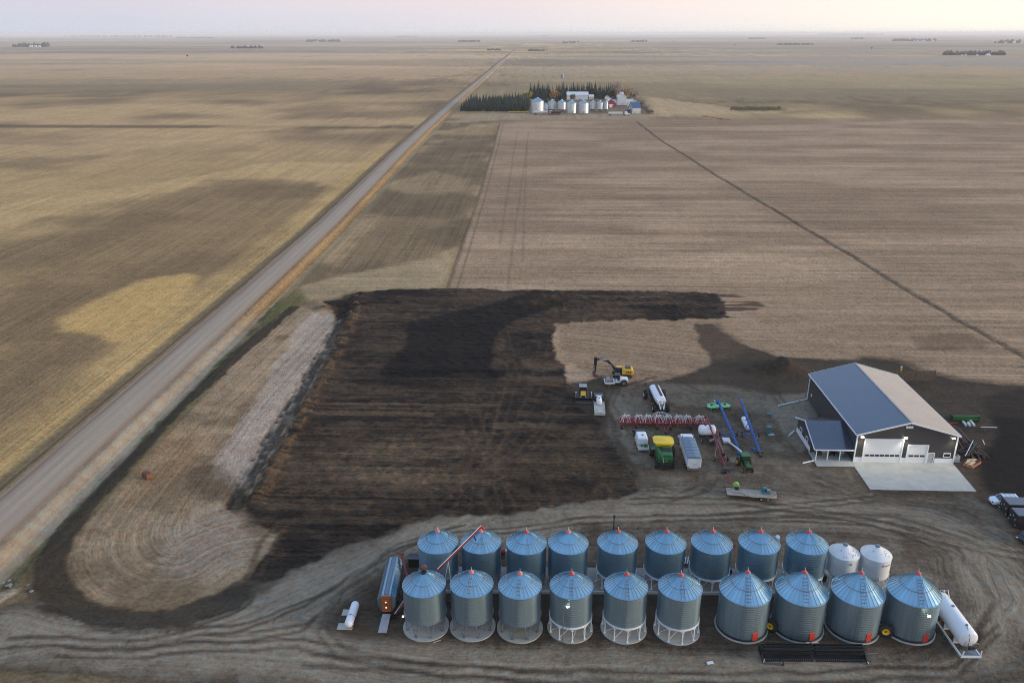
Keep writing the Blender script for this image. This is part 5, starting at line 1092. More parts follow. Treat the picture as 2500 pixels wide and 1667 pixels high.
part(t, 'intake_screen', 'black', lambda b: b.lathe([(.26, -.6), (.26, .6)], 12, tuple(P_(s5(1425, 1125, .4))), 'x').box(tuple(P_(s5(1405, 1140, .25))), (.7, .5, .4)), 40)
# ---- rotary mower
t = thing('rotary_mower', 'pale green folding rotary mower behind the blue auger', 'mower', (39.6, 158.0, 0), R(8))
part(t, 'deck', 'mint', lambda b: b.box((0, 0, .55), (1.5, 2.0, .25)), None, .06)
for s in (-1, 1):
    part(t, 'wing', 'mint', lambda b: b.prism([(s*.8, -1.3), (s*2.4, -1.0), (s*2.6, -.5), (s*2.2, .7), (s*.8, 1.2)], .40, .62, 'z'), None, .05); part(t, 'gearbox', 'black', lambda b: b.box((s*1.5, 0, .72), (.4, .4, .3)))
    part(t, 'wing_cylinder', 'black', lambda b: b.tube((s*.2, .2, 1.0), (s*1.3, .2, .75), .06, 8))
    part(t, 'wheel_fork', 'mint', lambda b: b.bar((s*1.9, -1.2, .5), (s*1.9, -1.7, .3), .1).bar((s*.5, -1.0, .5), (s*.5, -1.8, .3), .1)); wheel(t, s*1.9, -1.7, .3, .18, 'mint'); wheel(t, s*.5, -1.8, .3, .18, 'mint')
part(t, 'hitch', 'mint', lambda b: b.bar((-.3, 1.0, .6), (0, 2.6, .5), .12).bar((.3, 1.0, .6), (0, 2.6, .5), .12))
# ---- propane pig between the augers
t = thing('propane_tank', 'white propane tank lying along the free-standing blue auger', 'propane tank', (43.25, 148.6, 0), R(0)); part(t, 'tank', 'plastic_white', lambda b: b.capsule((0, -1.9, 1.0), (.1, 1.9, 1.0), .6, 20, 6, .9), 40); part(t, 'skid', 'steel', lambda b: b.box((0, -1.3, .22), (.9, .2, .44)).box((0, 1.3, .22), (.9, .2, .44)))
part(t, 'valve_dome', 'steel', lambda b: b.lathe([(.16, 1.55), (.16, 1.72), (.02, 1.8)], 12, (0, .2, 0)))
# ---- small tractor
p = s5(1655, 1060); t = thing('tractor', 'small green tractor with yellow wheels hitched below the blue auger', 'tractor', (39.25, 132.2, 0), R(184))
part(t, 'hood', 'green', lambda b: b.prism([(.3, .85), (2.2, .85), (2.25, 1.45), (.3, 1.75)], -.42, .42, 'x'), None, .1)
part(t, 'grille', 'black', lambda b: b.box((0, 2.25, 1.1), (.6, .06, .45)))
part(t, 'cab', 'glass_dark', lambda b: b.prism([(-1.2, 1.1), (.35, 1.1), (.25, 2.45), (-1.15, 2.45)], -.75, .75, 'x'), None, .05)
part(t, 'cab_roof', 'green', lambda b: b.box((0, -.45, 2.54), (1.7, 1.75, .2)), None, .08)
for s in (-1, 1):
    part(t, 'fender', 'green', lambda b: b.path([(s*.95, -1.75, .9), (s*.95, -1.4, 1.55), (s*.95, -.8, 1.7), (s*.95, -.2, 1.5)], .14, 5)); wheel(t, s*1.05, -.85, .82, .5, 'yellow', True); wheel(t, s*.85, 1.75, .45, .28, 'yellow', True)
part(t, 'chassis', 'black', lambda b: b.box((0, .4, .75), (.6, 3.0, .4)).box((0, 1.75, .5), (1.5, .16, .16)))
part(t, 'exhaust', 'black', lambda b: b.tube((.25, 1.3, 1.5), (.25, 1.3, 2.4), .05, 8))
# ---- flat deck trailer with pump gear
t = thing('flat_trailer', 'weathered wooden flat deck trailer in front of the machines', 'trailer', (37.9, 121.9, 0), R(-7))
part(t, 'frame', 'rust', lambda b: b.box((0, .8, .68), (8.6, .16, .2)).box((0, -.8, .68), (8.6, .16, .2)).box((-4.3, 0, .66), (.14, 2.3, .24)).box((4.3, 0, .66), (.14, 2.3, .24)))
for k in range(8): part(t, 'deck_plank', 'wood_grey', lambda b: b.box((random.uniform(-.06, .06), -1.02 + k*.292, .83 + random.uniform(-.012, .012)), (8.5, .275, .07)))
for x_ in (1.6, 2.75):
    for s in (-1, 1): wheel(t, x_, s*.95, .38, .26, 'beige').rotation_euler = (0, 0, PI/2)
part(t, 'axle', 'black', lambda b: b.box((1.6, 0, .4), (.12, 1.8, .12)).box((2.75, 0, .4), (.12, 1.8, .12)))
part(t, 'drawbar', 'rust', lambda b: b.bar((4.3, -.5, .66), (5.0, 0, .55), .12).bar((4.3, .5, .66), (5.0, 0, .55), .12))
p = s5(1558, 1330, .87); u = thing('fan_unit', 'lime green pump motor on the left end of the flat trailer', 'pump', (p.x, p.y + .3, .87)); part(u, 'motor', 'lime', lambda b: b.box((0, 0, .4), (.95, .8, .6)), None, .06); part(u, 'cap', 'lime', lambda b: b.lathe([(.36, .8), (.36, .95), (.2, 1.05), (.02, 1.06)], 16), 35); part(u, 'coupling', 'black', lambda b: b.lathe([(.25, -.35), (.25, .35)], 14, (-.05, -.7, .3), 'x'), 40)
p = s5(1910, 1385, .87); u = thing('pump_unit', 'blue-grey pump unit on the right end of the flat trailer', 'pump', (p.x, p.y + .2, .87)); part(u, 'base', 'teal', lambda b: b.box((0, 0, .1), (1.5, 1.5, .2)), None, .02); part(u, 'engine', 'teal', lambda b: b.box((-.2, .2, .5), (.8, .7, .6)), None, .05); part(u, 'pump_body', 'steel', lambda b: b.lathe([(.3, -.3), (.3, .3)], 14, (.35, -.3, .55), 'x'), 40); part(u, 'control_board', 'teal', lambda b: b.box((-.7, .1, .9), (.06, .5, 1.0)))
simple('suction_hose', 'pale hose looping from the lime motor along the trailer edge', 'hose', MB().path([s5(1490, 1340, .92), s5(1500, 1370, .92), s5(1560, 1385, .92), s5(1620, 1380, .95), s5(1680, 1415, .9), s5(1760, 1440, .85), s5(1850, 1438, .9), s5(1930, 1445, .9), s5(2020, 1440, .9), s5(2035, 1415, .92), s5(2010, 1380, .95), s5(1960, 1360, 1.0)], .06, 6), 'hose_tan', 60)
# ---- little things round the yard
for (x_, y_), h_, lab in [((1950, 465), .5, 'low teal well cap on the bare soil beside the shed'), ((1938, 680), 1.5, 'tall teal riser pipe with a concrete foot near the annex')]:
    p = s5(x_, y_); u = thing('well_riser', lab, 'well cap', p); part(u, 'pipe', 'teal', lambda b: b.lathe([(.42, 0), (.42, h_), (.46, h_), (.46, h_ + .1), (.1, h_ + .16)], 18), 40)
    if h_ > 1: part(u, 'foot', 'concrete', lambda b: b.box((.45, -.35, .06), (1.3, .8, .12)))
    else: part(u, 'lid_handle', 'steel', lambda b: b.bar((-.15, 0, h_ + .2), (.15, 0, h_ + .2), .05))
p = c6(1170, 190); u = thing('yellow_hydrant', 'small yellow hydrant with a white top behind the shed', 'hydrant', p); part(u, 'post', 'machine_yellow', lambda b: b.tube((0, 0, 0), (0, 0, 1.3), .14, 10).box((.25, 0, .9), (.3, .12, .12)), 40); part(u, 'cap', 'white_paint', lambda b: b.lathe([(.22, 1.3), (.22, 1.5), (.02, 1.58)], 12), 40)
f0, f1 = c6(1100, 285), c6(1500, 275); u = thing('wooden_fence', 'weathered board windbreak fence behind the shed', 'fence', f0, math.atan2(f1.y - f0.y, f1.x - f0.x)); Lf = (f1 - f0).length
for k in range(int(Lf/.42)): part(u, 'board', 'fence_wood', lambda b: b.box((.2 + k*.42, random.uniform(-.03, .03), 1.4), (.34, .04, 2.6 + random.uniform(-.12, .12))))
for z_ in (.5, 1.7): part(u, 'rail', 'fence_wood', lambda b: b.bar((0, .06, z_), (Lf, .06, z_), .1))
for k in range(5): part(u, 'post', 'fence_wood', lambda b: b.box((.2 + k*(Lf - .4)/4, .16, 1.35), (.16, .16, 2.7)))
# ---- salvage pile right of the shed
rr = random.Random(5)
p0, p1 = r6(490, 255), r6(720, 258); u = thing('green_header', 'green harvester pickup header parked right of the shed', 'header', ((p0.x + p1.x)/2, p0.y, 0)); part(u, 'trough', 'green', lambda b: b.prism([(-.6, .2), (.5, .15), (.6, .5), (.0, .55), (-.35, 1.25), (-.6, 1.25)], -2.6, 2.6, 'x'), None, .03); part(u, 'reel', 'black', lambda b: [b.lathe([(.3, -2.4), (.3, 2.4)], 8, (0, .25, .75), 'x')]); part(u, 'end_shield', 'green', lambda b: b.box((-2.7, 0, .6), (.12, 1.5, 1.1)).box((2.7, 0, .6), (.12, 1.5, 1.1)))
u = simple('red_implement_part', 'low dark red steel frame lying in front of the green header', 'steel frame', MB().bar(r6(455, 285, .15), r6(545, 285, .15), .2).bar(r6(465, 295, .15), r6(540, 275, .15), .15), 'red')
for k, (a, b_) in enumerate([((592, 270), (622, 305)), ((640, 280), (660, 310)), ((662, 262), (700, 305))]):
    q0, q1 = r6(*a, .25), r6(*b_, .25); u = tag(MB().tube(q0, q1, .26, 12).build('white_pipe', MT['white_paint'], None, 40), 'thick white pipe length in the bundle in front of the green header', 'pipe', 'white pipes by the salvage pile')
q = [((500, 315), (640, 470)), ((520, 318), (665, 470)), ((545, 330), (700, 500)), ((500, 340), (610, 470)), ((560, 400), (740, 600)), ((680, 480), (840, 615)), ((690, 500), (800, 620)), ((545, 555), (690, 470)), ((560, 570), (760, 500)), ((600, 590), (760, 560)), ((640, 600), (720, 470)), ((660, 560), (830, 600)), ((540, 450), (600, 540)), ((700, 540), (760, 640)), ((575, 470), (720, 580)), ((640, 520), (700, 640))]
for k, (a, b_) in enumerate(q):
    z_ = .15 + .09*(k % 6); q0, q1 = r6(*a, z_), r6(*b_, z_ + rr.uniform(-.05, .2)); tag(MB().bar(q0, q1, rr.uniform(.22, .36), rr.uniform(.18, .28)).build('salvage_beam', MT['timber_dark' if k % 3 else 'rust'], None), 'dark rusty beam in the jumbled pile right of the shed', 'beam', 'beams in the salvage pile')
for a, b_, lab in [((690, 450), (615, 598), 'thin white pole lying across the dark beam pile'), ((780, 445), (800, 490), 'short pale board at the right edge of the beam pile')]: tag(MB().bar(r6(*a, .75), r6(*b_, .7), .12).build('white_pole', MT['white_paint'], None), lab, 'pole')
u = thing('steel_truss', 'long black steel truss with a white edge behind the beam pile', 'truss', r6(760, 345)); q0, q1 = r6(620, 320, .6) - u.location, r6(930, 330, .6) - u.location
part(u, 'top_chord', 'black', lambda b: b.bar(q0, q1, .18)); part(u, 'white_strip', 'white_paint', lambda b: b.bar(q0.lerp(q1, .45) + Vector((0, -.1, .12)), q0.lerp(q1, .95) + Vector((0, -.1, .12)), .12)); part(u, 'leg', 'black', lambda b: [b.bar(q0.lerp(q1, k), q0.lerp(q1, k) + Vector((.5, -1.2, -.55)), .12) for k in (.45, .65, .85)])
p = r6(635, 705); u = thing('plywood_crate', 'red-sided pallet bin of pale lumber scraps by the shed corner', 'crate', (82.3, 134.6, 0), R(38)); part(u, 'tray', 'rust_red', lambda b: b.box((0, 0, .12), (3.4, 1.7, .16)).box((0, -.85, .3), (3.4, .12, .5)).box((1.7, 0, .3), (.12, 1.7, .5)))
for k in range(14): part(u, 'board', 'plywood', lambda b: b.box((rr.uniform(-1.0, .6), rr.uniform(-.5, .5), .26 + k*.045), (rr.uniform(.6, 1.5), rr.uniform(.3, .6), .05), rz=rr.uniform(-.5, .5), ry=rr.uniform(-.12, .12)))
u = thing('air_conditioner', 'pale grey air conditioner unit at the shed\'s right corner', 'air conditioner', (79.9, 135.9, 0)); part(u, 'case', 'door_grey', lambda b: b.box((0, 0, .6), (1.1, .9, 1.2)), None, .04); part(u, 'grille', 'black', lambda b: b.lathe([(.35, 1.2), (.35, 1.24), (.05, 1.25)], 16)); part(u, 'pad', 'concrete', lambda b: b.box((0, 0, .04), (1.4, 1.2, .08)))
# ---- minivan and enclosed trailers at the right edge
a, b_ = r6(890, 1095), r6(1140, 1060); t = thing('minivan', 'white minivan with roof rails parked behind the dark trailers', 'minivan', (81.0, 120.9, 0), R(90) - .05)
part(t, 'body', 'van_white', lambda b: b.prism([(-2.45, .35), (2.35, .35), (2.45, .75), (2.2, .98), (1.35, 1.15), (.55, 1.72), (-1.9, 1.78), (-2.35, 1.2), (-2.5, .8)], -.95, .95, 'x'), None, .14)
part(t, 'windshield', 'glass_dark', lambda b: b.add([(-.78, 1.36, 1.20), (.78, 1.36, 1.20), (.72, .62, 1.71), (-.72, .62, 1.71)], [(0, 1, 2, 3)]))
for s in (-1, 1):
    part(t, 'side_window', 'glass_dark', lambda b: b.prism([(-2.0, 1.1), (1.0, 1.1), (.5, 1.58), (-1.8, 1.62)], s*.955 - .01, s*.955 + .01, 'x')); part(t, 'roof_rail', 'black', lambda b: b.bar((s*.72, -1.7, 1.84), (s*.72, .3, 1.8), .05))
    part(t, 'headlight', 'glass_dark', lambda b: b.box((s*.7, 2.36, .82), (.36, .16, .16))); part(t, 'mirror', 'van_white', lambda b: b.box((s*1.08, .95, 1.15), (.2, .12, .16)))
    wheel(t, s*.85, 1.5, .34, .22, 'steel'); wheel(t, s*.85, -1.5, .34, .22, 'steel')
for k in range(3): part(t, 'roof_bar', 'grey_paint', lambda b: b.bar((-.72, -1.4 + k*.75, 1.83), (.72, -1.4 + k*.75, 1.83), .05))
for k, (x_, y_, lab) in enumerate([(82.6, 117.7, 'dark enclosed cargo trailer beside the white minivan'), (82.3, 114.4, 'dark enclosed cargo trailer nearest the viewer at the right edge')]):
    t = thing('cargo_trailer', lab, 'trailer', (x_, y_, 0), R(-2), 'enclosed trailers at the right edge')
    bd = part(t, 'body', 'black', lambda b: b.box((0, 0, 1.55), (7.2, 2.5, 2.2)), None, .06); part(t, 'roof', 'trailer_roof', lambda b: b.box((0, 0, 2.69), (7.0, 2.4, .08)), None, .03)
    for j in range(3): part(bd, 'door_hinge', 'white_paint', lambda b: b.box((-3.62, -.7 + .7*j, 1.6 + .4*(j % 2)), (.05, .12, .22)))
    part(bd, 'rear_light', 'white_paint', lambda b: b.box((-3.62, -1.05, .75), (.05, .16, .16)).box((-3.62, 1.05, .75), (.05, .16, .16))); part(t, 'emblem', 'white_paint', lambda b: b.box((-.6, -1.27, 1.9), (1.2, .03, .35)))
    for xx in (-.5, .5):
        for s in (-1, 1): wheel(t, xx, s*1.1, .36, .24, 'steel').rotation_euler = (0, 0, PI/2)
p = r6(1095, 1370); t = thing('black_car', 'black hatchback at the right edge in front of the dark trailers', 'car', (79.3, 110.6, 0), R(120))
part(t, 'body', 'black', lambda b: b.prism([(-2.1, .35), (2.1, .35), (2.2, .75), (1.2, .95), (.6, 1.4), (-1.3, 1.45), (-2.0, 1.0), (-2.2, .8)], -.88, .88, 'x'), None, .12)
part(t, 'windshield', 'glass_dark', lambda b: b.add([(-.7, 1.24, .98), (.7, 1.24, .98), (.65, .66, 1.39), (-.65, .66, 1.39)], [(0, 1, 2, 3)])); part(t, 'number_plate', 'white_paint', lambda b: b.box((0, -2.2, .75), (.6, .04, .25))); part(t, 'headlight', 'white_paint', lambda b: b.box((-.65, 2.1, .72), (.3, .16, .14)).box((.65, 2.1, .72), (.3, .16, .14)))
for s in (-1, 1): wheel(t, s*.8, 1.35, .33, .22, 'steel'); wheel(t, s*.8, -1.35, .33, .22, 'steel')
# ================================================================== gear between and around the bins
t = thing('propane_tank', 'small white propane tank on concrete blocks, left of the dryer', 'propane tank', (-25.2, 88.6, 0), R(-1))
part(t, 'tank', 'plastic_white', lambda b: b.capsule((0, -1.9, 1.0), (0, 1.9, 1.0), .58, 20, 6, .8), 40); part(t, 'saddle', 'steel', lambda b: b.box((0, -1.4, .33), (.8, .18, .5)).box((0, 1.4, .33), (.8, .18, .5))); part(t, 'strap', 'steel', lambda b: b.lathe([(.59, -.03), (.6, -.03), (.6, .03), (.59, .03)], 20, (0, -.7, 1.0), 'y', False)); part(t, 'valve', 'steel', lambda b: b.tube((0, -.8, 1.5), (0, -.8, 1.75), .08, 8))
for y_, lab in ((-1.4, 'pale concrete block under the near end of the small propane tank'), (1.4, 'pale concrete block under the far end of the small propane tank')): tag(MB().box((-25.9, 88.6 + y_, .06), (2.1, 1.2, .14)).build('concrete_block', MT['concrete'], None, None, .03), lab, 'block')
# grain dryer
t = thing('grain_dryer', 'galvanized grain dryer with an orange control end, left of the bins', 'grain dryer', (-20.6, 93.6, 0), R(2))
part(t, 'body', 'galv', lambda b: b.prism([(-.75, 1.0), (.75, 1.0), (1.25, 2.0), (1.25, 3.0), (.6, 3.75), (-.6, 3.75), (-1.25, 3.0), (-1.25, 2.0)], -4.3, 4.3, 'y'), None, .03)
for k in range(10): part(t, 'wall_rib', 'galv_dark', lambda b: b.path([(-1.27, -4.0 + k*.88, 2.0), (-1.27, -4.0 + k*.88, 3.0), (-.62, -4.0 + k*.88, 3.77)], .04, 4)); part(t, 'wall_rib', 'galv_dark', lambda b: b.path([(1.27, -4.0 + k*.88, 2.0), (1.27, -4.0 + k*.88, 3.0), (.62, -4.0 + k*.88, 3.77)], .04, 4))
part(t, 'top_walkway', 'galv_dark', lambda b: b.box((0, 0, 3.8), (.5, 8.4, .06)).box((-.28, 0, 3.86), (.06, 8.4, .12)).box((.28, 0, 3.86), (.06, 8.4, .12)))
cp = part(t, 'control_end', 'orange', lambda b: b.box((.0, -4.42, 2.4), (1.35, .24, 2.6)), None, .04)
for z_ in (3.2, 2.3): part(cp, 'burner_box', 'orange', lambda b: b.box((0, -4.62, z_ - .3), (.9, .2, .7)), None, .03); part(cp, 'burner_lamp', 'lamp_small', lambda b: b.box((0, -4.74, z_ - .3), (.14, .03, .14)))
part(t, 'frame', 'black', lambda b: b.box((-.7, 0, .8), (.2, 9.6, .3)).box((.7, 0, .8), (.2, 9.6, .3)).box((0, -4.6, .8), (1.8, .2, .3)).box((0, 4.6, .8), (1.8, .2, .3)))
part(t, 'top_auger', 'dark_red', lambda b: b.tube((1.0, 4.9, 3.9), (2.3, .8, 2.6), .18, 10).tube((.6, 5.0, 3.9), (1.3, 4.7, 3.9), .22, 10), 40); part(t, 'unload_auger', 'dark_red', lambda b: b.tube((1.2, -4.6, .8), (2.6, -2.4, 1.9), .16, 10), 40); part(t, 'auger_strip', 'white_paint', lambda b: b.bar((1.1, -4.75, .95), (2.5, -2.55, 2.05), .07))
part(t, 'steps', 'grey_paint', lambda b: b.add([(-.55, -4.8, 1.0), (.55, -4.8, 1.0), (.35, -7.4, .05), (-.85, -7.4, .05), (-.55, -4.8, .85), (.55, -4.8, .85), (.35, -7.4, 0), (-.85, -7.4, 0)], [(0, 1, 2, 3), (4, 5, 6, 7), (0, 1, 5, 4), (1, 2, 6, 5), (2, 3, 7, 6), (3, 0, 4, 7)]))
for s in (-1, 1):
    for y_ in (-1.0, .3): wheel(t, s*1.05, y_, .45, .3, 'steel')
part(t, 'leg', 'black', lambda b: [b.box((x_, y_, .35), (.15, .15, .7)) for x_ in (-.7, .7) for y_ in (-4.3, 4.3)])
u = thing('dark_dumpster', 'low dark steel box behind the grain dryer', 'steel box', (-18.2, 101.2, 0)); part(u, 'box', 'black', lambda b: b.box((0, 0, .8), (2.0, 1.4, 1.5)), None, .04); part(u, 'rim', 'galv_dark', lambda b: b.box((0, -.7, 1.55), (2.1, .1, .1)).box((0, .7, 1.55), (2.1, .1, .1)))
c1p = lambda x, y: (800 + x*.2551, 1270 + y*.2551)
# red transport auger reaching over the rows
a, b_ = atY(*c1p(1050, 480), 92.6), atY(*c1p(1470, 60), 96.0)
d_ = (b_ - a); foot = a - d_*.55; foot.z = .5
t = thing('grain_auger', 'red auger raised over the bins, its tip above the back row', 'grain auger', (a.x, a.y, 0)); o_ = Vector((a.x, a.y, 0))
lo = Vector((-11.7, 92.2, .5)) 
dirv = (b_ - a).normalized(); base = a - dirv*((a.z - .5)/dirv.z)
part(t, 'tube', 'dark_red', lambda b: b.tube(base - o_, b_ - o_, .17, 12), 40)
part(t, 'brace_tube', 'white_paint', lambda b: b.tube(a - o_ + Vector((0, 0, .28)), b_ - o_ + Vector((0, 0, .22)), .06, 8)); part(t, 'spout', 'red', lambda b: b.tube(b_ - o_, b_ - o_ + Vector((.3, .2, -.6)), .2, 10), 40); part(t, 'spout_hose', 'black', lambda b: b.tube(atY(*c1p(1395, 140), 95.6) - o_, atY(*c1p(1418, 190), 95.7) - o_, .1, 8))
mid = atY(*c1p(1155, 395), 93.4); ax0, ax1 = mid - o_, None
for s in (-1, 1): part(t, 'lift_strut', 'white_paint', lambda b: b.bar(ax0, Vector((ax0.x - .3 + s*.9, ax0.y - .8, .4)), .08)); wheel(t, ax0.x - .3 + s*.9, ax0.y - .8, .4, .25, 'white_paint')
part(t, 'axle', 'dark_red', lambda b: b.bar((ax0.x - 1.2, ax0.y - .8, .4), (ax0.x + .6, ax0.y - .8, .4), .1)); part(t, 'intake', 'black', lambda b: b.box((base.x - o_.x, base.y - o_.y, .4), (.8, .8, .6), top=1.3))
# bits between the back-row bins
p = c1(1680, 300, 1.2); u = thing('aeration_fan', 'red aeration fan between the second and third back-row bins', 'fan', (p.x, p.y + .2, 0)); part(u, 'housing', 'red', lambda b: b.lathe([(.5, -.35), (.5, .35)], 16, (0, 0, 1.1), 'x'), 40); part(u, 'outlet', 'white_paint', lambda b: b.tube((.3, 0, 1.2), (1.0, -.4, 1.6), .3, 12), 40); part(u, 'stand', 'steel', lambda b: b.box((0, 0, .35), (.7, .6, .7)))
p = c2(1465, 380, 1.0); u = thing('striped_ramp', 'black and white striped ramp panel between two back-row bins', 'ramp', (p.x, p.y, 0)); 
for k in range(5): part(u, 'slat', 'white_paint', lambda b: b.box((-.5 + k*.25, 0, 1.0), (.11, 1.1, .08), rx=.4))
part(u, 'frame', 'black', lambda b: b.box((0, .05, .88), (1.5, 1.2, .08), rx=.4).bar((-.6, -.5, 0), (-.6, -.4, .7), .08).bar((.6, -.5, 0), (.6, -.4, .7), .08).bar((-.6, .5, 0), (-.6, .5, 1.1), .08).bar((.6, .5, 0), (.6, .5, 1.1), .08)); part(u, 'motor', 'black', lambda b: b.box((.1, 1.0, .5), (.8, .8, 1.0)), None, .05)
p = c2(1880, 470, .8); u = thing('tote_stand', 'small black wheeled stand with a white flap between back-row bins', 'stand', (p.x, p.y, 0)); part(u, 'box', 'black', lambda b: b.box((0, 0, .6), (.8, .9, .9)), None, .04); part(u, 'flap', 'white_paint', lambda b: b.box((-.1, -.1, 1.15), (.5, .5, .05), rx=.5))
p = c3(575, 500, .6); u = thing('black_pump', 'black motor unit on the pad beside the first white bin', 'motor', (p.x, p.y - .3, .2)); part(u, 'case', 'black', lambda b: b.box((0, 0, .55), (.7, .7, 1.1)), None, .06); part(u, 'pulley', 'steel', lambda b: b.lathe([(.25, -.05), (.25, .05)], 14, (.4, 0, .6), 'x'))
b5 = BACK[4]; tag(MB().tube((b5[0] - .3, b5[1] + 3.3, 0), (b5[0] - .3, b5[1] + 3.3, 9.0), .09, 8).box((b5[0] - .3, b5[1] + 3.3, 9.1), (.3, .3, .4)).build('yard_post', MT['black'], None), 'thin dark lamp post behind the fifth back-row bin', 'post')
b8 = BACK[7]; u = thing('roof_vent_spout', 'pale round vent spout at the right eave of the eighth back-row bin', 'vent', (b8[0] + 2.9, b8[1] + 1.0, 0)); part(u, 'duct', 'white_paint', lambda b: b.tube((0, 0, .2), (0, 0, 7.0), .3, 14), 40); part(u, 'hood', 'white_paint', lambda b: b.lathe([(.32, 7.0), (.34, 7.2), (.2, 7.4), (.02, 7.45)], 16), 40)
p = BACK[6]; u = thing('red_vent', 'small red discharge spout beside the seventh back-row bin roof', 'spout', (p[0] + 3.3, p[1] + 1.2, 0)); part(u, 'spout', 'red_lid', lambda b: b.tube((-.4, 0, 5.3), (.5, .2, 5.5), .18, 10).tube((-.4, 0, 5.3), (-.5, 0, 4.8), .2, 10), 40); part(u, 'pole', 'steel', lambda b: b.tube((0, .05, .15), (0, .05, 5.3), .06, 8))
# yard lamp in front of the fourth hopper bin and wall lamps
x_, y_ = FRONT[3]; u = thing('yard_lamp', 'dark pole with a lit white lamp in front of a hopper bin', 'lamp', (x_ - 1.1, y_ - 3.05, 0)); part(u, 'pole', 'galv_dark', lambda b: b.tube((0, 0, 0), (0, 0, 6.2), .06, 8)); h = part(u, 'lamp_head', 'steel', lambda b: b.box((.3, -.05, 6.25), (.7, .2, .12))); part(h, 'lens', 'lamp_white', lambda b: b.lathe([(.02, 6.08), (.16, 6.10), (.2, 6.18)], 14, (.5, -.15, 0)))
x_, y_ = FLAT[3]; u = thing('bin_lamp', 'lit lamp on a bracket under the eave of the last flat-bottom bin', 'lamp', (x_ + .2, y_ - 3.5, 5.2)); part(u, 'bracket', 'steel', lambda b: b.bar((0, .15, .1), (0, -.3, .15), .08)); part(u, 'lens', 'lamp_white', lambda b: b.box((.1, -.55, .05), (.34, .12, .14)))
x_, y_ = FRONT[0]; u = thing('leg_lamp', 'small lit lamp at the leg of the leftmost hopper bin', 'lamp', (x_ - 2.9, y_ - .9, 2.3)); part(u, 'bracket', 'steel', lambda b: b.bar((.3, .1, 0), (0, 0, .05), .06)); part(u, 'lens', 'lamp_small', lambda b: b.box((-.05, 0, 0), (.22, .2, .16)))
# loose dual wheels between the flat bins
for (x_, y_), lab, rz_ in [((32.2, 88.2), 'black tractor tyre with yellow rim between the first two flat-bottom bins', 1.45), ((47.4, 87.6), 'black tractor tyre with yellow rim, half hidden beside the last flat-bottom bin', 1.2)]:
    u = thing('dual_wheel', lab, 'wheel', (x_, y_, 0), rz_ - PI*.5 - (.55 if x_ < 40 else -.15), 'spare dual wheels')
    tr = MB().lathe([(.5, -.3), (.82, -.3), (.95, -.2), (.95, .2), (.82, .3), (.5, .3)], 26, (0, 0, .95), 'y', False); tr.build('tyre', MT['rubber'], u, 45)
    part(u, 'rim', 'yellow', lambda b: b.lathe([(.52, -.26), (.46, -.22), (.40, -.10), (.14, -.12), (.14, -.2), (.02, -.2)], 22, (0, 0, .95), 'y', False).lathe([(.52, .26), (.40, .10), (.02, .1)], 22, (0, 0, .95), 'y', False), 40); part(u, 'hub', 'black', lambda b: b.lathe([(.13, -.215), (.02, -.22)], 14, (0, 0, .95), 'y', False))
    for k in range(20): part(u, 'lug', 'rubber', lambda b: b.box((.95*math.cos(k*PI/10), .13 if k % 2 else -.13, .95 + .95*math.sin(k*PI/10)), (.10, .28, .16), ry=-k*PI/10))
# white fuel tank on its skid
t = thing('fuel_tank', 'large white horizontal tank on a white skid at the right end', 'fuel tank', (56.95, 89.0, 0), R(1))
part(t, 'tank', 'plastic_white', lambda b: b.capsule((0, -3.6, 1.85), (0, 4.0, 1.85), 1.28, 28, 6, .35), 40)
part(t, 'skid', 'white_paint', lambda b: b.box((-1.25, 0, .14), (.16, 10.2, .28)).box((1.25, 0, .14), (.16, 10.2, .28)).box((0, -5.05, .14), (2.66, .16, .28)).box((0, 5.0, .14), (2.66, .16, .28)))
for y_ in (-2.6, 0, 2.8): part(t, 'saddle', 'white_paint', lambda b: b.prism([(-1.1, .25), (1.1, .25), (1.15, 1.2), (.7, .85), (0, .7), (-.7, .85), (-1.15, 1.2)], y_ - .08, y_ + .08, 'y'))
part(t, 'drip_tray', 'galv_dark', lambda b: b.box((0, -4.5, .2), (2.3, 1.0, .08)))
part(t, 'corner_post', 'white_paint', lambda b: b.bar((-1.2, -5.05, .2), (-1.05, -5.05, 1.0), .12).bar((1.2, -5.05, .2), (1.2, -5.05, 1.1), .12)); part(t, 'ladder', 'white_paint', lambda b: ladder(b, (.3, 4.6, .2), (.3, 4.5, 3.2), (1, 0, 0)).path([(.05, 4.4, 3.1), (.05, 3.6, 3.9), (.05, 2.8, 3.1)], .05, 5).path([(.55, 4.4, 3.0), (.55, 3.6, 3.9), (.55, 2.8, 3.0)], .05, 5))
part(t, 'hatch', 'galv_dark', lambda b: b.lathe([(.22, 3.1), (.22, 3.2), (.02, 3.22)], 14, (.2, 1.2, 0)).lathe([(.16, 3.1), (.16, 3.3), (.02, 3.32)], 12, (.1, -2.6, 0))); part(t, 'pipework', 'steel', lambda b: b.path([(.1, -2.6, 3.2), (-.1, -3.2, 3.2), (-.2, -4.25, 2.6), (-.2, -4.3, .7)], .05, 6).path([(-.7, -4.3, .3), (-.7, -4.3, 1.9), (.5, -4.3, 1.5), (.5, -4.3, .4)], .045, 6)); part(t, 'pump', 'black', lambda b: b.box((.0, -4.35, .95), (.4, .35, .45)).lathe([(.2, -.15), (.2, .15)], 12, (.55, -4.35, 1.0), 'y'), None, .03); part(t, 'hose_reel', 'steel', lambda b: b.lathe([(.4, -.08), (.46, -.08), (.46, .08), (.4, .08)], 18, (.75, -4.4, 1.3), 'y', False))
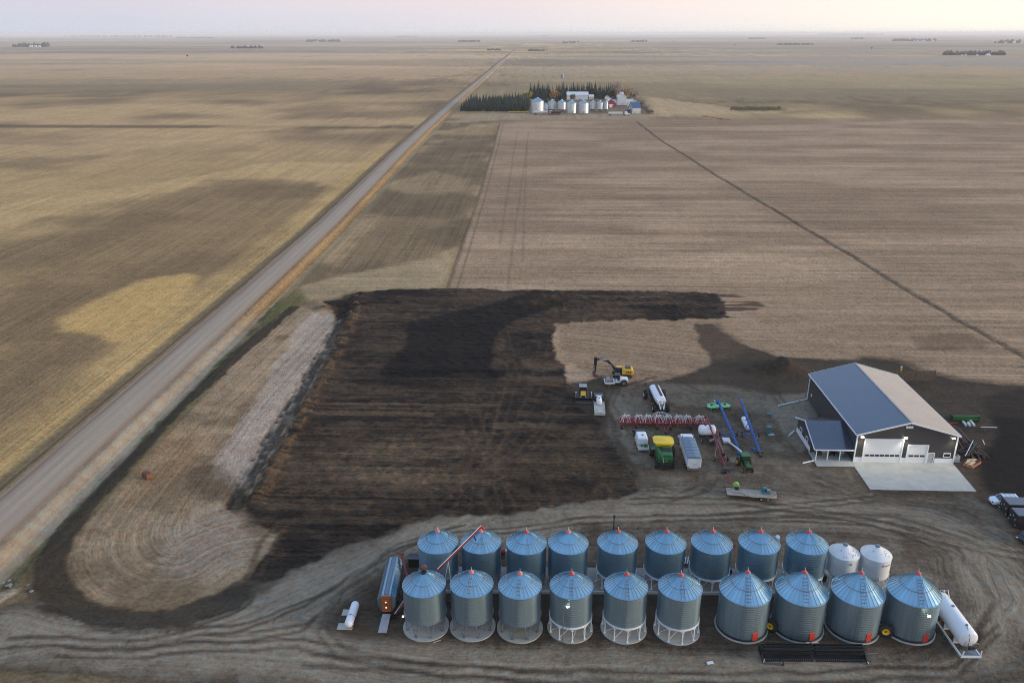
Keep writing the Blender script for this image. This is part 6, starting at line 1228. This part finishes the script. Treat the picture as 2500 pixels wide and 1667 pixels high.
# black draper header on the ground
t = thing('combine_header', 'long black combine header lying in front of the flat-bottom bins', 'header', (36.4, 83.6, 0), R(1))
part(t, 'back_wall', 'pitch', lambda b: b.prism([(.7, .25), (.85, .25), (.95, 1.25), (.75, 1.3)], -6.6, 6.6, 'x')); part(t, 'draper_deck', 'pitch', lambda b: b.prism([(-1.1, .12), (.7, .42), (.7, .5), (-1.1, .22)], -6.5, -.15, 'x').prism([(-1.1, .12), (.7, .42), (.7, .5), (-1.1, .22)], .15, 6.5, 'x'))
part(t, 'cutter_bar', 'steel', lambda b: [b.box((-6.4 + k*.25, -.85, .24), (.05, .3, .05)) for k in range(52)]); part(t, 'end_divider', 'pitch', lambda b: b.prism([(-1.5, .1), (.9, .2), (.9, 1.3), (.0, .95), (-1.4, .3)], -6.75, -6.6, 'x').prism([(-1.5, .1), (.9, .2), (.9, 1.3), (.0, .95), (-1.4, .3)], 6.6, 6.75, 'x'))
for sx in (-1, 1):
    rl = part(t, 'reel', 'pitch', lambda b: b.tube((sx*.2, -.2, 1.15), (sx*6.5, -.2, 1.15), .10, 8))
    for k in range(6): a_ = k*PI/3; part(rl, 'reel_bat', 'pitch', lambda b: b.bar((sx*.25, -.2 + .48*math.cos(a_), 1.15 + .48*math.sin(a_)), (sx*6.45, -.2 + .48*math.cos(a_), 1.15 + .48*math.sin(a_)), .13))
    for k in range(5): part(rl, 'reel_spider', 'pitch', lambda b: [b.bar((sx*(.4 + k*1.5), -.2, 1.15), (sx*(.4 + k*1.5), -.2 + .48*math.cos(j*PI/3), 1.15 + .48*math.sin(j*PI/3)), .04) for j in range(6)])
part(t, 'reel_arm', 'pitch', lambda b: b.bar((0, .9, 1.3), (0, -.3, 1.3), .16).bar((-6.6, .9, 1.2), (-6.6, -.3, 1.2), .12).bar((6.6, .9, 1.2), (6.6, -.3, 1.2), .12)); part(t, 'marker', 'white_paint', lambda b: b.box((-.4, .95, 1.35), (.3, .06, .12)).box((-6.68, -1.45, .5), (.08, .1, .5)).box((6.68, -1.5, .4), (.1, .3, .08)).box((.6, .95, 1.35), (.9, .05, .06)))
part(t, 'hitch', 'steel', lambda b: b.bar((6.7, 0, .4), (8.6, .3, .3), .08)); wheel(t, -4.3, -1.6, .36, .22, 'white_paint'); part(t, 'wheel_arm', 'pitch', lambda b: b.bar((-4.3, -.6, .3), (-4.3, -1.6, .36), .1)); 
wheel(t, 4.3, 1.0, .36, .22, 'white_paint')
simple('white_board', 'small white board lying on the gravel left of the header', 'board', MB().box((0, 0, .05), (.85, .45, .05)), 'white_paint', loc=c2(1700, 1362), rz=.25)
simple('white_board', 'thin pale plank beside the leftmost bin pad', 'board', MB().box((0, 0, .05), (1.1, .14, .05)), 'concrete', loc=c1(1045, 1158), rz=.5)
p = G(360, 1166); u = thing('rusty_box', 'small rust-red crate lying in the stubble left of the black pad', 'crate', (p.x, p.y, .05), R(-35)); part(u, 'side', 'rust', lambda b: b.box((0, 0, .5), (1.8, 1.2, .9), top=.85), None, .08); part(u, 'top', 'rust', lambda b: b.box((0, 0, 1.0), (1.5, .95, .08)))
rg = random.Random(3)
for k in range(9):
    q = G(10 + rg.uniform(-15, 75), 1445 - rg.uniform(0, 30)); s_ = rg.uniform(.15, .38); b = MB(); b.lathe([(.05, -.2), (s_*.8, -.1), (s_, s_*.3), (s_*.6, s_*.6), (.05, s_*.7)], 7)
    b.v = [(x_*rg.uniform(.75, 1.25), y_*rg.uniform(.75, 1.25), z_*rg.uniform(.3, .6)) for x_, y_, z_ in b.v]; tag(b.build('field_stone', MT['concrete_dark'], None, None, .02, q - Vector((0, 0, .05)), rg.uniform(0, 3)), 'pale stone in the little heap at the lane entrance on the left', 'stone', 'stones at the lane entrance')
# ================================================================== the neighbouring farm, trees and far things
f7 = lambda x, y: GP(1100 + x*.2296, 180 + y*.2296)
FM = 2.30                                          # about 2.3 photo pixels per metre there
mat('far_galv', (.62, .66, .68), .35, .55, .06, .2); mat('needle', (.022, .040, .022), .8, 0, .45, .35); mat('needle_far', (.028, .046, .028), .8, 0, .4, .35)
mat('leaf_orange', (.34, .17, .05), .8, 0, .35, .6); mat('leaf_yellow', (.30, .25, .05), .8, 0, .35, .6); mat('twig', (.17, .12, .085), .85, 0, .35, .6); mat('bark', (.07, .055, .04), .9, 0, .2, 2)
mat('barn_red', (.30, .03, .03), .6, 0, .1, .6); mat('roof_white', (.62, .64, .65), .4, 0, .05, .3); mat('blue_steel', (.06, .12, .20), .4, .3, .1, .3); mat('scrub', (.12, .10, .045), .9, 0, .4, .5)
def far_bin(label, p, r, h, rise, name='grain_bin', legs=False, n=20, m='far_galv', rail=False):
    t = thing(name, label, 'grain bin', p, 0, 'bins of the neighbouring farm'); z0 = 2.2 if legs else 0
    pr = []; z = z0
    while z < h: pr += [(r, z), (r + .09, z + .3), (r, min(z + .6, h))]; z += .75
    MB().lathe(pr, n + 8, cap=False).build('wall', MT[m], t, 60)
    MB().lathe([(r + .15, h - .05), (r + .15, h + .05), (.5, h + rise), (.02, h + rise)], n + 8, cap=False).build('roof', MT['galv'], t, 20)
    MB().lathe([(.5, h + rise - .1), (.45, h + rise + .4), (.02, h + rise + .5)], 10).build('lid', MT[m], t)
    if legs:
        MB().lathe([(r, z0), (.4, .8)], n, cap=True).build('hopper', MT['galv_dark'], t, 40)
        lm = cached(('fl', r), lambda: MB().bar((r, 0, 0), (r, 0, z0), .25).mesh('leg', MT['galv_dark']))
        for k in range(8): link('leg', lm, t, (0, 0, 0), PI*k/4)
    else: MB().box((.3, -r - .05, 1.2), (1.0, .2, 2.0)).build('access_door', MT['galv_dark'], t)
    for k in range(0, n, 2): pass
    rb = cached(('frib', r, h, rise), lambda: MB().bar((r + .1, 0, h + .1), (.5, 0, h + rise + .08), .12).mesh('roof_rib', MT['far_galv']))
    for k in range(14): link('roof_rib', rb, t, (0, 0, 0), 2*PI*k/14)
    return t
def span(x0, x1, yb): a, b_ = f7(x0, yb), f7(x1, yb); return (b_ - a).length, (a + b_)/2
for x0, x1, yb, yt, legs, lab in [(858, 992, 428, 272, False, 'tall wide bin at the left end of the far farm\'s row'), (985, 1042, 405, 325, False, 'smallest bin in the far row, tucked beside the tall one'), (1035, 1120, 405, 288, True, 'far hopper bin, first of the pair right of the smallest bin'), (1138, 1228, 408, 288, True, 'far hopper bin with a dark skirt, second of the pair'),
        (1237, 1345, 424, 297, False, 'broad far flat-bottom bin, left one of the middle two'), (1360, 1470, 424, 295, False, 'broad far flat-bottom bin, right one of the middle two'), (1480, 1543, 402, 298, True, 'slim far hopper bin right of the broad pair'), (1555, 1625, 405, 298, True, 'slim far hopper bin, second right of the broad pair'), (1630, 1674, 405, 303, True, 'slim far hopper bin just left of the red barn')]:
    w_, c_ = span(x0, x1, yb); r = w_/2; H_ = (yb - yt)*.2296/(FM*.985) - r*.1; rise = r*.55
    far_bin(lab, (c_.x, c_.y + r, 0), r, H_ - rise, rise, legs=legs)
w_, c_ = span(1172, 1208, 52); far_bin('lone bin standing in the field behind the far farm', (c_.x, c_.y + 4, 0), w_/2, 6.5, 1.2, m='galv_dark')
def house(label, cat, p, w_, d_, h, rise, wall, roof, name, rz=0, ridge='x', door=None, nwin=2, wcol='glass_dark'):
    t = thing(name, label, cat, p, rz); ov = .4
    if ridge == 'x':
        MB().prism([(-d_/2, 0), (d_/2, 0), (d_/2, h), (0, h + rise), (-d_/2, h)], -w_/2, w_/2, 'x').build('wall', MT[wall], t)
        MB().prism([(-d_/2 - ov, h - .2), (0, h + rise + .05), (d_/2 + ov, h - .2), (d_/2 + ov, h + .1), (0, h + rise + .4), (-d_/2 - ov, h + .1)], -w_/2 - ov, w_/2 + ov, 'x').build('roof', MT[roof], t)
    else:
        MB().prism([(-w_/2, 0), (w_/2, 0), (w_/2, h), (0, h + rise), (-w_/2, h)], -d_/2, d_/2, 'y').build('wall', MT[wall], t)
        MB().prism([(-w_/2 - ov, h - .2), (0, h + rise + .05), (w_/2 + ov, h - .2), (w_/2 + ov, h + .1), (0, h + rise + .4), (-w_/2 - ov, h + .1)], -d_/2 - ov, d_/2 + ov, 'y').build('roof', MT[roof], t)
    for k in range(nwin):
        x_ = -w_/2 + w_*(k + 1)/(nwin + 1); o = MB().box((x_, -d_/2 - .06, h*.6), (1.3, .12, 1.1)).build('window', MT['trim_white'], t); MB().box((x_, -d_/2 - .10, h*.6), (1.0, .1, .85)).build('window_pane', MT[wcol], o)
    if door: MB().box((w_*door, -d_/2 - .07, 1.1), (1.2, .14, 2.1)).build('door', MT['door_grey'], t)
    return t
w_, c_ = span(1237, 1462, 278); house('long white shed in front of the far spruce row', 'shed', (c_.x, c_.y + 7, 0), w_, 14, 5.5, 3.0, 'roof_white', 'roof_white', 'white_shed', nwin=0, door=.1)
w_, c_ = span(1472, 1522, 272); house('small white cottage right of the long far shed', 'house', (c_.x, c_.y + 3, 0), w_, 6, 2.8, 2.0, 'roof_white', 'roof_white', 'cottage')
w_, c_ = span(1640, 1688, 276); house('white garden shed with a dark door in the far yard', 'shed', (c_.x, c_.y + 2, 0), 5.5, 4, 3.2, 1.6, 'roof_white', 'galv_dark', 'garden_shed', ridge='y', door=0, nwin=0)
w_, c_ = span(1675, 1752, 362); t = house('red barn with a white round-topped front in the far yard', 'barn', (c_.x - 1, c_.y + 7, 0), 11, 14, 4.5, 4.5, 'barn_red', 'roof_white', 'red_barn', ridge='y', nwin=2, wcol='trim_white'); MB().box((0, -7.08, 1.8), (3.2, .14, 3.4)).build('barn_door', MT['trim_white'], t)
t = house('tall white grain elevator with a raised headhouse in the far yard', 'elevator', (*f7(1815, 332)[:2], 0), 10, 11, 9, 3.2, 'roof_white', 'roof_white', 'grain_elevator', ridge='y', nwin=0, door=.1); MB().box((-9, 2, 3.2), (7.6, 9, 6.4)).build('annex_wall', MT['roof_white'], t); MB().prism([(-13.2, 6.4), (-5, 6.4), (-9, 8.6)], -3, 7, 'y').build('annex_roof', MT['timber_dark'], t); MB().box((8.2, 2, 3.4), (6, 9, 6.8)).build('annex_wall', MT['roof_white'], t); MB().prism([(5.1, 6.8), (11.6, 6.8), (8.2, 8.6)], -3, 7, 'y').build('annex_roof', MT['timber_dark'], t); MB().box((0, 0, 12.6), (4, 5, 2.2)).build('headhouse', MT['roof_white'], t)
w_, c_ = span(1905, 1965, 350); house('white cabin behind the far blue steel building', 'cabin', (c_.x, c_.y + 3, 0), 11, 8, 4.5, 3, 'roof_white', 'roof_white', 'white_cabin', ridge='y', nwin=0)
w_, c_ = span(1915, 2012, 425); house('blue steel building at the right end of the far farm', 'building', (c_.x, c_.y + 7, 0), w_*.92, 16, 5.5, 5.0, 'far_galv', 'blue_steel', 'blue_building', rz=R(8), ridge='x', nwin=0, door=-.2)
p = f7(1910, 418); u = thing('blue_grain_box', 'blue grain wagon box left of the far blue building', 'wagon', (p.x, p.y, 0)); MB().box((0, 0, 2.3), (7, 3, 2.4), top=1.15).build('box', MT['blue_steel'], u); MB().box((0, 0, .8), (7, 1.6, .6)).build('frame', MT['black'], u)
for s in (-2.3, 2.3): wheel(u, s, -1.2, .6, .5, 'steel').rotation_euler = (0, 0, PI/2)
def semi(label, p, rz=PI/2, tarp='roof_white'):
    t = thing('semi_truck', label, 'semi truck', p, rz, 'semi trucks in the far yard')
    MB().prism([(-1.2, 2.4), (-.6, 1.3), (.6, 1.3), (1.2, 2.4), (1.25, 3.5), (-1.25, 3.5)], -13, 1.0, 'y').build('hopper_box', MT[tarp], t); MB().box((0, -6, 1.2), (1.2, 14, .3)).build('frame', MT['black'], t); MB().box((0, 4.3, 2.4), (2.4, 2.6, 2.6)).build('cab', MT['white_paint'], t, None, .15); MB().box((0, 6.6, 1.6), (2.0, 2.2, 1.3)).build('hood', MT['white_paint'], t, None, .15); MB().box((0, 5.62, 2.9), (2.0, .06, .8)).build('windshield', MT['glass_dark'], t)
    for y_ in (-12, -10.7, 2.2, 3.5, 7.0):
        for s in (-1, 1): wheel(t, s*1.0, y_, .55, .4, 'steel')
    return t
p = f7(1785, 447); semi('white semi truck with a hopper trailer parked right of the far bins', (p.x + 3, p.y, 0), -PI/2)
p = f7(1000, 440); semi('white hopper trailer truck in front of the far row\'s left end', (p.x + 2, p.y + 4, 0), -PI/2)
p = f7(1120, 440); t = thing('grain_cart', 'dark grain cart with a red frame beside the far hopper truck', 'grain cart', (p.x, p.y + 1, 0)); MB().box((0, 0, 2.2), (9, 3, 2.2), top=1.2).build('box', MT['black'], t); MB().bar((-14, -1.5, .6), (8, -1.5, .6), .4).build('frame', MT['red'], t); MB().tube((3, 0, 3), (8, 0, 4.4), .3, 8).build('auger', MT['red'], t)
for s in (-2.5, 2.5): wheel(t, s, -1.6, .9, .6, 'steel').rotation_euler = (0, 0, PI/2)
p = f7(722, 417); t = thing('yellow_implement', 'yellow field implement left of the far bins', 'implement', (p.x, p.y, 0)); MB().box((0, 0, 1.2), (20, .7, .6)).build('toolbar', MT['yellow'], t); MB().bar((-2, .3, 1.2), (-4, 5, .7), .35).build('drawbar', MT['yellow'], t)
for s in (-8, -3, 3, 8): wheel(t, s, -.6, .5, .4, 'black')
p = G(1713, 290); q = G(1783, 296); t = thing('red_auger', 'red auger lying in the stubble right of the far farm', 'grain auger', (p.x, p.y, 0)); d_ = q - p; MB().tube((0, 0, 2.2), (d_.x, d_.y, 1.0), .3, 8).build('tube', MT['red'], t); MB().bar((d_.x*.7, d_.y*.7 - 1.5, .5), (d_.x*.7, d_.y*.7 + 1.5, .5), .2).build('axle', MT['black'], t); MB().bar((d_.x*.7, d_.y*.7, .5), (d_.x*.45, d_.y*.45, 1.7), .2).build('strut', MT['red'], t)
for s in (-1.5, 1.5): wheel(t, d_.x*.7, d_.y*.7 + s, .5, .3, 'steel')
# ---- trees
def spruce_mesh(seed, h, r):
    rr = random.Random(seed); b = MB(); lay_ = 15
    for k in range(lay_):
        u = k/(lay_ - 1); z = h*(.06 + .92*u); rad = r*(1 - u)**.85 + .15; nb = max(6, int(17*(1 - u) + 5))
        for j in range(nb):
            a = 2*PI*(j + rr.random()*.8)/nb; q = rad*rr.uniform(.65, 1.15); w_ = q*.34 + .12; dz = -q*rr.uniform(.15, .45); up = rr.uniform(.25, .6)
            ca, sa = math.cos(a), math.sin(a)
            b.add([(0, 0, z + up), (q*.6*ca - w_*sa, q*.6*sa + w_*ca, z + dz*.4), (q*ca, q*sa, z + dz), (q*.6*ca + w_*sa, q*.6*sa - w_*ca, z + dz*.4)], [(0, 1, 2), (0, 2, 3)])
    return b.mesh('crown', MT['needle'])
def broad_mesh(seed, h, r, m, nleaf=420, size=.5):
    rr = random.Random(seed); b = MB(); cl = [(rr.uniform(-.55, .55)*r, rr.uniform(-.55, .55)*r, h*rr.uniform(.4, .85), r*rr.uniform(.3, .55)) for _ in range(9)]
    for _ in range(nleaf):
        cx, cy, cz, cr_ = rr.choice(cl); v = Vector((rr.gauss(0, 1), rr.gauss(0, 1), rr.gauss(0, .8))).normalized()*cr_*rr.uniform(.4, 1.1); c_ = Vector((cx, cy, cz)) + v; d1 = Vector((rr.uniform(-1, 1), rr.uniform(-1, 1), rr.uniform(-1, 1))).normalized()*size*rr.uniform(.5, 1.3); d2 = d1.cross(Vector((rr.uniform(-1, 1), rr.uniform(-1, 1), rr.uniform(-1, 1)))).normalized()*size*.7
        b.add([c_ - d1, c_ + d2, c_ + d1, c_ - d2], [(0, 1, 2, 3)])
    return b.mesh('crown', MT[m])
SP = [spruce_mesh(k, 12, 3.5) for k in range(6)]; TK = MB().tube((0, 0, 0), (0, 0, 11), .22, 6, .05).mesh('trunk', MT['bark'])
def limbs(h, r, seed):
    rr = random.Random(seed); b = MB(); b.tube((0, 0, 0), (0, 0, h*.75), .3, 6, .08)
    for k in range(7): a = rr.uniform(0, 6.3); z = h*rr.uniform(.25, .6); b.tube((0, 0, z), (r*.7*math.cos(a), r*.7*math.sin(a), z + h*.3), .12, 5, .03)
    return b.mesh('trunk', MT['bark'])
def tree(name, label, cat, p, crown, trunk, s, rz, group): t = thing(name, label, cat, (p[0], p[1], gz(p[0], p[1]) - .1), rz, group); t.scale = (s*random.uniform(.85, 1.1), s*random.uniform(.85, 1.1), s); link('trunk', trunk, t); link('crown', crown, t); return t
rt_ = random.Random(11)
a0, a1, a2, a3 = f7(120, 398), f7(838, 402), f7(838, 300), f7(215, 330)
for i in range(9):
    n_ = 20
    for j in range(n_):
        v = i/8; u = (j + rt_.uniform(-.3, .3) + .5*(i % 2))/n_; u = min(1, max(0, u))
        q = a0.lerp(a1, u).lerp(a3.lerp(a2, u), v); s = rt_.uniform(.78, 1.12)*(.85 + .1*v)
        tree('spruce_tree', 'dark spruce in the dense block left of the far bins', 'spruce tree', q, SP[rt_.randrange(6)], TK, s, rt_.uniform(0, 6), 'spruces of the far shelter block')
for k in range(44):
    x_ = 855 + (1735 - 855)*(k + rt_.uniform(-.3, .3))/43
    if 1085 < x_ < 1120: continue
    q = f7(x_, 264 + rt_.uniform(-5, 4)); tree('spruce_tree', 'tall dark spruce in the row behind the far farm buildings', 'spruce tree', q, SP[rt_.randrange(6)], TK, rt_.uniform(1.25, 1.75), rt_.uniform(0, 6), 'spruces of the far back row')
for k in range(14):
    q = f7(905 + 24*k + rt_.uniform(-8, 8), 300 + rt_.uniform(-3, 5)); 
    if k in (7, 8): continue
    tree('spruce_tree', 'dark spruce standing between the far bins and the back row', 'spruce tree', q, SP[rt_.randrange(6)], TK, rt_.uniform(.7, 1.0), rt_.uniform(0, 6), 'spruces behind the far bins')
for x_, y_, h, r, m, lab in [(825, 320, 17, 7, 'leaf_yellow', 'yellow autumn tree left of the tall far spruces'), (1110, 298, 15, 9, 'leaf_orange', 'orange autumn tree among the far spruces'), (765, 330, 11, 6, 'twig', 'bare brown tree at the right end of the spruce block'), (1760, 262, 20, 12, 'twig', 'large bare brown tree behind the far grain elevator'), (1870, 270, 15, 10, 'leaf_orange', 'rusty autumn tree right of the far elevator'), (1950, 290, 12, 9, 'twig', 'bare shrubby tree behind the far white cabin'), (1290, 300, 9, 5, 'twig', 'small bare tree in front of the long far shed')]:
    q = f7(x_, y_); tree('autumn_tree', lab, 'tree', q, broad_mesh(int(x_), h, r, m, 520 if m != 'twig' else 380, .7), limbs(h, r, int(x_)), 1, 0, None)
for k in range(16): q = f7(2015 + 9*k + rt_.uniform(-6, 6), 425 - 100*max(0, (1 - k/10))*rt_.random() + rt_.uniform(-6, 4)); tree('bare_shrub', 'bare brown shrub in the hedge right of the far blue building', 'shrub', q, broad_mesh(k, 7, 4.5, 'twig' if k % 4 else 'scrub', 160, .6), limbs(7, 4, k), rt_.uniform(.5, 1.0)*(1 - .03*k), rt_.uniform(0, 6), 'shrubs at the far farm\'s right edge')
# ---- farmsteads and shelter belts scattered to the horizon
mat('far_tree', (.06, .068, .062), .9, 0, .4, .05)  # tree colour paled and greyed, distant haze put into it
def belt(label, px0, px1, py, h, seed, group='shelter belts out on the plain', white=0):
    a, b_ = GP(px0, py), GP(px1, py); L_ = (b_ - a).length; rr = random.Random(seed); m = MB(); n_ = max(10, int(L_/h*5)); n_ = min(n_, 160)
    for k in range(n_):
        u = rr.random(); q = a.lerp(b_, u) - a; s_ = h*rr.uniform(.5, 1.1); y_ = rr.uniform(0, h*3); w_ = s_*.4; g0 = gz(a.x + q.x, a.y + q.y + y_) - a.z
        m.add([(q.x + w_*math.cos(j*PI/2.5), q.y + y_ + w_*math.sin(j*PI/2.5), g0 + s_*.05) for j in range(5)] + [(q.x + w_*1.2*math.cos(j*PI/2.5 + .5), q.y + y_ + w_*1.2*math.sin(j*PI/2.5 + .5), g0 + s_*.45) for j in range(5)] + [(q.x + rr.uniform(-.2, .2)*s_, q.y + y_, g0 + s_)], [(j, (j+1) % 5, 5 + (j+1) % 5, 5 + j) for j in range(5)] + [(5 + j, 5 + (j+1) % 5, 10) for j in range(5)])
    o = m.build('tree_belt', MT['far_tree'], None, None, 0, a); tag(o, label, 'tree belt', group, 'stuff')
    for k in range(white):
        q = a.lerp(b_, rr.uniform(.05, .95)); q.y -= h*1.5; z_ = gz(q.x, q.y); s_ = h*rr.uniform(.25, .5)
        t = thing('farm_building', 'tiny white building among the %s' % label, 'building', (q.x, q.y, z_), 0, label); MB().box((0, 0, s_*.3), (s_*rr.uniform(.8, 1.8), s_, s_*.6)).build('wall', MT['roof_white'], t); MB().prism([(-s_*.55, s_*.6), (s_*.55, s_*.6), (0, s_*.9)], -s_*.6, s_*.6, 'x').build('roof', MT['roof_white'], t)
for k, (l_, x0, x1, y_, h, w_) in enumerate([('dark belt of trees at the far left horizon', 30, 110, 115.5, 26, 4), ('long dark tree belt left of the road\'s far end', 745, 828, 103, 26, 2), ('low trees near the horizon above the left fields', 430, 520, 94, 26, 0), ('brown scrub line in the left middle distance', 560, 640, 119, 16, 0), ('dark grove by the horizon left of centre', 965, 1020, 91.5, 34, 2), ('thin tree line left of the vanishing road', 1120, 1170, 103, 18, 0), ('small grove with white bins just left of the far road', 1190, 1222, 124, 10, 4), ('pale farm cluster right of the far road', 1375, 1418, 106, 16, 5),
        ('low shrubs in the field right of the far road', 1290, 1330, 125, 9, 0), ('dark grove right of the far road near the horizon', 1320, 1340, 88.5, 30, 0), ('tree line on the right half of the horizon', 1540, 1580, 103, 18, 0), ('dark farm grove right of centre on the plain', 2310, 2455, 136, 17, 6), ('long farm belt at the right horizon', 2185, 2285, 101.5, 30, 5), ('tree belt touching the right edge of the view', 2440, 2495, 106.5, 30, 3), ('small grove in the right middle distance', 1900, 1985, 110, 12, 2), ('little trees on the far right field', 2080, 2110, 96, 26, 0), ('scattered trees at the central right horizon', 1830, 1870, 96, 24, 0), ('grey line of trees on the right skyline', 2000, 2160, 86.5, 60, 0), ('grey line of trees on the left skyline', 150, 420, 91.0, 55, 0)]):
    belt(l_, x0, x1, y_, h, k, white=w_)
for px, py, h, lab in [(457, 139.5, 9, 'small lone bush in the left field far off'), (1795, 113, 12, 'lone dark tree in the right distance'), (1644, 104, 14, 'lone tree near the middle of the right skyline'), (2128, 122, 12, 'lone round bush in the far right field'), (1335, 124, 9, 'lone bush right of the far road')]:
    q = GP(px, py); tree('lone_tree', lab, 'tree', q, broad_mesh(int(px), h, h*.5, 'far_tree', 200, h*.07), limbs(h, h*.4, int(px)), 1, 0, None)
rd_ = MB(); ra = random.Random(8); pr = GP(1845, 267)
for k in range(260):
    q = GP(ra.uniform(1785, 1905), ra.uniform(264, 270.5)) - pr; s_ = ra.uniform(.8, 2.0); w_ = ra.uniform(.8, 2.2)
    rd_.add([(q.x - w_, q.y, -.1), (q.x + w_, q.y, -.1), (q.x + w_*.5, q.y + .3, s_), (q.x - w_*.6, q.y + .2, s_*.8), (q.x, q.y + w_, -.1)], [(0, 1, 2, 3), (1, 4, 2), (4, 0, 3)])
tag(rd_.build('reed_patch', MT['scrub'], None, None, 0, pr), 'patch of dark reeds in the slough right of the far farm', 'reeds', None, 'stuff')
tag(MB().box((0, 0, .3), (60, 3, .5)).build('plastic_grain_bag', MT['white_paint'], None, None, .2, GP(1062, 125)), 'long white grain bag lying in the far left field', 'grain bag')
# ================================================================== the evening air
hz = MB(); hz.box((0, 35000, 40), (118000, 75000, 120))
hm = bpy.data.materials.new('haze'); hm.use_nodes = True; t_ = hm.node_tree; t_.nodes.clear()
pv = t_.nodes.new('ShaderNodeVolumePrincipled'); pv.inputs['Color'].default_value = (1.0, .97, .95, 1); pv.inputs['Density'].default_value = HAZE; pv.inputs['Anisotropy'].default_value = .1
mo = t_.nodes.new('ShaderNodeOutputMaterial'); t_.links.new(pv.outputs[0], mo.inputs['Volume'])
tag(hz.build('haze', hm), kind='stuff')
